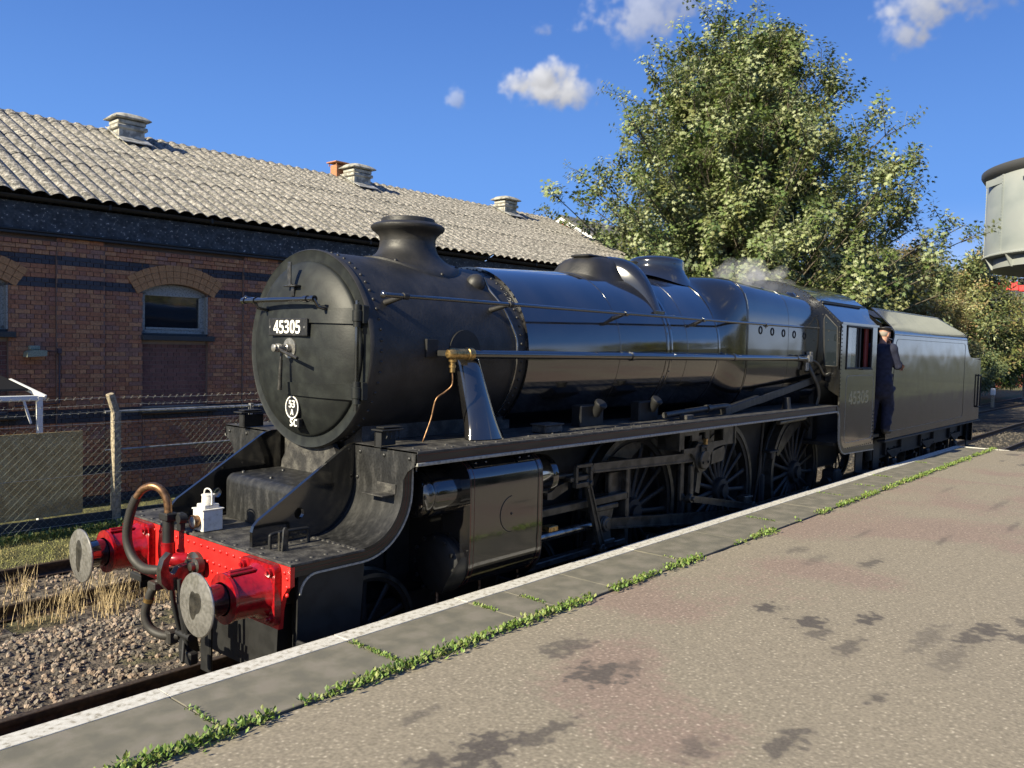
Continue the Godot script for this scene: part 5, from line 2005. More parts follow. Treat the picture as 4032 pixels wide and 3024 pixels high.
func loco_running_plate(L: Node) -> void:
	for s: float in [1.0, -1.0]:
		# low plate at the front
		var lo := MB.new()
		lo.box(Vector3(0.31, 1.276, s * 0.585), Vector3(0.62, 0.018, 1.165), 0.003)
		var lp := part("front_plate", lo, M.plate_grey, L)
		var sp := []
		for k in 7:
			sp.append([Vector3(0.035, 1.285, s * (0.12 + k * 0.165)), Vector3.UP])
		for k in 5:
			sp.append([Vector3(0.12 + k * 0.11, 1.285, s * 0.66), Vector3.UP])
			sp.append([Vector3(0.10 + k * 0.115, 1.285, s * 1.10), Vector3.UP])
		for k in 9:
			sp.append([Vector3(0.565, 1.285, s * (0.64 + k * 0.06)), Vector3.UP])
		rivets(lp, sp, 0.016, 0.009, M.plate_grey, true)
		# curved drop plate
		var path := PackedVector2Array([Vector2(0.98, 1.958), Vector2(0.98, 1.86), Vector2(0.98, 1.80), Vector2(0.98, 1.74), Vector2(0.98, 1.68)])
		var ar := arc(0.60, 1.665, 0.38, 0, -90, 14)
		path.append_array(ar)
		var edge := func(y: float) -> float:
			if y > 1.862:
				return 1.30
			return 1.152 + 0.148 * pow(clampf((y - 1.70) / 0.162, 0.0, 1.0), 2.4)
		var rows := []
		var rows_b := []
		for p in path:
			var r := PackedVector3Array()
			var rb := PackedVector3Array()
			for j in 9:
				var zz := lerpf(0.592, edge.call(p.y), j / 8.0)
				r.append(Vector3(p.x, p.y, s * zz))
				rb.append(Vector3(p.x + 0.008, p.y - 0.004, s * zz))
			rows.append(r)
			rows_b.append(rb)
		var dpm := MB.new()
		var sd := 1.0
		dpm.sheet(rows, sd, 0.3)
		if dpm.n[0].x > 0:
			dpm = MB.new()
			sd = -1.0
			dpm.sheet(rows, sd, 0.3)
		dpm.sheet(rows_b, -sd, 0.3)
		for i in path.size() - 1:
			dpm.fquad(rows[i][8], rows[i + 1][8], rows_b[i + 1][8], rows_b[i][8], Vector3(0, 0, s))
		var dp := part("drop_plate", dpm, M.worn_black, L)
		rivets(dp, [[Vector3(0.98, 1.90, s * 0.66), Vector3.LEFT], [Vector3(0.98, 1.90, s * 0.94), Vector3.LEFT], [Vector3(0.98, 1.90, s * 1.22), Vector3.LEFT], [Vector3(0.98, 1.70, s * 0.63), Vector3.LEFT]], 0.017, 0.014, M.worn_black, true)
		var step := MB.new()
		step.box(Vector3(0.917, 1.614, s * 0.95), Vector3(0.125, 0.010, 0.235), 0.003)
		step.box(Vector3(0.974, 1.655, s * 0.975), Vector3(0.010, 0.075, 0.21), 0.003)
		part("footstep", step, M.plate_grey, dp)
		# valance under the curve, with its lining
		var inner := PackedVector2Array([Vector2(0.988, 1.862), Vector2(0.988, 1.68)])
		inner.append_array(arc(0.60, 1.665, 0.388, 0, -90, 14))
		inner.append(Vector2(0.036, 1.266))
		var outer := PackedVector2Array([Vector2(1.075, 1.862), Vector2(1.075, 1.68)])
		outer.append_array(arc(0.60, 1.665, 0.475, 0, -90, 14))
		outer.append(Vector2(0.036, 1.19))
		var poly := inner.duplicate()
		for i in outer.size():
			poly.append(outer[outer.size() - 1 - i])
		var va := MB.new()
		va.prism(poly, s * 1.135, s * 1.151)
		var vp := part("valance", va, M.valance_brown, L)
		for q in 3:
			var o0: float = [0.466, 0.433, 0.408][q]
			var o1: float = [0.480, 0.437, 0.411][q]
			var l1 := PackedVector2Array([Vector2(0.60 + o0, 1.862), Vector2(0.60 + o0, 1.68)])
			l1.append_array(arc(0.60, 1.665, o0, 0, -90, 14))
			var l2 := PackedVector2Array([Vector2(0.60 + o1, 1.862), Vector2(0.60 + o1, 1.68)])
			l2.append_array(arc(0.60, 1.665, o1, 0, -90, 14))
			if q == 0:
				l1.append_array(PackedVector2Array([Vector2(0.22, 1.199)]))
				l1.append_array(arc(0.22, 1.06, 0.139, 100, 178, 6))
				l2.append_array(PackedVector2Array([Vector2(0.22, 1.185)]))
				l2.append_array(arc(0.22, 1.06, 0.125, 100, 178, 6))
			else:
				l1.append(Vector2(0.05, 1.665 - o0))
				l2.append(Vector2(0.05, 1.665 - o1))
			for i in l2.size():
				l1.append(l2[l2.size() - 1 - i])
			var ln := MB.new()
			ln.prism(l1, s * 1.150, s * (1.158 if q == 0 else 1.1525))
			part("lining", ln, M.line_grey if q == 0 else M.line_red, vp)
		# black backing plate and step below the front
		var bk := MB.new()
		bk.prism(PackedVector2Array([Vector2(0.10, 1.19), Vector2(0.09, 0.64), Vector2(0.62, 0.64), Vector2(0.66, 1.19)]), s * 1.10, s * 1.115)
		bk.box(Vector3(0.34, 0.70, s * 1.19), Vector3(0.50, 0.02, 0.19), 0.006)
		bk.box(Vector3(0.10, 0.72, s * 1.19), Vector3(0.03, 0.06, 0.19), 0.01)
		part("front_step", bk, M.frame_black, L)
		# lamp irons and grab rail on the front plate
		var li := MB.new()
		for zz: float in [0.83]:
			li.prism(PackedVector2Array([Vector2(0.16, 1.285), Vector2(0.21, 1.285), Vector2(0.207, 1.43), Vector2(0.198, 1.448), Vector2(0.182, 1.45), Vector2(0.172, 1.435)]), s * zz - 0.008, s * zz + 0.008, 0.5)
			li.box(Vector3(0.16, 1.35, s * (zz - 0.03)), Vector3(0.012, 0.13, 0.02), 0.003)
		part("lamp_iron", li, M.greasy_steel, L)
		var gr := MB.new()
		gr.tube(smooth_path(PackedVector3Array([Vector3(0.14, 1.285, s * 0.72), Vector3(0.14, 1.36, s * 0.72), Vector3(0.17, 1.39, s * 0.72), Vector3(0.42, 1.39, s * 0.72), Vector3(0.46, 1.37, s * 0.72), Vector3(0.46, 1.285, s * 0.72)]), 4), 0.013, 8)
		part("grab_rail", gr, M.frame_black, L)
		# high running plate
		var tp := MB.new()
		tp.box(Vector3(5.30, 1.949, s * 0.945), Vector3(8.64, 0.018, 0.715), 0.003)
		var hp := part("running_plate", tp, M.plate_grey, L)
		var hs := []
		for k in 24:
			hs.append([Vector3(1.06 + k * 0.17, 1.958, s * 1.24), Vector3.UP])
			if k % 2 == 0:
				hs.append([Vector3(1.10 + k * 0.17, 1.958, s * 1.13), Vector3.UP])
		rivets(hp, hs, 0.014, 0.010, M.plate_grey, false)
		var v2 := MB.new()
		v2.box(Vector3(5.30, 1.906, s * 1.290), Vector3(8.64, 0.066, 0.014))
		var vv := part("valance", v2, M.valance_brown, L)
		var ag := MB.new()
		ag.box(Vector3(5.30, 1.862, s * 1.288), Vector3(8.64, 0.026, 0.038), 0.004)
		part("angle_edge", ag, M.line_grey, vv)
		var rl := MB.new()
		rl.box(Vector3(5.30, 1.932, s * 1.2965), Vector3(8.62, 0.004, 0.003))
		rl.box(Vector3(5.30, 1.884, s * 1.2965), Vector3(8.62, 0.003, 0.003))
		part("lining", rl, M.line_red, vv)
		# fittings standing on the running plate
		var lb := MB.new()
		lb.box(Vector3(1.02, 2.02, s * 0.90), Vector3(0.20, 0.11, 0.02), 0.004)
		lb.box(Vector3(0.925, 2.02, s * 0.93), Vector3(0.010, 0.12, 0.08), 0.003)
		lb.box(Vector3(1.00, 2.092, s * 0.95), Vector3(0.22, 0.012, 0.13), 0.004)
		lb.box(Vector3(1.02, 2.110, s * 0.945), Vector3(0.19, 0.010, 0.09), 0.004)
		for k in 4:
			lb.tube(PackedVector3Array([Vector3(0.96 + k * 0.04, 2.09, s * 0.99), Vector3(0.96 + k * 0.04, 2.05, s * 0.995), Vector3(0.945 + k * 0.04, 2.03, s * 1.0)]), 0.006, 6)
		part("lubricator", lb, M.frame_black, L)
		for px: float in [3.72, 4.80]:
			var sb := MB.new()
			sb.box(Vector3(px, 2.06, s * 0.86), Vector3(0.40, 0.22, 0.12), 0.012)
			sb.tube(PackedVector3Array([Vector3(px + 0.05, 2.08, s * 0.92), Vector3(px + 0.02, 2.18, s * 1.00)]), 0.052, 14)
			sb.disc(Vector3(px + 0.02, 2.175, s * 0.996), Vector3(-0.1, 0.75, s * 0.6), 0.066, 0.03, 18, 0.008)
			part("sand_filler", sb, M.frame_black, L)
		var bx := MB.new()
		bx.box(Vector3(2.86, 1.995, s * 1.02), Vector3(0.26, 0.07, 0.16), 0.008)
		bx.box(Vector3(2.86, 2.035, s * 1.02), Vector3(0.29, 0.014, 0.18), 0.004)
		part("oil_box", bx, M.plate_grey, L)
		bx = MB.new()
		bx.box(Vector3(5.28, 1.985, s * 1.12), Vector3(0.16, 0.055, 0.10), 0.006)
		part("oil_box", bx, M.plate_grey, L)
		var wp := MB.new()
		wp.tube(smooth_path(PackedVector3Array([Vector3(4.9, 2.02, s * 1.06), Vector3(5.6, 2.04, s * 1.04), Vector3(6.35, 2.06, s * 1.04), Vector3(6.55, 2.04, s * 1.02)]), 4), 0.035, 10)
		wp.tube(PackedVector3Array([Vector3(5.9, 2.05, s * 1.04), Vector3(6.0, 2.05, s * 1.04)]), 0.048, 10)
		part("injector_pipe", wp, M.worn_black, L)
		var rr := MB.new()
		rr.bar(Vector3(6.35, 1.99, s * 1.03), Vector3(7.35, 2.11, s * 1.02), 0.09, 0.11, Vector3.UP, 0.01)
		rr.bar(Vector3(7.35, 2.09, s * 1.03), Vector3(9.55, 2.37, s * 1.04), 0.025, 0.10, Vector3.UP, 0.004)
		part("reversing_rod", rr, M.worn_black, L)
		var cone := MB.new()
		cone.x = Transform3D(Basis.IDENTITY, Vector3(8.1, 1.96, s * 1.12))
		cone.lathe(PackedVector2Array([Vector2(0.075, 0), Vector2(0.06, 0.02), Vector2(0.045, 0.16), Vector2(0.0, 0.165)]), 14)
		part("filler_cone", cone, M.frame_black, L)
		var cp := MB.new()
		for k in 3:
			cp.tube(smooth_path(PackedVector3Array([Vector3(9.02 + k * 0.03, 2.62 - k * 0.02, s * 1.03), Vector3(9.05 + k * 0.03, 2.45, s * 1.08), Vector3(9.25 + k * 0.03, 2.25, s * 1.10), Vector3(9.32 + k * 0.02, 2.1, s * 1.10), Vector3(9.30 + k * 0.02, 1.96, s * 1.08)]), 5), 0.018, 8)
		cp.tube(smooth_path(PackedVector3Array([Vector3(9.08, 2.65, s * 1.03), Vector3(9.30, 2.58, s * 1.08), Vector3(9.46, 2.42, s * 1.12), Vector3(9.63, 2.44, s * 1.15)]), 5), 0.022, 8)
		part("injector_pipes", cp, M.motion_grey, L)
		var vl := MB.new()
		vl.box(Vector3(9.04, 2.655, s * 1.03), Vector3(0.16, 0.11, 0.10), 0.015)
		vl.box(Vector3(9.10, 2.72, s * 1.03), Vector3(0.10, 0.08, 0.07), 0.01)
		vl.tube(PackedVector3Array([Vector3(9.0, 2.60, s * 1.03), Vector3(9.0, 2.48, s * 1.03)]), 0.035, 10)
		part("clack_valve", vl, M.steel, L)


func loco_motion(L: Node) -> void:
	for s: float in [1.0, -1.0]:
		var F := Transform3D(Basis.from_scale(Vector3(1, 1, s)), Vector3.ZERO)
		# wheels
		for k in 3:
			make_wheel(L, Vector3([4.68, 6.81, 9.25][k], 0.93, s * 0.76), 0.905, 19, s, [118.0, 118.0, 118.0][k], M.motion_grey)
		for px: float in [0.95, 2.86]:
			make_wheel(L, Vector3(px, 0.502, s * 0.76), 0.475, 10, s, 0.0, M.motion_grey)
		# cylinder block with curved cladding
		var c := MB.new()
		var sec := PackedVector2Array()   # (z, y)
		sec.append(Vector2(0.62, 1.85))
		sec.append(Vector2(1.00, 1.85))
		sec.append_array(arc(1.13, 1.66, 0.17, 80, 10, 7))
		sec.append(Vector2(1.302, 1.58))
		sec.append(Vector2(1.302, 1.16))
		sec.append_array(arc(1.05, 1.04, 0.25, 10, -75, 8))
		sec.append(Vector2(0.62, 0.76))
		c.x = F * Transform3D(Basis(Vector3(0, 0, 1), Vector3.UP, Vector3(-1, 0, 0)), Vector3.ZERO)
		c.prism(sec, -2.44, -1.56, 0.5)
		var cy := part("cylinder_block", c, M.gloss_black, L)
		for px: float in [1.575, 2.425]:
			var b := MB.new()
			var o := PackedVector2Array()
			for p in sec:
				o.append(p + (p - Vector2(0.95, 1.3)).normalized() * 0.006)
			b.x = c.x
			b.prism(o, -px - 0.03, -px + 0.03, 0.5)
			var bb := part("cladding_strap", b, M.gloss_black, cy)
			var li := MB.new()
			li.x = c.x
			var o2 := PackedVector2Array()
			for p in sec:
				o2.append(p + (p - Vector2(0.95, 1.3)).normalized() * 0.0075)
			li.prism(o2, -px - 0.022, -px - 0.019, 0.5)
			li.prism(o2, -px + 0.019, -px + 0.022, 0.5)
			part("lining", li, M.line_red, bb)
		var pa := MB.new()
		for px: float in [1.73, 2.27]:
			pa.x = F * Transform3D(Basis(Vector3(1, 0, 0), 38.0 * DEG), Vector3(px, 1.805, 1.235))
			pa.box(Vector3.ZERO, Vector3(0.22, 0.012, 0.09), 0.003)
			pa.dome(Vector3(-0.06, 0.006, 0), Vector3.UP, 0.012, 0.01)
			pa.dome(Vector3(0.06, 0.006, 0), Vector3.UP, 0.012, 0.01)
		part("patch_plate", pa, M.gloss_black, cy)
		var oc := MB.new()
		oc.x = F
		var ring := PackedVector3Array()
		for k in 13:
			var a := (95.0 + 170.0 * k / 12.0) * DEG
			ring.append(Vector3(2.06 + 0.15 * cos(a), 1.36 + 0.15 * sin(a), 1.303))
		oc.tube(ring, 0.004, 5)
		oc.dome(Vector3(2.05, 1.36, 1.302), Vector3(0, 0, 1), 0.012, 0.008)
		part("cover_seam", oc, M.frame_black, cy)
		# valve chest and its round end covers
		var v := MB.new()
		v.x = F
		v.x = F * Transform3D(Basis(Vector3(0, 0, 1), Vector3(1, 0, 0), Vector3(0, 1, 0)), Vector3(0, 1.58, 1.03))
		v.lathe(PackedVector2Array([Vector2(0.0, 1.17), Vector2(0.10, 1.17), Vector2(0.165, 1.20), Vector2(0.178, 1.215), Vector2(0.178, 1.265), Vector2(0.172, 1.272), Vector2(0.180, 1.28), Vector2(0.188, 1.30), Vector2(0.188, 2.72), Vector2(0.180, 2.73), Vector2(0.186, 2.74), Vector2(0.186, 2.80), Vector2(0.16, 2.81), Vector2(0.0, 2.81)]), 36)
		v.x = F
		for a in 8:
			v.disc(Vector3(1.205, 1.58 + 0.135 * sin(a * TAU / 8), 1.03 + 0.135 * cos(a * TAU / 8)), Vector3.LEFT, 0.02, 0.02, 6)
		v.tube(PackedVector3Array([Vector3(1.25, 1.75, 1.0), Vector3(1.25, 1.9, 1.0)]), 0.016, 6)
		v.tube(PackedVector3Array([Vector3(2.60, 1.75, 1.0), Vector3(2.60, 1.9, 1.0)]), 0.016, 6)
		part("valve_chest", v, M.gloss_black, cy)
		# cylinder end covers and the guard plate in front
		var ec := MB.new()
		ec.x = F * Transform3D(Basis(Vector3(0, 0, 1), Vector3(1, 0, 0), Vector3(0, 1, 0)), Vector3(0, 0.98, 1.0))
		ec.lathe(PackedVector2Array([Vector2(0.0, 1.47), Vector2(0.20, 1.47), Vector2(0.235, 1.50), Vector2(0.24, 1.56)]), 36)
		ec.lathe(PackedVector2Array([Vector2(0.265, 2.44), Vector2(0.255, 2.52), Vector2(0.09, 2.54), Vector2(0.09, 2.64), Vector2(0.0, 2.64)]), 36)
		ec.x = F
		for a in 12:
			ec.disc(Vector3(1.47, 0.98 + 0.225 * sin(a * TAU / 12), 1.0 + 0.225 * cos(a * TAU / 12)), Vector3.LEFT, 0.017, 0.02, 6)
		part("end_cover", ec, M.frame_black, cy)
		var gp := MB.new()
		var gr := []
		for i in 9:
			var a := (-62.0 + 74.0 * i / 8.0) * DEG
			var fx := 1.34 + 0.14 * pow(absf(i - 3.5) / 4.5, 2.0)
			var row := PackedVector3Array()
			for j in 2:
				row.append(F * Vector3(fx if j == 0 else 1.555, 1.03 + 0.268 * sin(a), 1.02 + 0.268 * cos(a)))
			gr.append(row)
		out_sheet(gp, gr, F * Vector3(1.4, 1.03, 1.02))
		part("cover_skirt", gp, M.motion_grey, cy)
		var dc := MB.new()
		dc.x = F
		for px: float in [1.50, 2.0, 2.50]:
			dc.tube(smooth_path(PackedVector3Array([Vector3(px, 0.78, 1.0), Vector3(px - 0.02, 0.66, 1.02), Vector3(px - 0.12, 0.58, 1.03), Vector3(0.95 + (px - 1.5) * 0.4, 0.53, 1.06)]), 4), 0.014, 6)
		part("drain_cock", dc, M.copper, cy)
		# slide bars, piston rod, crosshead
		var sb := MB.new()
		sb.x = F
		sb.box(Vector3(3.40, 1.215, 1.0), Vector3(1.65, 0.075, 0.10), 0.008)
		sb.box(Vector3(3.40, 0.735, 1.0), Vector3(1.65, 0.06, 0.09), 0.008)
		sb.box(Vector3(4.22, 1.10, 0.92), Vector3(0.06, 1.0, 0.26), 0.01)
		sb.box(Vector3(4.10, 1.32, 0.95), Vector3(0.26, 0.30, 0.06), 0.01)
		part("slide_bar", sb, M.motion_grey, L)
		var ob := MB.new()
		ob.x = F
		ob.box(Vector3(2.78, 1.10, 1.14), Vector3(0.13, 0.05, 0.10), 0.006)
		part("oil_pot", ob, M.brass, L)
		var pr := MB.new()
		pr.x = F
		pr.tube(PackedVector3Array([Vector3(2.5, 0.98, 1.0), Vector3(3.62, 0.98, 1.0)]), 0.045, 16)
		part("piston_rod", pr, M.rod_bright, L)
		var xh := MB.new()
		xh.x = F
		xh.box(Vector3(3.78, 1.145, 1.0), Vector3(0.46, 0.055, 0.15), 0.01)
		xh.box(Vector3(3.78, 0.785, 1.0), Vector3(0.40, 0.05, 0.13), 0.01)
		xh.prism(PackedVector2Array([Vector2(3.60, 0.80), Vector2(3.92, 0.80), Vector2(3.90, 0.95), Vector2(3.96, 1.14), Vector2(3.60, 1.14), Vector2(3.64, 0.97)]), 0.96, 1.05)
		xh.disc(Vector3(3.78, 0.98, 1.05), Vector3(0, 0, 1), 0.075, 0.05, 20, 0.01)
		xh.box(Vector3(3.72, 0.68, 1.06), Vector3(0.07, 0.18, 0.05), 0.008)
		part("crosshead", xh, M.motion_grey, L)
		var vx := MB.new()
		vx.x = F
		vx.box(Vector3(3.30, 1.50, 1.05), Vector3(0.36, 0.05, 0.14), 0.008)
		for q: Vector2 in [Vector2(3.28, 1.08), Vector2(3.28, 1.02)]:
			pass
		vx.box(Vector3(3.31, 1.62, 1.12), Vector3(0.26, 0.035, 0.04), 0.005)
		vx.box(Vector3(3.31, 1.44, 1.12), Vector3(0.28, 0.05, 0.05), 0.005)
		vx.box(Vector3(3.19, 1.53, 1.12), Vector3(0.035, 0.18, 0.04), 0.005)
		vx.box(Vector3(3.43, 1.53, 1.12), Vector3(0.035, 0.18, 0.04), 0.005)
		vx.tube(PackedVector3Array([Vector3(2.8, 1.53, 1.03), Vector3(3.5, 1.53, 1.03)]), 0.025, 10)
		vx.prism(PackedVector2Array([Vector2(2.84, 1.42), Vector2(3.15, 1.48), Vector2(3.15, 1.40), Vector2(2.92, 1.33), Vector2(2.84, 1.34)]), 0.98, 1.06)
		part("valve_guide", vx, M.motion_grey, L)
		var cl := MB.new()
		cl.x = F
		rod(cl, Vector3(3.40, 1.44, 1.10), Vector3(3.66, 0.76, 1.11), 0.07, 0.085, 0.035, 0.045, 0.045)
		rod(cl, Vector3(3.66, 0.76, 1.09), Vector3(3.76, 0.62, 1.09), 0.05, 0.05, 0.03, 0.035, 0.035)
		part("combination_lever", cl, M.motion_grey, L)
		var ra := MB.new()
		ra.x = F
		rod(ra, Vector3(3.44, 1.575, 1.08), Vector3(5.74, 1.50, 1.08), 0.095, 0.11, 0.035, 0.06, 0.05)
		part("radius_rod", ra, M.motion_grey, L)
		# bracket that carries the expansion link
		var kb := MB.new()
		kb.x = F
		var br := [PackedVector2Array([Vector2(5.10, 1.855), Vector2(5.10, 1.62), Vector2(5.24, 1.62), Vector2(5.24, 1.77), Vector2(5.42, 1.77), Vector2(5.42, 1.855)]),
			PackedVector2Array([Vector2(5.42, 1.855), Vector2(5.42, 1.70), Vector2(5.58, 1.70), Vector2(5.58, 1.79), Vector2(5.74, 1.79), Vector2(5.74, 1.855)]),
			PackedVector2Array([Vector2(5.74, 1.855), Vector2(5.74, 1.68), Vector2(5.84, 1.68), Vector2(5.84, 1.80), Vector2(6.20, 1.80), Vector2(6.20, 1.855)]),
			PackedVector2Array([Vector2(6.20, 1.855), Vector2(6.20, 1.60), Vector2(6.52, 1.60), Vector2(6.52, 1.855)]),
			PackedVector2Array([Vector2(5.24, 1.62), Vector2(5.50, 1.62), Vector2(5.56, 1.66), Vector2(5.84, 1.66), Vector2(6.20, 1.66), Vector2(6.20, 1.60), Vector2(5.98, 1.585), Vector2(5.88, 1.50), Vector2(5.84, 1.40), Vector2(5.76, 1.33), Vector2(5.62, 1.32), Vector2(5.55, 1.40), Vector2(5.50, 1.50), Vector2(5.42, 1.56), Vector2(5.24, 1.575)])]
		for p: PackedVector2Array in br:
			kb.prism(p, 1.10, 1.125)
		kb.box(Vector3(6.50, 1.73, 1.0), Vector3(0.03, 0.26, 0.28))
		kb.box(Vector3(5.12, 1.73, 1.0), Vector3(0.03, 0.24, 0.28))
		part("link_bracket", kb, M.motion_grey, L)
		var pad := MB.new()
		pad.x = F
		pad.disc(Vector3(5.68, 1.47, 1.125), Vector3(0, 0, 1), 0.115, 0.05, 24, 0.01)
		pad.box(Vector3(5.68, 1.56, 1.145), Vector3(0.13, 0.16, 0.045), 0.015)
		pad.prism(PackedVector2Array([Vector2(5.94, 1.54), Vector2(6.24, 1.585), Vector2(6.27, 1.52), Vector2(6.22, 1.41), Vector2(5.92, 1.39)]), 1.07, 1.12, 0.6)
		for q: Vector2 in [Vector2(5.62, 1.44), Vector2(5.74, 1.44), Vector2(5.68, 1.60)]:
			pad.disc(Vector3(q.x, q.y, 1.168), Vector3(0, 0, 1), 0.018, 0.02, 6)
		part("link_trunnion", pad, M.motion_grey, L)
		var oil := MB.new()
		oil.x = F
		oil.box(Vector3(5.70, 1.68, 1.15), Vector3(0.045, 0.075, 0.04), 0.006)
		part("oil_cup", oil, M.brass, L)
		var ex := MB.new()
		ex.x = F
		var er := PackedVector2Array()
		er.append_array(arc(4.30, 1.46, 1.43, -16, 12, 10))
		er.append_array(arc(4.30, 1.46, 1.33, 12, -16, 10))
		ex.prism(er, 1.06, 1.10)
		ex.box(Vector3(5.50, 1.22, 1.08), Vector3(0.075, 0.40, 0.05), 0.01)
		ex.box(Vector3(5.36, 1.24, 1.03), Vector3(0.075, 0.46, 0.05), 0.01)
		ex.box(Vector3(5.44, 1.02, 1.08), Vector3(0.10, 0.07, 0.08), 0.015)
		part("expansion_link", ex, M.motion_grey, L)
		# rods
		var cr := MB.new()
		cr.x = F
		rod(cr, Vector3(3.78, 0.98, 1.04), Vector3(6.95, 0.62, 1.04), 0.11, 0.15, 0.045, 0.08, 0.11)
		part("connecting_rod", cr, M.motion_grey, L)
		var cc := MB.new()
		cc.x = F
		rod(cc, Vector3(4.82, 0.62, 0.945), Vector3(6.95, 0.62, 0.945), 0.11, 0.12, 0.04, 0.09, 0.10)
		rod(cc, Vector3(6.95, 0.62, 0.945), Vector3(9.39, 0.62, 0.945), 0.12, 0.11, 0.04, 0.10, 0.09)
		part("coupling_rod", cc, M.motion_grey, L)
		var rc := MB.new()
		rc.x = F
		rod(rc, Vector3(6.95, 0.62, 1.12), Vector3(7.06, 0.73, 1.12), 0.12, 0.09, 0.05, 0.07, 0.055)
		rc.box(Vector3(6.98, 0.80, 1.06), Vector3(0.20, 0.16, 0.14), 0.02)
		rc.tube(PackedVector3Array([Vector3(6.85, 0.88, 1.12), Vector3(7.1, 0.86, 1.12)]), 0.012, 6)
		part("return_crank", rc, M.motion_grey, L)
		var ec2 := MB.new()
		ec2.x = F
		rod(ec2, Vector3(5.42, 1.04, 1.12), Vector3(7.04, 0.735, 1.15), 0.075, 0.09, 0.035, 0.05, 0.07)
		part("eccentric_rod", ec2, M.motion_grey, L)
		# springs, brake gear and sanding pipes behind the rods
		var sp := MB.new()
		sp.x = F
		for px: float in [4.68, 6.81, 9.25]:
			for k in 5:
				sp.box(Vector3(px, 0.30 + k * 0.026, 0.68), Vector3(1.0 - 0.14 * (4 - k), 0.022, 0.10))
		for px: float in [3.72, 5.75, 8.05]:
			sp.box(Vector3(px, 0.85, 0.78), Vector3(0.06, 0.9, 0.05), 0.01)
			sp.box(Vector3(px + 0.05, 0.80, 0.78), Vector3(0.10, 0.42, 0.10), 0.02)
		sp.tube(PackedVector3Array([Vector3(7.85, 1.8, 0.9), Vector3(7.85, 1.1, 0.86), Vector3(7.78, 0.4, 0.80)]), 0.02, 6)
		sp.box(Vector3(8.02, 1.36, 0.95), Vector3(0.30, 0.03, 0.12), 0.006)
		sp.box(Vector3(8.02, 1.30, 0.95), Vector3(0.08, 0.10, 0.07), 0.01)
		part("brake_gear", sp, M.frame_black, L)
		var bl := MB.new()
		bl.x = F
		bl.box(Vector3(1.9, 0.52, 0.68), Vector3(2.1, 0.34, 0.05))
		for px: float in [0.95, 2.86]:
			bl.box(Vector3(px, 0.50, 0.94), Vector3(0.20, 0.24, 0.12), 0.02)
			bl.disc(Vector3(px, 0.50, 1.0), Vector3(0, 0, 1), 0.085, 0.03, 18, 0.01)
		part("bogie_frame", bl, M.frame_black, L)
		var ax := MB.new()
		ax.x = F
		ax.tube(PackedVector3Array([Vector3(7.65, 1.80, 1.20), Vector3(8.55, 1.82, 1.20)]), 0.035, 10)
		part("ejector_drain", ax, M.motion_grey, L)


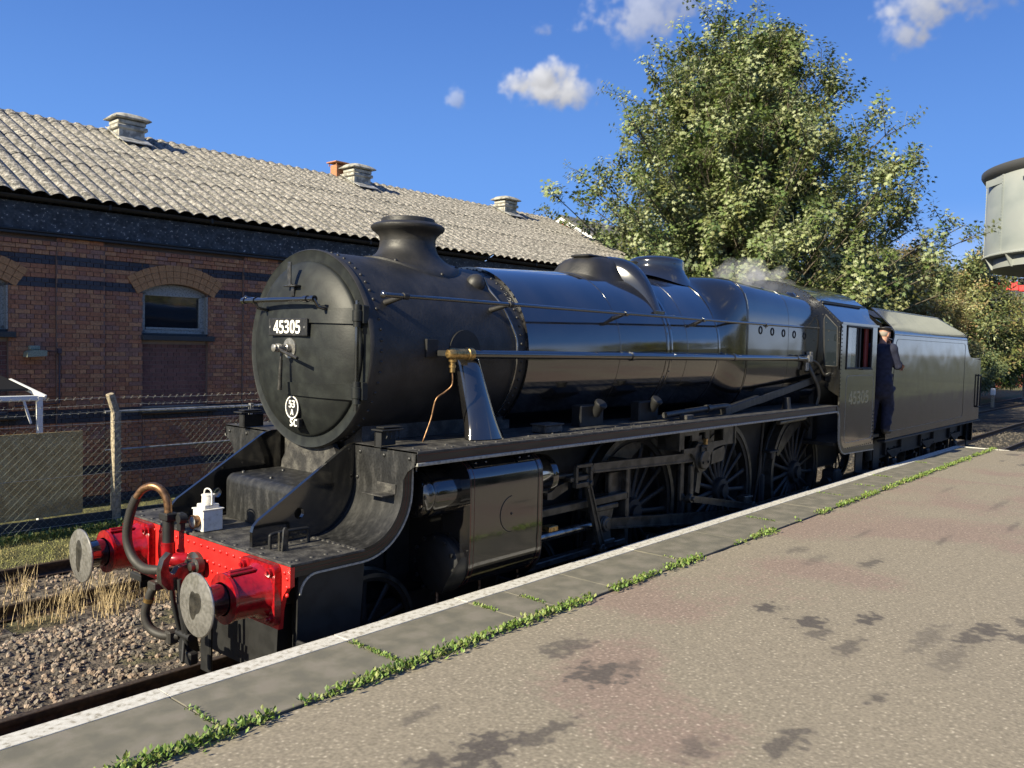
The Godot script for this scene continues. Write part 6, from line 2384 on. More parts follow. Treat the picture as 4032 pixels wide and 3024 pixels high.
func loco_cab(L: Node) -> void:
	var roof := [Vector2(0, 3.885), Vector2(0.28, 3.858), Vector2(0.51, 3.79), Vector2(0.75, 3.675), Vector2(0.99, 3.505), Vector2(1.16, 3.345), Vector2(1.305, 3.205)]
	for s: float in [1.0, -1.0]:
		# side sheet, built round its window opening
		var sh := MB.new()
		var z0 := s * 1.278
		var z1 := s * 1.300
		var low := PackedVector2Array([Vector2(11.32, 2.50), Vector2(11.32, 1.165), Vector2(9.98, 1.20)])
		low.append_array(arc(9.98, 1.50, 0.30, 268, 182, 8))
		low.append_array(PackedVector2Array([Vector2(9.66, 1.95), Vector2(9.63, 2.50)]))
		sh.prism(low, z0, z1, 0.7)
		sh.prism(PackedVector2Array([Vector2(9.63, 2.50), Vector2(9.87, 2.50), Vector2(9.87, 3.17), Vector2(9.63, 3.17)]), z0, z1)
		sh.prism(PackedVector2Array([Vector2(11.06, 2.50), Vector2(11.32, 2.50), Vector2(11.32, 3.17), Vector2(11.06, 3.17)]), z0, z1)
		sh.prism(PackedVector2Array([Vector2(9.63, 3.17), Vector2(11.32, 3.17), Vector2(11.32, 3.215), Vector2(9.63, 3.215)]), z0, z1)
		var side := part("cab_side", sh, M.cab_black, L)
		# the footplate valance sweeps down round the bottom of the sheet
		var bo := MB.new()
		var o := PackedVector2Array([Vector2(11.34, 1.165), Vector2(9.98, 1.20)])
		o.append_array(arc(9.98, 1.50, 0.30, 268, 182, 8))
		o.append_array(PackedVector2Array([Vector2(9.66, 1.76)]))
		o.append_array(arc(9.57, 1.77, 0.09, 10, 90, 5))
		var n2 := o.size()
		var q := PackedVector2Array([Vector2(9.55, 1.94)])
		q.append_array(arc(9.57, 1.80, 0.14, 85, 15, 5))
		q.append_array(PackedVector2Array([Vector2(9.735, 1.76)]))
		q.append_array(arc(10.02, 1.54, 0.27, 178, 264, 8))
		q.append(Vector2(11.34, 1.25))
		o.append_array(q)
		bo.prism(o, z1 - s * 0.002, z1 + s * 0.006)
		part("sheet_border", bo, M.valance_brown, side)
		var be := MB.new()
		var e1 := PackedVector2Array([Vector2(11.34, 1.150), Vector2(9.98, 1.186)])
		e1.append_array(arc(9.98, 1.50, 0.315, 268, 182, 8))
		var e2 := PackedVector2Array([Vector2(9.645, 1.76)])
		e2.append_array(arc(9.57, 1.765, 0.078, 10, 90, 5))
		e1.append_array(e2)
		var e3 := PackedVector2Array([Vector2(9.56, 1.862)])
		e3.append_array(arc(9.57, 1.77, 0.096, 88, 12, 5))
		e3.append_array(arc(9.98, 1.50, 0.298, 182, 268, 8))
		e3.append(Vector2(11.34, 1.168))
		e1.append_array(e3)
		be.prism(e1, z1 - s * 0.01, z1 + s * 0.012)
		part("angle_edge", be, M.line_grey, side)
		# window frames and sliding panes
		var wf := MB.new()
		for b in [[9.885, 2.84, 0.03, 0.68], [11.045, 2.84, 0.03, 0.68], [10.46, 2.84, 0.05, 0.68]]:
			wf.box(Vector3(b[0], b[1], s * 1.300), Vector3(b[2], b[3], 0.026), 0.005)
		wf.box(Vector3(10.465, 2.515, s * 1.300), Vector3(1.19, 0.03, 0.028), 0.005)
		wf.box(Vector3(10.465, 3.165, s * 1.300), Vector3(1.19, 0.03, 0.028), 0.005)
		wf.box(Vector3(10.38, 2.84, s * 1.285), Vector3(0.05, 0.64, 0.02), 0.004)
		wf.box(Vector3(10.80, 2.50, s * 1.315), Vector3(0.48, 0.02, 0.05), 0.004)
		part("cab_window", wf, M.frame_black, side)
		var pn := MB.new()
		pn.box(Vector3(10.13, 2.84, s * 1.284), Vector3(0.47, 0.63, 0.006))
		part("pane", pn, M.pane, side)
		var cr := MB.new()
		cr.box(Vector3(10.14, 2.84, s * 1.20), Vector3(0.44, 0.62, 0.01))
		part("window_blind", cr, M.cab_cream, side)
		var rd := MB.new()
		rd.box(Vector3(10.97, 2.84, s * 1.235), Vector3(0.16, 0.64, 0.03), 0.005)
		part("arm_rest", rd, M.cab_red, side)
		# panel lining: a proud thin frame on the lower sheet and one below the window
		var ln := MB.new()
		var mk := func(x0: float, x1: float, y0: float, y1: float, r: float) -> void:
			var pts := PackedVector3Array()
			for c in [[x1 - r, y1 - r, 0], [x0 + r, y1 - r, 90], [x0 + r, y0 + r, 180], [x1 - r, y0 + r, 270]]:
				for p in arc(c[0], c[1], r, c[2], c[2] + 90, 5):
					pts.append(Vector3(p.x, p.y, z1))
			pts.append(pts[0])
			ln.tube(pts, 0.0045, 5, -1.0, false)
		mk.call(9.92, 11.22, 1.36, 2.40, 0.09)
		part("panel_bead", ln, M.line_grey, side)
		var rv := []
		for k in 21:
			rv.append([Vector3(9.665, 1.98 + k * 0.058, z1), Vector3(0, 0, s)])
		for k in 15:
			rv.append([Vector3(9.80 + k * 0.10, 1.275, z1), Vector3(0, 0, s)])
		for k in 9:
			rv.append([Vector3(11.26, 1.32 + k * 0.06, z1), Vector3(0, 0, s)])
			rv.append([Vector3(11.29, 1.32 + k * 0.06, z1), Vector3(0, 0, s)])
		rivets(side, rv, 0.013, 0.007, M.frame_black, false)
		if s > 0:
			text("45305", 0.20, 0.003, M.digit_cream, Transform3D(Basis.IDENTITY, Vector3(10.52, 2.05, z1 + 0.0012)), side, "digits", 1.25)
		# roof side
		var rows := []
		for i in 7:
			var row := PackedVector3Array()
			for px: float in [9.62, 10.2, 10.8, 11.34, 11.75]:
				if px > 11.4 and i > 4:
					row.append(Vector3(11.34, roof[i].y, s * roof[i].x))
				else:
					row.append(Vector3(px, roof[i].y, s * roof[i].x))
			rows.append(row)
		var rf := MB.new()
		out_sheet(rf, rows, Vector3(10.5, 2.8, 0), 0.5)
		var rb := []
		for r in rows:
			var row := PackedVector3Array()
			for p: Vector3 in r:
				row.append(p - Vector3(0, 0.02, s * 0.012))
			rb.append(row)
		rf.sheet(rb, 1.0, 0.5)
		rf.bar(Vector3(9.62, 3.205, s * 1.308), Vector3(11.34, 3.205, s * 1.308), 0.025, 0.03)
		var ro := part("cab_roof", rf, M.cab_black if s > 0 else M.soot_black, L)
		var gt := MB.new()
		gt.bar(Vector3(9.64, 3.52, s * 0.99), Vector3(11.36, 3.52, s * 0.99), 0.02, 0.022)
		gt.bar(Vector3(9.64, 3.545, s * 0.955), Vector3(11.74, 3.545, s * 0.955), 0.012, 0.018)
		part("rain_strip", gt, M.soot_black, ro)
		# spectacle plate between firebox and roof
		var sp := MB.new()
		var row0 := fire_section(9.64)
		var inner := PackedVector3Array()
		var outer := PackedVector3Array()
		var prof := []
		for r in roof:
			prof.append(Vector2(r.x, r.y - 0.006))
		for y: float in [3.0, 2.7, 2.4, 2.1, 1.95]:
			prof.append(Vector2(1.298, y))
		for i in 33:
			var a := 90.0 - 118.0 * i / 32.0
			var best := Vector2.ZERO
			var dir := Vector2(cos(a * DEG), sin(a * DEG))
			for k in prof.size() - 1:
				var hit = Geometry2D.segment_intersects_segment(Vector2(0, 2.78), Vector2(0, 2.78) + dir * 3.0, prof[k], prof[k + 1])
				if hit != null:
					best = hit
			if best == Vector2.ZERO:
				best = Vector2(0, 2.78) + dir * 1.1
			var n3 := 4.6 if sin(a * DEG) > 0 else 3.0
			var aa := 0.99
			var bb := 0.845 if sin(a * DEG) > 0 else 0.93
			var qq := pow(pow(absf(dir.x), n3) + pow(absf(dir.y), n3), -1.0 / n3)
			inner.append(Vector3(9.63, 2.78 + bb * dir.y * qq, s * aa * dir.x * qq))
			outer.append(Vector3(9.63, best.y, s * best.x))
		for i in 32:
			for xx: float in [0.0, 0.02]:
				var of := Vector3(xx, 0, 0)
				sp.fquad(inner[i] + of, inner[i + 1] + of, outer[i + 1] + of, outer[i] + of, Vector3(-1 if xx == 0.0 else 1, 0, 0))
		var spp := part("spectacle_plate", sp, M.cab_black, L)
		var rs := []
		for i in 22:
			var t := 2 + i
			if t < 33:
				rs.append([outer[t].lerp(inner[t], 0.10) , Vector3.LEFT])
				if i % 2 == 0:
					rs.append([outer[t].lerp(inner[t], 0.62), Vector3.LEFT])
		rivets(spp, rs, 0.014, 0.010, M.frame_black, false)
		# forward window beside the firebox
		var fw := MB.new()
		var wp := PackedVector3Array([Vector3(9.626, 2.55, s * 1.06), Vector3(9.626, 3.26, s * 1.03), Vector3(9.626, 3.33, s * 1.05), Vector3(9.626, 3.14, s * 1.235), Vector3(9.626, 2.55, s * 1.255), Vector3(9.626, 2.55, s * 1.06)])
		fw.tube(wp, 0.011, 6, -1.0, false)
		part("front_window", fw, M.soot_black, spp)
		var fp := MB.new()
		fp.fquad(wp[0] - Vector3(0.001, 0, 0), wp[1] - Vector3(0.001, 0, 0), wp[3] - Vector3(0.001, 0, 0), wp[4] - Vector3(0.001, 0, 0), Vector3.LEFT)
		fp.ftri(wp[1] - Vector3(0.001, 0, 0), wp[2] - Vector3(0.001, 0, 0), wp[3] - Vector3(0.001, 0, 0), Vector3.LEFT)
		part("pane", fp, M.dark_pane, spp)
	# floor, backhead and steps
	var fl := MB.new()
	fl.box(Vector3(10.7, 1.36, 0), Vector3(2.2, 0.05, 2.5))
	fl.box(Vector3(9.9, 2.2, 0), Vector3(0.3, 1.7, 1.7), 0.05)
	part("cab_floor", fl, M.frame_black, L)
	var st := MB.new()
	for s: float in [1.0, -1.0]:
		st.box(Vector3(11.05, 0.80, s * 1.24), Vector3(0.45, 0.02, 0.16), 0.005)
		st.box(Vector3(11.05, 0.45, s * 1.24), Vector3(0.45, 0.02, 0.18), 0.005)
		st.box(Vector3(11.05, 0.78, s * 1.165), Vector3(0.34, 0.75, 0.02))
		st.box(Vector3(10.3, 0.75, s * 1.0), Vector3(0.30, 0.30, 0.22), 0.03)
		st.tube(PackedVector3Array([Vector3(10.0, 0.72, s * 1.0), Vector3(10.6, 0.72, s * 1.0)]), 0.07, 12)
	part("cab_steps", st, M.frame_black, L)
	var gr := MB.new()
	gr.tube(PackedVector3Array([Vector3(11.36, 1.5, 1.27), Vector3(11.36, 2.45, 1.27)]), 0.014, 8)
	part("grab_rail", gr, M.steel, L)


# ---------------------------------------------------------------- tender
func tender() -> void:
	var T := thing("tender", "tall black high sided tender coupled behind the locomotive", "tender")
	var sec := [Vector2(1.300, 1.27), Vector2(1.300, 2.0), Vector2(1.300, 2.6), Vector2(1.300, 3.08), Vector2(1.296, 3.135), Vector2(1.275, 3.19), Vector2(1.235, 3.245), Vector2(1.14, 3.35), Vector2(0.95, 3.55)]
	for s: float in [1.0, -1.0]:
		var rows := []
		for i in sec.size():
			var y: float = sec[i].y
			var xf := 11.98
			if y > 2.6:
				xf = lerpf(11.98, 12.22, smoothstep(2.6, 3.05, y))
			if y > 3.25:
				xf = lerpf(12.22, 12.05, smoothstep(3.25, 3.55, y))
			var xb := 19.06
			if y > 2.65:
				xb = 17.66 + 0.36 * pow(clampf((3.08 - y) / 0.48, 0.0, 1.0), 2.2) if y < 3.2 else lerpf(17.66, 16.45, smoothstep(3.2, 3.55, y))
			var row := PackedVector3Array()
			for k in 15:
				row.append(Vector3(lerpf(xf, xb, k / 14.0), y, s * sec[i].x))
			rows.append(row)
		var m := MB.new()
		out_sheet(m, rows.slice(0, 3), Vector3(15, 2, 0), 0.5)
		out_sheet(m, rows.slice(3), Vector3(15, 2, 0), 0.5)
		# the stretch between takes in the step down at the back
		var mid := []
		for i in 9:
			var y := lerpf(2.6, 3.08, i / 8.0)
			var row := PackedVector3Array()
			var xf := lerpf(11.98, 12.22, smoothstep(2.6, 3.05, y))
			var xb := 19.06 if y < 2.72 else 17.66 + 0.36 * pow(clampf((3.08 - y) / 0.36, 0.0, 1.0), 2.2)
			for k in 15:
				row.append(Vector3(lerpf(xf, xb, k / 14.0), y, s * 1.30))
			mid.append(row)
		out_sheet(m, mid, Vector3(15, 2, 0), 0.5)
		var side := part("tank_side", m, M.cab_black, T)
		var bead := MB.new()
		bead.tube(PackedVector3Array([Vector3(12.22, 3.10, s * 1.301), Vector3(17.6, 3.10, s * 1.301)]), 0.008, 6)
		bead.tube(smooth_path(PackedVector3Array([Vector3(11.985, 1.3, s * 1.3), Vector3(11.985, 2.55, s * 1.3), Vector3(12.05, 2.75, s * 1.3), Vector3(12.2, 3.0, s * 1.3), Vector3(12.225, 3.15, s * 1.295), Vector3(12.18, 3.3, s * 1.19), Vector3(12.06, 3.55, s * 0.95)]), 5), 0.014, 8)
		bead.tube(PackedVector3Array([Vector3(12.06, 3.55, s * 0.95), Vector3(16.45, 3.55, s * 0.95), Vector3(17.64, 3.17, s * 1.29), Vector3(17.68, 3.0, s * 1.3)]), 0.011, 8)
		part("edge_beading", bead, M.cab_black, side)
		var pl := MB.new()
		var pts := PackedVector3Array()
		for c in [[17.35, 2.90, 0], [12.50, 2.90, 90], [12.30, 1.52, 180], [17.35, 1.52, 270]]:
			for p in arc(c[0], c[1], 0.12, c[2], c[2] + 90, 5):
				pts.append(Vector3(p.x, p.y, s * 1.301))
		pts.append(pts[0])
		pl.tube(pts, 0.004, 5, -1.0, false)
		part("panel_bead", pl, M.valance_brown, side)
		var le := MB.new()
		le.box(Vector3(15.5, 1.245, s * 1.27), Vector3(7.3, 0.035, 0.13), 0.006)
		le.box(Vector3(15.5, 1.05, s * 1.02), Vector3(7.2, 0.36, 0.03))
		part("frame_ledge", le, M.frame_black, T)
		var hr := MB.new()
		hr.tube(PackedVector3Array([Vector3(11.93, 1.45, s * 1.29), Vector3(11.93, 2.5, s * 1.29)]), 0.014, 8)
		part("grab_rail", hr, M.steel, T)
		var rh := MB.new()
		rh.tube(smooth_path(PackedVector3Array([Vector3(18.74, 1.60, s * 1.30), Vector3(18.73, 1.62, s * 1.33), Vector3(18.74, 2.27, s * 1.33), Vector3(18.79, 2.30, s * 1.33), Vector3(18.98, 2.30, s * 1.33), Vector3(19.0, 2.26, s * 1.33), Vector3(19.0, 1.62, s * 1.33), Vector3(18.98, 1.57, s * 1.33), Vector3(18.76, 1.57, s * 1.33)]), 4), 0.015, 8)
		part("panel_frame", rh, M.frame_black, T)
		for px: float in [13.25, 15.55, 17.85]:
			make_wheel(T, Vector3(px, 0.645, s * 0.76), 0.617, 12, s, 0.0, M.motion_grey)
			var ab := MB.new()
			ab.box(Vector3(px, 0.645, s * 1.06), Vector3(0.26, 0.34, 0.12), 0.02)
			ab.box(Vector3(px, 0.66, s * 1.125), Vector3(0.18, 0.18, 0.03), 0.02)
			for k in 6:
				ab.box(Vector3(px, 0.86 + k * 0.026, s * 1.06), Vector3(0.95 - 0.13 * (5 - k), 0.021, 0.10))
			for d: float in [-0.48, 0.48]:
				ab.box(Vector3(px + d, 1.04, s * 1.06), Vector3(0.06, 0.26, 0.07), 0.01)
			ab.box(Vector3(px - 0.19, 0.75, s * 1.04), Vector3(0.05, 0.55, 0.04))
			ab.box(Vector3(px + 0.19, 0.75, s * 1.04), Vector3(0.05, 0.55, 0.04))
			part("axlebox", ab, M.frame_black, T)
		var st := MB.new()
		st.box(Vector3(12.05, 0.75, s * 1.2), Vector3(0.34, 0.02, 0.18), 0.005)
		st.box(Vector3(12.05, 0.95, s * 1.13), Vector3(0.32, 0.6, 0.02))
		st.box(Vector3(19.0, 0.62, s * 1.17), Vector3(0.30, 0.02, 0.18), 0.005)
		st.box(Vector3(18.95, 0.85, s * 1.1), Vector3(0.2, 0.75, 0.02))
		part("tender_step", st, M.frame_black, T)
		var bf := MB.new()
		lathe_x(bf, Vector3(0, 1.05, s * 0.8636), [[0.13, 19.1], [0.13, 19.4], [0.09, 19.4], [0.09, 19.55], [0.2, 19.56], [0.2, 19.58], [0.0, 19.6]], 24)
		part("buffer", bf, M.frame_black, T)
	var en := MB.new()
	en.x = Transform3D(Basis(Vector3(0, 0, 1), Vector3.UP, Vector3(-1, 0, 0)), Vector3.ZERO)
	en.prism(PackedVector2Array([Vector2(-1.295, 1.27), Vector2(1.295, 1.27), Vector2(1.295, 2.7), Vector2(-1.295, 2.7)]), -19.06, -19.03)
	en.prism(PackedVector2Array([Vector2(-1.295, 2.7), Vector2(1.295, 2.7), Vector2(1.29, 3.15), Vector2(-1.29, 3.15)]), -17.68, -17.64)
	en.prism(PackedVector2Array([Vector2(-1.2, 1.3), Vector2(1.2, 1.3), Vector2(1.2, 2.9), Vector2(1.06, 3.3), Vector2(0.6, 3.60), Vector2(0.0, 3.70), Vector2(-0.6, 3.60), Vector2(-1.06, 3.3), Vector2(-1.2, 2.9)]), -12.32, -12.28)
	en.x = Transform3D.IDENTITY
	en.box(Vector3(18.4, 2.70, 0), Vector3(1.3, 0.02, 2.58))
	en.box(Vector3(19.0, 0.98, 0), Vector3(0.06, 0.45, 2.4))
	en.box(Vector3(12.1, 1.34, 0), Vector3(0.5, 0.05, 2.5))
	part("end_plate", en, M.cab_black, T)
	# arched plate and coal between the sides
	var ar := MB.new()
	var rows := []
	for i in 13:
		var a := -1.0 + i / 6.0
		var row := PackedVector3Array()
		for px: float in [12.3, 13.2, 14.2, 15.2, 16.0]:
			row.append(Vector3(px, 3.40 + (0.30 - 0.045 * (px - 12.3)) * (1.0 - a * a) , a * 0.94))
		rows.append(row)
	out_sheet(ar, rows, Vector3(14, 3.0, 0))
	part("coal_cover", ar, M.soot_black, T)
	var co := MB.new()
	for k in 500:
		var px := rng.randf_range(12.5, 17.4)
		var zz := rng.randf_range(-1.0, 1.0)
		var s := rng.randf_range(0.04, 0.09)
		co.x = Transform3D(rnd_basis(1.0), Vector3(px, 3.22 + rng.randf_range(0.0, 0.1) - 0.02 * absf(zz), zz))
		co.box(Vector3.ZERO, Vector3(s, s * 0.8, s * 1.3), s * 0.2)
	co.x = Transform3D.IDENTITY
	co.box(Vector3(15, 2.6, 0), Vector3(5.2, 1.2, 2.3))
	part("coal", co, M.coal, T).set_meta("kind", "stuff")


# ---------------------------------------------------------------- crew
# Capsules [a, b, ra, rb] joined by a smooth minimum and meshed with surface nets.
func body_mesh(caps: Array, cell: float, k: float) -> MB:
	var lo := Vector3(1e9, 1e9, 1e9)
	var hi := -lo
	for c in caps:
		for e in 2:
			var r: float = c[2 + e] + cell * 2.0 + k * 0.5
			lo = lo.min(c[e] - Vector3.ONE * r)
			hi = hi.max(c[e] + Vector3.ONE * r)
	var nx := int((hi.x - lo.x) / cell) + 2
	var ny := int((hi.y - lo.y) / cell) + 2
	var nz := int((hi.z - lo.z) / cell) + 2
	var f := PackedFloat32Array()
	f.resize(nx * ny * nz)
	f.fill(1.0)
	for c in caps:
		var a: Vector3 = c[0]
		var b: Vector3 = c[1]
		var ra: float = c[2]
		var rb: float = c[3]
		var d := b - a
		var dd := maxf(d.length_squared(), 1e-9)
		var pad := maxf(ra, rb) + k + cell * 2.0
		var l := ((a.min(b) - lo - Vector3.ONE * pad) / cell).floor()
		var h := ((a.max(b) - lo + Vector3.ONE * pad) / cell).ceil()
		for z in range(maxi(0, int(l.z)), mini(nz, int(h.z))):
			for y in range(maxi(0, int(l.y)), mini(ny, int(h.y))):
				for x in range(maxi(0, int(l.x)), mini(nx, int(h.x))):
					var p := lo + Vector3(x, y, z) * cell
					var t := clampf((p - a).dot(d) / dd, 0.0, 1.0)
					var v := (p - a - d * t).length() - lerpf(ra, rb, t)
					var i := x + nx * (y + ny * z)
					var o := f[i]
					var q := maxf(k - absf(o - v), 0.0) / k
					f[i] = minf(o, v) - q * q * k * 0.25
	var verts := {}
	var out := MB.new()
	var sxy := nx * ny
	var corner := [0, 1, nx, nx + 1, sxy, sxy + 1, sxy + nx, sxy + nx + 1]
	var grad := func(p: Vector3) -> Vector3:
		var g := ((p - lo) / cell)
		var x := clampi(int(g.x), 1, nx - 3)
		var y := clampi(int(g.y), 1, ny - 3)
		var z := clampi(int(g.z), 1, nz - 3)
		var i := x + nx * (y + ny * z)
		return Vector3(f[i + 2] + f[i + 1] - f[i] - f[i - 1], f[i + 2 * nx] + f[i + nx] - f[i] - f[i - nx], f[i + 2 * sxy] + f[i + sxy] - f[i] - f[i - sxy]).normalized()
	for z in nz - 1:
		for y in ny - 1:
			for x in nx - 1:
				var i := x + nx * (y + ny * z)
				var neg := 0
				for c: int in corner:
					if f[i + c] < 0.0:
						neg += 1
				if neg == 0 or neg == 8:
					continue
				var s := Vector3.ZERO
				var m := 0
				for e: Vector2i in [Vector2i(0, 1), Vector2i(2, 3), Vector2i(4, 5), Vector2i(6, 7), Vector2i(0, 2), Vector2i(1, 3), Vector2i(4, 6), Vector2i(5, 7), Vector2i(0, 4), Vector2i(1, 5), Vector2i(2, 6), Vector2i(3, 7)]:
					var fa := f[i + corner[e.x]]
					var fb := f[i + corner[e.y]]
					if (fa < 0.0) != (fb < 0.0):
						var t := fa / (fa - fb)
						s += Vector3(e.x & 1, (e.x >> 1) & 1, e.x >> 2).lerp(Vector3(e.y & 1, (e.y >> 1) & 1, e.y >> 2), t)
						m += 1
				verts[i] = lo + (Vector3(x, y, z) + s / m) * cell
	for i: int in verts:
		var x := i % nx
		var y := (i / nx) % ny
		var z := i / sxy
		for ax in 3:
			var st: int = [1, nx, sxy][ax]
			if (f[i] < 0.0) == (f[i + st] < 0.0):
				continue
			var u: int = [nx, sxy, 1][ax]
			var w: int = [sxy, 1, nx][ax]
			if not (verts.has(i - u) and verts.has(i - w) and verts.has(i - u - w)):
				continue
			var q := [verts[i], verts[i - u], verts[i - u - w], verts[i - w]]
			var n := []
			for p: Vector3 in q:
				n.append(grad.call(p))
			out.tri(q[0], q[1], q[2], n[0], n[1], n[2])
			out.tri(q[0], q[2], q[3], n[0], n[2], n[3])
	return out


func crew() -> void:
	# standing in the cab doorway, facing the tender, head turned to the platform end, hand at the mouth
	var P := thing("person", "person in navy overalls and black cap leaning out of the cab doorway", "person", Vector3(11.93, 1.385, 1.20))
	var hip := Vector3(-0.08, 0.92, 0)
	var chest := Vector3(-0.04, 1.33, 0)
	var neck := Vector3(0.02, 1.54, 0.0)
	var head := Vector3(0.085, 1.70, 0.01)
	var sh_r := Vector3(-0.05, 1.46, 0.18)
	var sh_l := Vector3(-0.03, 1.46, -0.19)
	var el_r := Vector3(0.08, 1.17, 0.24)
	var wr_r := Vector3(0.36, 1.22, 0.20)
	var el_l := Vector3(0.26, 1.29, -0.14)
	var wr_l := Vector3(0.21, 1.50, 0.03)
	var skin := [[hip, chest, 0.12, 0.14], [chest, neck, 0.10, 0.055], [neck, head + Vector3(-0.02, -0.05, 0), 0.058, 0.060], [chest + Vector3(0, 0.08, 0), sh_r, 0.09, 0.06], [chest + Vector3(0, 0.08, 0), sh_l, 0.09, 0.06],
		[sh_r, el_r, 0.052, 0.042], [el_r, wr_r, 0.040, 0.029], [sh_l, el_l, 0.052, 0.042], [el_l, wr_l, 0.040, 0.028], [hip, Vector3(0.02, 0.5, 0.11), 0.10, 0.06], [Vector3(0.02, 0.5, 0.11), Vector3(-0.06, 0.08, 0.12), 0.055, 0.04], [hip, Vector3(-0.06, 0.48, -0.10), 0.10, 0.06], [Vector3(-0.06, 0.48, -0.10), Vector3(-0.10, 0.08, -0.10), 0.055, 0.04]]
	var b := body_mesh(skin, 0.018, 0.03)
	# head, with brow, nose, chin and ears
	var fwd := Vector3(0.93, -0.10, 0.36).normalized()
	var up := (Vector3.UP - fwd * fwd.y).normalized()
	var rt := fwd.cross(up)
	var H := func(x: float, y: float, z: float) -> Vector3: return head + fwd * x + up * y + rt * z
	var hd := [[H.call(-0.035, 0.03, 0), H.call(0.025, 0.035, 0), 0.078, 0.074], [H.call(0.03, -0.03, 0), H.call(0.045, -0.075, 0), 0.062, 0.040], [H.call(-0.02, -0.02, 0), H.call(-0.02, -0.10, 0), 0.065, 0.055],
		[H.call(0.088, 0.018, 0), H.call(0.108, -0.018, 0), 0.010, 0.014], [H.call(0.078, 0.035, -0.032), H.call(0.078, 0.035, 0.032), 0.016, 0.016], [H.call(0.083, -0.052, -0.018), H.call(0.083, -0.052, 0.018), 0.010, 0.010],
		[H.call(0.066, -0.01, 0.04), H.call(0.055, -0.02, 0.045), 0.022, 0.02], [H.call(0.066, -0.01, -0.04), H.call(0.055, -0.02, -0.045), 0.022, 0.02],
		[H.call(-0.012, 0.012, 0.080), H.call(-0.018, -0.028, 0.078), 0.017, 0.012], [H.call(-0.012, 0.012, -0.080), H.call(-0.018, -0.028, -0.078), 0.017, 0.012], [H.call(-0.03, -0.08, 0), neck, 0.055, 0.058]]
	var hm := body_mesh(hd, 0.007, 0.018)
	# hands: right hangs over the rail, left holds a cigarette to the mouth
	var hand := func(w: Vector3, dirv: Vector3, palm_n: Vector3, curl: float) -> MB:
		var d := dirv.normalized()
		var s := d.cross(palm_n).normalized()
		var pn := s.cross(d)
		var cs := [[w, w + d * 0.035, 0.026, 0.030], [w + d * 0.03 - s * 0.022, w + d * 0.085 - s * 0.026, 0.017, 0.014], [w + d * 0.03 + s * 0.022, w + d * 0.08 + s * 0.026, 0.017, 0.014], [w + d * 0.03, w + d * 0.088, 0.019, 0.015]]
		for k in 4:
			var o := s * (-0.030 + 0.020 * k)
			var l: float = [0.036, 0.042, 0.040, 0.031][k]
			var p0: Vector3 = w + d * 0.085 + o
			var d1 := (d * cos(curl) + pn * sin(curl)).normalized()
			var d2 := (d * cos(curl * 2.0) + pn * sin(curl * 2.0)).normalized()
			var p1 := p0 + d1 * l
			var p2 := p1 + d2 * l * 0.75
			cs.append([p0, p1, 0.0095, 0.0088])
			cs.append([p1, p2, 0.0088, 0.0075])
		var t0 := w + d * 0.025 - s * 0.026
		var t1 := t0 + (d * 0.6 - s * 0.7 + pn * 0.3).normalized() * 0.045
		cs.append([t0, t1, 0.013, 0.011])
		cs.append([t1, t1 + (d * 0.9 - s * 0.1 + pn * 0.4).normalized() * 0.032, 0.0105, 0.0085])
		return body_mesh(cs, 0.0045, 0.007)
	var hr: MB = hand.call(wr_r, Vector3(0.62, -0.75, 0.05), Vector3(-0.7, -0.6, -0.1), 0.45)
	var hl: MB = hand.call(wr_l, Vector3(-0.12, 0.92, 0.16), Vector3(-0.8, -0.1, -0.2), 0.75)
	for m: MB in [hm, hr, hl]:
		b.v.append_array(m.v)
		b.n.append_array(m.n)
		b.uv.append_array(m.uv)
		b.c.append_array(m.c)
	part("body", b, M.skin, P)
	var eyes := MB.new()
	for s: float in [-1.0, 1.0]:
		eyes.ball(H.call(0.079, 0.012, 0.030 * s), 0.012, 8)
	part("eyes", eyes, M.boot, P)
	var hair := MB.new()
	hair.ball(H.call(-0.035, 0.02, 0.0), 0.083, 14, Vector3(1.0, 0.95, 1.0))
	part("hair", hair, M.hair_grey, P)
	# navy jacket and trousers with soft folds
	var cloth := [[hip + Vector3(0, -0.02, 0), chest, 0.165, 0.168], [hip + Vector3(0, -0.02, 0.05), chest + Vector3(0, 0.02, 0.07), 0.13, 0.13], [hip + Vector3(0, -0.02, -0.05), chest + Vector3(0, 0.02, -0.07), 0.13, 0.13], [chest, neck + Vector3(-0.01, -0.045, 0), 0.14, 0.075], [chest + Vector3(0, 0.09, 0), sh_r, 0.10, 0.085], [chest + Vector3(0, 0.09, 0), sh_l, 0.10, 0.085],
		[sh_r, el_r, 0.082, 0.066], [el_r, wr_r.lerp(el_r, 0.42), 0.064, 0.056], [sh_l, el_l, 0.080, 0.064], [el_l, wr_l.lerp(el_l, 0.18), 0.062, 0.047],
		[hip + Vector3(0.0, -0.18, 0.0), chest, 0.15, 0.12], [hip + Vector3(0.02, -0.20, 0.07), hip, 0.125, 0.13], [hip + Vector3(0, -0.05, 0.09), Vector3(0.06, 0.50, 0.115), 0.135, 0.100], [Vector3(0.06, 0.50, 0.115), Vector3(-0.04, 0.10, 0.12), 0.098, 0.078], [hip + Vector3(0, -0.05, -0.09), Vector3(-0.06, 0.48, -0.10), 0.135, 0.10], [Vector3(-0.06, 0.48, -0.10), Vector3(-0.10, 0.10, -0.10), 0.098, 0.078],
		[Vector3(0.03, 0.42, 0.20), Vector3(0.02, 0.34, 0.17), 0.035, 0.03], [Vector3(-0.03, 0.20, 0.195), Vector3(-0.08, 0.15, 0.18), 0.03, 0.025], [Vector3(0.05, 0.78, 0.2), Vector3(-0.05, 0.74, 0.2), 0.04, 0.03], [Vector3(0.06, 1.0, 0.15), Vector3(-0.10, 0.96, 0.17), 0.04, 0.035]]
	var cm := body_mesh(cloth, 0.018, 0.035)
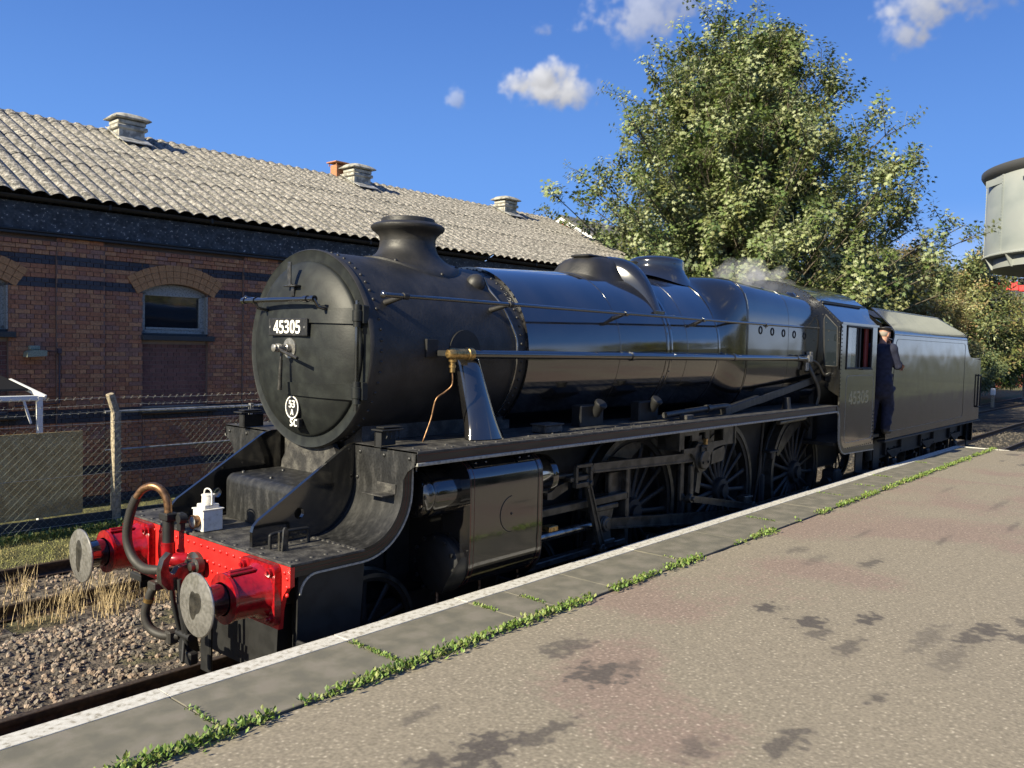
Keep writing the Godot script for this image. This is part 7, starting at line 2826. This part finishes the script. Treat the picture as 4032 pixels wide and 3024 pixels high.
	part("overalls", cm, M.overalls, P)
	var bt := body_mesh([[Vector3(-0.06, 0.10, 0.12), Vector3(-0.07, 0.045, 0.12), 0.055, 0.048], [Vector3(-0.07, 0.04, 0.12), Vector3(0.14, 0.03, 0.14), 0.042, 0.036], [Vector3(-0.10, 0.10, -0.10), Vector3(-0.11, 0.045, -0.10), 0.055, 0.048], [Vector3(-0.11, 0.04, -0.10), Vector3(0.10, 0.03, -0.11), 0.042, 0.036]], 0.012, 0.02)
	part("boots", bt, M.boot, P)
	# cap with a soft crown and a shiny peak
	var cp := MB.new()
	var ct: Vector3 = H.call(-0.012, 0.062, 0.0)
	cp.x = Transform3D(Basis(fwd, up, rt), ct)
	var rows := []
	for i in 9:
		var t := i / 8.0
		var row := PackedVector3Array()
		for j in 25:
			var a := TAU * j / 24.0
			var r: float = [0.086, 0.090, 0.104, 0.116, 0.118, 0.105, 0.08, 0.045, 0.0][i]
			var y: float = [-0.005, 0.022, 0.032, 0.044, 0.055, 0.066, 0.072, 0.076, 0.078][i]
			row.append(Vector3(r * cos(a) * 1.06, y + 0.012 * cos(a) * t, r * sin(a) * 0.94))
		rows.append(row)
	out_sheet(cp, rows, P.position * 0.0 + ct, 0.2)
	var pk := []
	for i in 5:
		var row := PackedVector3Array()
		for j in 13:
			var a := (-60.0 + 10.0 * j) * DEG
			var r := lerpf(0.085, 0.085 + 0.055 * cos(a), i / 4.0)
			row.append(Vector3(r * cos(a), 0.0 - 0.022 * i / 4.0 * cos(a), r * sin(a) * 0.94))
		pk.append(row)
	cp.sheet(pk, 1.0)
	part("cap", cp, M.cap_black, P)
	var bd := MB.new()
	for k in 3:
		bd.x = Transform3D(Basis(fwd, up, rt) * Basis(Vector3.UP, -0.9 + 0.16 * k), ct)
		bd.box(Vector3(0.112, 0.042, 0.0), Vector3(0.006, 0.026, 0.008), 0.001)
	part("cap_badge", bd, M.digit_white, P)
	var cg := MB.new()
	cg.tube(PackedVector3Array([H.call(0.10, -0.05, 0.01), H.call(0.165, -0.06, 0.03)]), 0.0055, 8)
	part("cigarette", cg, M.digit_white, P)


# ---------------------------------------------------------------- trees and growth
func leaf_mesh(maple: bool) -> MB:
	var m := MB.new()
	if maple:
		var tips := [[0.0, 1.0], [48.0, 0.86], [100.0, 0.58], [-48.0, 0.86], [-100.0, 0.58]]
		var centre := Vector3(0, 0.30, 0.0)
		var out := []
		for k in [[-100.0, 0.55], [-74.0, 0.30], [-46.0, 0.85], [-22.0, 0.42], [0.0, 1.0], [22.0, 0.42], [46.0, 0.85], [74.0, 0.30], [100.0, 0.55]]:
			var a: float = (90.0 - k[0]) * DEG
			out.append(Vector3(cos(a) * k[1] * 0.62, 0.28 + sin(a) * k[1] * 0.62, -0.10 * k[1] * k[1]))
		out.append(Vector3(0, 0, 0))
		for i in out.size():
			m.ftri(centre, out[i], out[(i + 1) % out.size()], Vector3(0, 0, 1))
	else:
		m.ftri(Vector3(0, 0, 0), Vector3(0.26, 0.45, 0.05), Vector3(0, 1.0, -0.08), Vector3(0, 0, 1))
		m.ftri(Vector3(0, 0, 0), Vector3(-0.26, 0.45, 0.05), Vector3(0, 1.0, -0.08), Vector3(0, 0, 1))
	return m


# A twig end: leaves set round a short stem that points along +y.
func sprig_mesh(maple: bool, leaves: int, reach: float, size: float, sd: int) -> ArrayMesh:
	var r := RandomNumberGenerator.new()
	r.seed = sd
	var lf := leaf_mesh(maple)
	var m := MB.new()
	for k in leaves:
		var t := (k + 0.5) / leaves
		var a := k * 2.4 + r.randf_range(-0.4, 0.4)
		var out := Vector3(cos(a), r.randf_range(-0.3, 0.6), sin(a)).normalized()
		var face := (Vector3(0, 1, 0) + out * r.randf_range(-0.3, 0.9) + Vector3(r.randf_range(-0.5, 0.5), 0, r.randf_range(-0.5, 0.5))).normalized()
		var x := out.cross(face).normalized()
		var z := x.cross(out)
		var s := size * r.randf_range(0.7, 1.2)
		var at := Vector3(0, t * reach, 0) + out * reach * 0.28
		var xf := Transform3D(Basis(x * s, out * s, z * s), at)
		var sh := r.randf_range(0.8, 1.2)
		for i in lf.v.size() / 3:
			m.tint = Color(sh, sh, sh)
			m.ftri(xf * lf.v[i * 3], xf * lf.v[i * 3 + 1], xf * lf.v[i * 3 + 2], z)
	m.tube(PackedVector3Array([Vector3(0, -reach * 0.3, 0), Vector3(0, reach, 0)]), size * 0.03, 3)
	return m.mesh()


# limbs grow from the trunk to points in the crown; each carries twigs of leaves
func grow(called: String, label: String, category: String, base: Vector3, trunks: Array, height: float, envelope: Callable, n_limb: int, twigs: int, per_twig: int, maple: bool, leaf: float, tones: Array, pale: float, sd: int, group := "") -> Node3D:
	var r := RandomNumberGenerator.new()
	r.seed = sd
	var T := thing(called, label, category, base, 0.0, group)
	var wood := MB.new()
	var xf := []
	var cl := []
	var ends := []
	for t: Vector3 in trunks:
		var top := t * 0.55 + Vector3(0, height * 0.55, 0)
		wood.tube(smooth_path(PackedVector3Array([t * 0.25, t * 0.5 + Vector3(r.randf_range(-0.1, 0.1), height * 0.2, 0), top]), 4), height * 0.017, 8, height * 0.008)
	for i in n_limb:
		var h := lerpf(0.16, 0.97, pow(float(i) / n_limb, 0.85))
		var ang := i * 2.39996 + r.randf_range(-0.3, 0.3)
		var rad: float = envelope.call(h, ang)
		var k := 1.0 - 0.5 * pow(r.randf(), 1.7)
		var tip := Vector3(cos(ang) * rad * k, height * (h + 0.02 * r.randf_range(-1, 1)), sin(ang) * rad * k)
		var t: Vector3 = trunks[i % trunks.size()]
		var sh := maxf(0.10, h - 0.16 - 0.22 * k * r.randf_range(0.5, 1.0))
		var start := t * (0.25 + 0.3 * sh) + Vector3(0, height * sh * 0.85, 0)
		var midp := start.lerp(tip, 0.5) + Vector3(r.randf_range(-0.3, 0.3), height * 0.02, r.randf_range(-0.3, 0.3))
		wood.tube(smooth_path(PackedVector3Array([start, midp, tip]), 3), height * 0.0032, 5, height * 0.0009, false)
		for j in twigs:
			var u := r.randf_range(0.25, 1.0)
			var p := start.lerp(midp, u * 2.0) if u < 0.5 else midp.lerp(tip, u * 2.0 - 1.0)
			var outd := (tip - start).normalized() * 0.5 + Vector3(r.randf_range(-1, 1), r.randf_range(-0.15, 1.0), r.randf_range(-1, 1)) * 0.8
			var ln := height * r.randf_range(0.035, 0.09)
			var e := p + outd.normalized() * ln
			wood.tube(PackedVector3Array([p, e]), height * 0.0013, 3, height * 0.0007, false)
			for q in per_twig:
				var s := (q + r.randf_range(0.3, 1.2)) / per_twig
				var at := p.lerp(e, s) + Vector3(r.randf_range(-1, 1), r.randf_range(-1, 1), r.randf_range(-1, 1)) * leaf * 0.9
				var up := (outd.normalized() + Vector3(r.randf_range(-1, 1), r.randf_range(-0.2, 1.0), r.randf_range(-1, 1)) * 0.9).normalized()
				var side := up.cross(Vector3(r.randf_range(-1, 1), 0.3, r.randf_range(-1, 1))).normalized()
				var sc := r.randf_range(0.75, 1.25)
				xf.append(Transform3D(Basis(side * sc, up * sc, side.cross(up) * sc), at))
				var c: Color = tones[r.randi() % tones.size()]
				var v := r.randf_range(0.75, 1.25)
				c = Color(c.r * v, c.g * v, c.b * v)
				if r.randf() < pale:
					c = c.lerp(Color(0.34, 0.37, 0.20), r.randf_range(0.35, 0.9))
				cl.append(c)
	part("trunk", wood, M.bark, T)
	var parts := 2
	for v in parts:
		var a := []
		var b := []
		for i in xf.size():
			if i % parts == v:
				a.append(xf[i])
				b.append(cl[i])
		multi("crown", sprig_mesh(maple, 8 if maple else 10, leaf * (2.2 if maple else 3.4), leaf, sd + v), a, b, M.leaf, T)
	return T


func trees() -> void:
	# one way across the view and one along it, for uneven crowns
	var right := Vector3(0.65, 0, 0.76)
	var env1 := func(h: float, ang: float) -> float:
		var side := cos(ang) * 0.65 + sin(ang) * 0.76
		var bump := 1.0 + 0.10 * sin(ang * 5.0 + h * 17.0) + 0.07 * sin(ang * 9.0 - h * 31.0)
		var prof_l := [5.0, 6.9, 7.6, 7.7, 7.2, 6.4, 5.2, 4.0, 2.6, 1.1]
		var prof_r := [6.0, 7.2, 7.5, 7.5, 7.2, 6.2, 4.9, 3.2, 1.9, 0.8]
		var k := clampf((h - 0.12) / 0.88, 0, 1) * 9.0
		var i := mini(8, int(k))
		var rr: float = lerpf(lerpf(prof_l[i], prof_l[i + 1], k - i), lerpf(prof_r[i], prof_r[i + 1], k - i), side * 0.5 + 0.5)
		return rr * bump
	var green := [Color(0.10, 0.145, 0.035), Color(0.085, 0.125, 0.03), Color(0.13, 0.165, 0.045), Color(0.065, 0.105, 0.027), Color(0.155, 0.165, 0.05)]
	grow("sycamore_tree", "tall spreading sycamore tree behind the locomotive, pale leaves turned by wind", "tree", Vector3(26.2, 0.0, -8.4), [Vector3(0, 0, 0), Vector3(0.9, 0, 0.7), Vector3(-0.8, 0, -0.5)], 14.9, env1, 260, 12, 8, true, 0.165, green, 0.45, 11)
	var dome := func(w: float, low: float) -> Callable:
		return func(h: float, ang: float) -> float:
			return w * (pow(maxf(0.0, 1.0 - pow(absf(h - low) / (1.02 - low), 2.2)), 0.6)) * (1.0 + 0.14 * sin(ang * 4.0 + h * 11.0) + 0.08 * sin(ang * 7.0))
	var olive := [Color(0.17, 0.18, 0.055), Color(0.14, 0.155, 0.045), Color(0.20, 0.19, 0.07), Color(0.23, 0.18, 0.08), Color(0.12, 0.14, 0.042)]
	var rust := [Color(0.24, 0.175, 0.08), Color(0.26, 0.21, 0.09), Color(0.19, 0.175, 0.06), Color(0.30, 0.21, 0.11)]
	var deep := [Color(0.075, 0.11, 0.04), Color(0.09, 0.125, 0.043), Color(0.115, 0.14, 0.05), Color(0.06, 0.09, 0.035)]
	var cream := [Color(0.42, 0.36, 0.20), Color(0.34, 0.31, 0.15), Color(0.24, 0.24, 0.10), Color(0.50, 0.45, 0.29), Color(0.19, 0.20, 0.07)]
	grow("bush", "low green bush under the sycamore at the shed end", "bush", Vector3(21.2, 0, -8.6), [Vector3.ZERO, Vector3(0.6, 0, 0.3)], 5.6, dome.call(2.6, 0.4), 40, 8, 6, true, 0.13, green, 0.2, 31)
	grow("bush", "broad olive green bush above the cab roof", "bush", Vector3(35.5, 0, -8.2), [Vector3.ZERO, Vector3(1.0, 0, 0.5)], 7.8, dome.call(5.2, 0.35), 80, 9, 7, false, 0.15, olive, 0.15, 32)
	grow("bush", "tall bush going yellow and brown behind the tender", "bush", Vector3(41.0, 0, -7.6), [Vector3.ZERO, Vector3(0.8, 0, -0.5)], 8.0, dome.call(5.0, 0.4), 80, 9, 7, false, 0.16, olive + rust, 0.1, 33)
	grow("tree", "dark green rounded tree under the water tank", "tree", Vector3(62.0, 0, -9.8), [Vector3.ZERO, Vector3(1.5, 0, 0.6)], 9.7, dome.call(7.2, 0.45), 110, 10, 7, false, 0.26, deep + olive, 0.12, 34)
	grow("climber_bush", "cream flowering climber trailing down behind the end of the tender", "bush", Vector3(46.5, 0, -6.9), [Vector3.ZERO, Vector3(0.6, 0, 0.4)], 6.2, dome.call(3.0, 0.3), 60, 9, 7, false, 0.14, cream, 0.2, 35)
	grow("bush", "bright green bush beside the white signal post", "bush", Vector3(63.0, 0, -6.6), [Vector3.ZERO], 4.6, dome.call(2.6, 0.35), 36, 8, 7, false, 0.16, [Color(0.10, 0.16, 0.03), Color(0.08, 0.14, 0.03), Color(0.06, 0.10, 0.025)], 0.15, 36)
	grow("bush", "dark shaded bush at the foot of the climber", "bush", Vector3(55.0, 0, -6.9), [Vector3.ZERO], 3.4, dome.call(2.6, 0.3), 36, 8, 6, false, 0.15, deep, 0.05, 37)
	# the row of trees across the yard, behind whoever stands on the platform: seen mirrored in the black paint
	for k in 9:
		var o := grow("boundary_tree", ["first", "second", "third", "fourth", "fifth", "sixth", "seventh", "eighth", "last"][k] + " green tree along the row across the yard from the platform", "tree", Vector3(-14.0 + k * 6.6, -0.3, 26.0 + 3.0 * sin(k * 2.1)), [Vector3.ZERO], 6.0 + 1.8 * sin(k * 1.7), dome.call(3.9, 0.35), 40, 6, 4, false, 0.32, olive, 0.1, 60 + k, "trees across the yard")


func far_things() -> void:
	# water tower at the platform end
	var W := thing("water_tower", "grey riveted round water tank high on a column at the right", "water tower", Vector3(41.6, -0.412, 1.84))
	var sc := Basis.from_scale(Vector3.ONE * 1.15)
	var t := MB.new()
	t.x.basis = sc
	t.lathe(PackedVector2Array([Vector2(0, 6.55), Vector2(4.2, 6.58), Vector2(4.44, 6.62), Vector2(4.44, 6.68), Vector2(4.38, 6.72), Vector2(4.38, 9.78), Vector2(4.3, 9.9), Vector2(0, 9.92)]), 96)
	part("tank", t, M.tank_grey, W)
	var rm := MB.new()
	rm.x.basis = sc
	rm.lathe(PackedVector2Array([Vector2(4.36, 9.62), Vector2(4.50, 9.72), Vector2(4.60, 9.88), Vector2(4.60, 9.98), Vector2(4.2, 9.98)]), 96)
	part("tank_rim", rm, M.tank_rim, W)
	var seam := MB.new()
	for k in 12:
		var a := TAU * k / 12.0 + 2.45
		seam.x = Transform3D(sc * Basis(Vector3.UP, -a), Vector3.ZERO)
		seam.box(Vector3(4.385, 8.2, 0), Vector3(0.02, 3.05, 0.12))
		seam.box(Vector3(4.385, 9.45, 0.62), Vector3(0.02, 0.26, 1.1))
		for j in 26:
			seam.dome(Vector3(4.395, 6.80 + j * 0.112, 0.0), Vector3.RIGHT, 0.024, 0.02, 6)
	seam.x = Transform3D(sc, Vector3.ZERO)
	for k in 220:
		var a := TAU * k / 220.0
		seam.dome(Vector3(4.44 * cos(a), 6.655, 4.44 * sin(a)), Vector3(cos(a), 0, sin(a)), 0.024, 0.02, 6)
	part("riveted_seam", seam, M.tank_grey, W)
	var un := MB.new()
	un.x.basis = sc
	un.lathe(PackedVector2Array([Vector2(0.9, 5.6), Vector2(4.15, 6.18), Vector2(4.15, 6.56)]), 72)
	for k in 16:
		var a := TAU * k / 16.0
		un.x = Transform3D(sc * Basis(Vector3.UP, -a), Vector3.ZERO)
		un.prism(PackedVector2Array([Vector2(4.42, 6.60), Vector2(3.7, 6.60), Vector2(4.1, 6.15), Vector2(4.18, 6.15)]), -0.03, 0.03)
	part("underside", un, M.tank_grey, W)
	var co := MB.new()
	co.x.basis = sc
	co.lathe(PackedVector2Array([Vector2(0.88, -0.4), Vector2(0.88, 0.5), Vector2(0.72, 0.6), Vector2(0.70, 5.2), Vector2(1.3, 5.7)]), 40)
	part("column", co, M.tank_grey, W)

	# semaphore signal beside the far tracks
	var S := thing("signal_post", "white semaphore signal post with red arms beyond the tender", "signal", Vector3(66.0, -0.2, -5.15))
	var po := MB.new()
	po.box(Vector3(0, 4.6, 0), Vector3(0.34, 9.4, 0.34), 0.02)
	part("post", po, M.signal_white, S)
	var lo := MB.new()
	lo.box(Vector3(0, 1.2, 0), Vector3(0.36, 2.5, 0.36), 0.02)
	part("foot", lo, M.galvanised, S)
	var a1 := MB.new()
	a1.box(Vector3(-0.2, 6.15, -0.98), Vector3(0.06, 0.36, 1.1), 0.01)
	part("arm", a1, M.signal_white, S)
	var a2 := MB.new()
	a2.box(Vector3(-0.2, 6.12, -2.15), Vector3(0.06, 0.34, 1.25), 0.01)
	part("arm_end", a2, M.far_brick, S)
	var ar := MB.new()
	ar.x = Transform3D(Basis(Vector3(0, 0, 1), Vector3.UP, Vector3(-1, 0, 0)), Vector3(-0.2, 0, 0))
	ar.prism(PackedVector2Array([Vector2(-0.95, 4.55), Vector2(-0.45, 4.95), Vector2(0.2, 4.95), Vector2(0.2, 4.15), Vector2(-0.45, 4.15)]), 0.0, 0.06)
	part("arrow_board", ar, M.signal_white, S)
	var tp := MB.new()
	tp.box(Vector3(-0.2, 8.35, -0.3), Vector3(0.06, 0.5, 1.0), 0.02)
	tp.box(Vector3(0, 7.9, -0.1), Vector3(0.5, 0.5, 0.5), 0.04)
	part("lamp_case", tp, M.signal_black, S)
	var mk := thing("marker_post", "short white topped marker post in dry grass by the track", "post", Vector3(53.5, -0.2, -4.85))
	var m1 := MB.new()
	m1.box(Vector3(0, 0.30, 0), Vector3(0.16, 0.75, 0.16), 0.01)
	part("stem", m1, M.concrete, mk)
	var m2 := MB.new()
	m2.box(Vector3(0, 0.86, 0), Vector3(0.30, 0.42, 0.22), 0.03)
	part("cap", m2, M.signal_white, mk)

	# gabled buildings
	house("house", "brick house gable with white bargeboards behind the shed roof", Vector3(46.0, 0, -31.8), 11.0, 12.0, 9.2, 12.2, -PI / 2)
	house("house", "distant brick house with grey tiled roof behind the signal", Vector3(100.0, 0, -11.5), 9.0, 14.0, 6.2, 9.6, 1.25)
	var bus := thing("crane_beam", "bright red beam above the distant roof, seen under the trees", "crane")
	var bb := MB.new()
	bb.box(Vector3(118.0, 11.6, -17.5), Vector3(1.4, 1.3, 13.0), 0.1)
	bb.box(Vector3(117.2, 11.6, -14.8), Vector3(0.2, 1.0, 0.6), 0.05)
	part("beam", bb, M.bus_red, bus)
	var lg := MB.new()
	lg.box(Vector3(118.0, 5.4, -23.0), Vector3(0.8, 11.2, 0.8), 0.05)
	lg.box(Vector3(118.0, 5.4, -12.0), Vector3(0.8, 11.2, 0.8), 0.05)
	part("leg", lg, M.bus_red, bus)


func house(called: String, label: String, at: Vector3, w: float, d: float, eave: float, ridge: float, turn: float) -> void:
	var h := thing(called, label, "house", at, turn)
	var wl := MB.new()
	var gable := PackedVector2Array([Vector2(-w / 2, -0.5), Vector2(w / 2, -0.5), Vector2(w / 2, eave), Vector2(0, ridge), Vector2(-w / 2, eave)])
	wl.prism(gable, 0.0, -d)
	part("wall", wl, M.far_brick, h)
	var rf := MB.new()
	for s: float in [-1.0, 1.0]:
		var a := Vector3(0, ridge + 0.12, -d / 2)
		var b := Vector3(s * (w / 2 + 0.3), eave - 0.12 - 0.0, -d / 2)
		rf.bar(a, b, 0.16, d + 0.6, Vector3(0, 0, 1))
	var rr := part("roof", rf, M.far_tile, h)
	var bg := MB.new()
	for s: float in [-1.0, 1.0]:
		bg.bar(Vector3(0, ridge - 0.08, 0.22), Vector3(s * (w / 2 + 0.2), eave - 0.20, 0.22), 0.42, 0.08, Vector3(0, 0, 1))
	part("bargeboard", bg, M.signal_white, rr)


func small_growth() -> void:
	# weeds along the platform joint and between the coping stones
	var lf := MB.new()
	lf.ftri(Vector3(0, 0, 0), Vector3(0.32, 0.5, 0.06), Vector3(0, 1, 0.0), Vector3(0, 0, 1))
	lf.ftri(Vector3(0, 0, 0), Vector3(-0.32, 0.5, 0.06), Vector3(0, 1, 0.0), Vector3(0, 0, 1))
	var lm := lf.mesh()
	var f := FastNoiseLite.new()
	f.seed = 3
	f.frequency = 0.9
	var xf := []
	var cl := []
	var put := func(x: float, z: float, s: float, h: float) -> void:
		var a := rng.randf_range(0, TAU)
		var t := rng.randf_range(0.2, 1.25)
		var b := Basis(Vector3.UP, a) * Basis(Vector3(1, 0, 0), t) * Basis.from_scale(Vector3.ONE * s)
		xf.append(Transform3D(b, Vector3(x, 0.845 + h, z)))
		var v := rng.randf_range(0.7, 1.3)
		var c: Color = [Color(0.13, 0.21, 0.035), Color(0.10, 0.175, 0.03), Color(0.17, 0.24, 0.055), Color(0.21, 0.24, 0.07)][rng.randi() % 4]
		cl.append(Color(c.r * v, c.g * v, c.b * v))
	for k in 9000:
		var px := pow(rng.randf(), 1.5) * 19.0 - 2.6
		var g := f.get_noise_2d(px * 1.4, 0.0)
		var gap := (px > 2.0 and px < 2.25) or (px > 3.75 and px < 4.3) or (px > 5.35 and px < 5.95) or (px > 6.2 and px < 6.6) or (px > 7.0 and px < 7.25)
		if gap or rng.randf() > smoothstep(-0.42, -0.05, g):
			continue
		var wd := 0.028 + 0.022 * g
		put.call(px, 2.165 + rng.randfn(0.0, wd), rng.randf_range(0.018, 0.040), rng.randf_range(0.0, 0.028))
	for q in [[0.14, 1.62, 2.10, 260], [1.25, 1.64, 1.86, 130], [1.64, 1.75, 2.0, 90], [-1.03, 1.75, 2.12, 60], [5.8, 1.62, 2.0, 60], [3.5, 1.9, 2.1, 30], [8.1, 1.6, 1.95, 70], [10.4, 1.6, 1.9, 70], [9.25, 1.7, 2.0, 40], [12.7, 1.6, 1.8, 50]]:
		for k in int(q[3]):
			put.call(q[0] + rng.randfn(0.0, 0.012), rng.randf_range(q[1], q[2]), rng.randf_range(0.012, 0.028), 0.008)
	tag(multi("platform_weeds", lm, xf, cl, M.leaf, self), "green weeds growing along the joint in the platform", "weeds", "", "stuff")
	# dry grass: tufts on the ballast beside the far track, and the verge before the fence
	var bl := MB.new()
	bl.ftri(Vector3(-0.010, 0, 0), Vector3(0.010, 0, 0), Vector3(0.005, 0.55, 0.05), Vector3(0, 0, 1))
	bl.ftri(Vector3(-0.006, 0.5, 0.045), Vector3(0.008, 0.5, 0.045), Vector3(0.02, 1.0, 0.18), Vector3(0, 0, 1))
	var bm := bl.mesh()
	var gx := []
	var gc := []
	var tufts := [[0.15, -3.72, 0.3], [0.45, -3.62, 0.45], [0.62, -3.85, 0.38], [-0.2, -3.75, 0.35], [1.0, -3.55, 0.42], [1.25, -3.75, 0.4], [1.45, -3.5, 0.34], [0.8, -3.3, 0.3], [-0.55, -3.7, 0.4], [1.7, -3.6, 0.38], [0.3, -4.4, 0.35], [1.2, -4.3, 0.35], [1.9, -4.2, 0.3], [2.2, -3.7, 0.35], [0.55, -5.1, 0.3], [-0.8, -3.4, 0.35], [1.05, -3.95, 0.4], [1.55, -3.9, 0.4], [0.9, -3.7, 0.42], [2.6, -3.8, 0.35], [3.0, -3.6, 0.35]]
	for tf in tufts:
		for k in 42:
			var o := Vector3(tf[0] + rng.randfn(0.0, 0.085), -0.31 if tf[1] < -3.4 else -0.25, tf[1] + rng.randfn(0.0, 0.07))
			var h: float = tf[2] * rng.randf_range(0.45, 1.15)
			gx.append(Transform3D(Basis(Vector3.UP, rng.randf_range(0, TAU)) * Basis(Vector3(1, 0, 0), rng.randf_range(0.0, 0.35)) * Basis.from_scale(Vector3(0.45, h, h)), o))
			var v := rng.randf_range(0.7, 1.25)
			gc.append(Color(0.46 * v, 0.35 * v, 0.19 * v))
	tag(multi("dry_grass", bm, gx, gc, M.blade, self), "tall straw coloured dry grass along the weedy track", "grass", "", "stuff")
	gx = []
	gc = []
	var f2 := FastNoiseLite.new()
	f2.seed = 8
	f2.frequency = 1.1
	for k in 30000:
		var px := rng.randf_range(-2.5, 9.0)
		var pz := -6.0 - pow(rng.randf(), 1.0) * 1.15
		var tall := smoothstep(-6.60, -6.85, pz)
		var h := lerpf(0.035, 0.14, tall) * rng.randf_range(0.6, 1.5)
		gx.append(Transform3D(Basis(Vector3.UP, rng.randf_range(0, TAU)) * Basis(Vector3(1, 0, 0), rng.randf_range(0.1, 0.8)) * Basis.from_scale(Vector3(0.5, h, h)), Vector3(px, ground_y(px, pz) - 0.01, pz)))
		var v := rng.randf_range(0.75, 1.25)
		var dry := smoothstep(-0.2, 0.4, f2.get_noise_2d(px, pz))
		var c := Color(0.36, 0.38, 0.10).lerp(Color(0.50, 0.42, 0.18), dry).lerp(Color(0.13, 0.20, 0.05), tall * 0.85)
		gc.append(Color(c.r * v, c.g * v, c.b * v))
	tag(multi("verge_grass", bm, gx, gc, M.blade, self), "short yellowing grass on the verge before the fence", "grass", "", "stuff")
	# broad weeds at the fence foot
	gx = []
	gc = []
	for k in 1500:
		var px := rng.randf_range(-2.0, 5.0)
		var s := rng.randf_range(0.03, 0.075)
		gx.append(Transform3D(Basis(Vector3.UP, rng.randf_range(0, TAU)) * Basis(Vector3(1, 0, 0), rng.randf_range(0.1, 1.2)) * Basis.from_scale(Vector3.ONE * s), Vector3(px, -0.16 + rng.randf_range(0.0, 0.13), -6.82 + rng.randfn(0.0, 0.06))))
		var v := rng.randf_range(0.6, 1.3)
		gc.append(Color(0.075 * v, 0.13 * v, 0.035 * v))
	tag(multi("fence_weeds", lm, gx, gc, M.leaf, self), "leafy green weeds at the foot of the fence", "weeds", "", "stuff")


func steam() -> void:
	var s := thing("steam_wisp", "thin white wisp of steam above the firebox", "steam", Vector3(9.0, 3.82, 0.1))
	var r := RandomNumberGenerator.new()
	r.seed = 4
	var puffs := []
	for i in 46:
		var t := r.randf()
		var sz := r.randf_range(0.12, 0.42)
		puffs.append([lerpf(-0.55, 1.15, t), r.randf_range(-0.10, 0.26) * (1.0 - 0.5 * absf(t - 0.4)), r.randf_range(-0.35, 0.2), sz, sz * r.randf_range(0.5, 0.9)])
	for k in puffs:
		var fv := FogVolume.new()
		fv.name = "puff"
		fv.shape = RenderingServer.FOG_VOLUME_SHAPE_ELLIPSOID
		fv.size = Vector3(k[3], k[4], k[3] * 0.8)
		fv.position = Vector3(k[0], k[1], k[2])
		var fm := FogMaterial.new()
		fm.density = 0.55
		fm.albedo = Color(0.97, 0.97, 0.97)
		fv.material = fm
		s.add_child(fv, true)
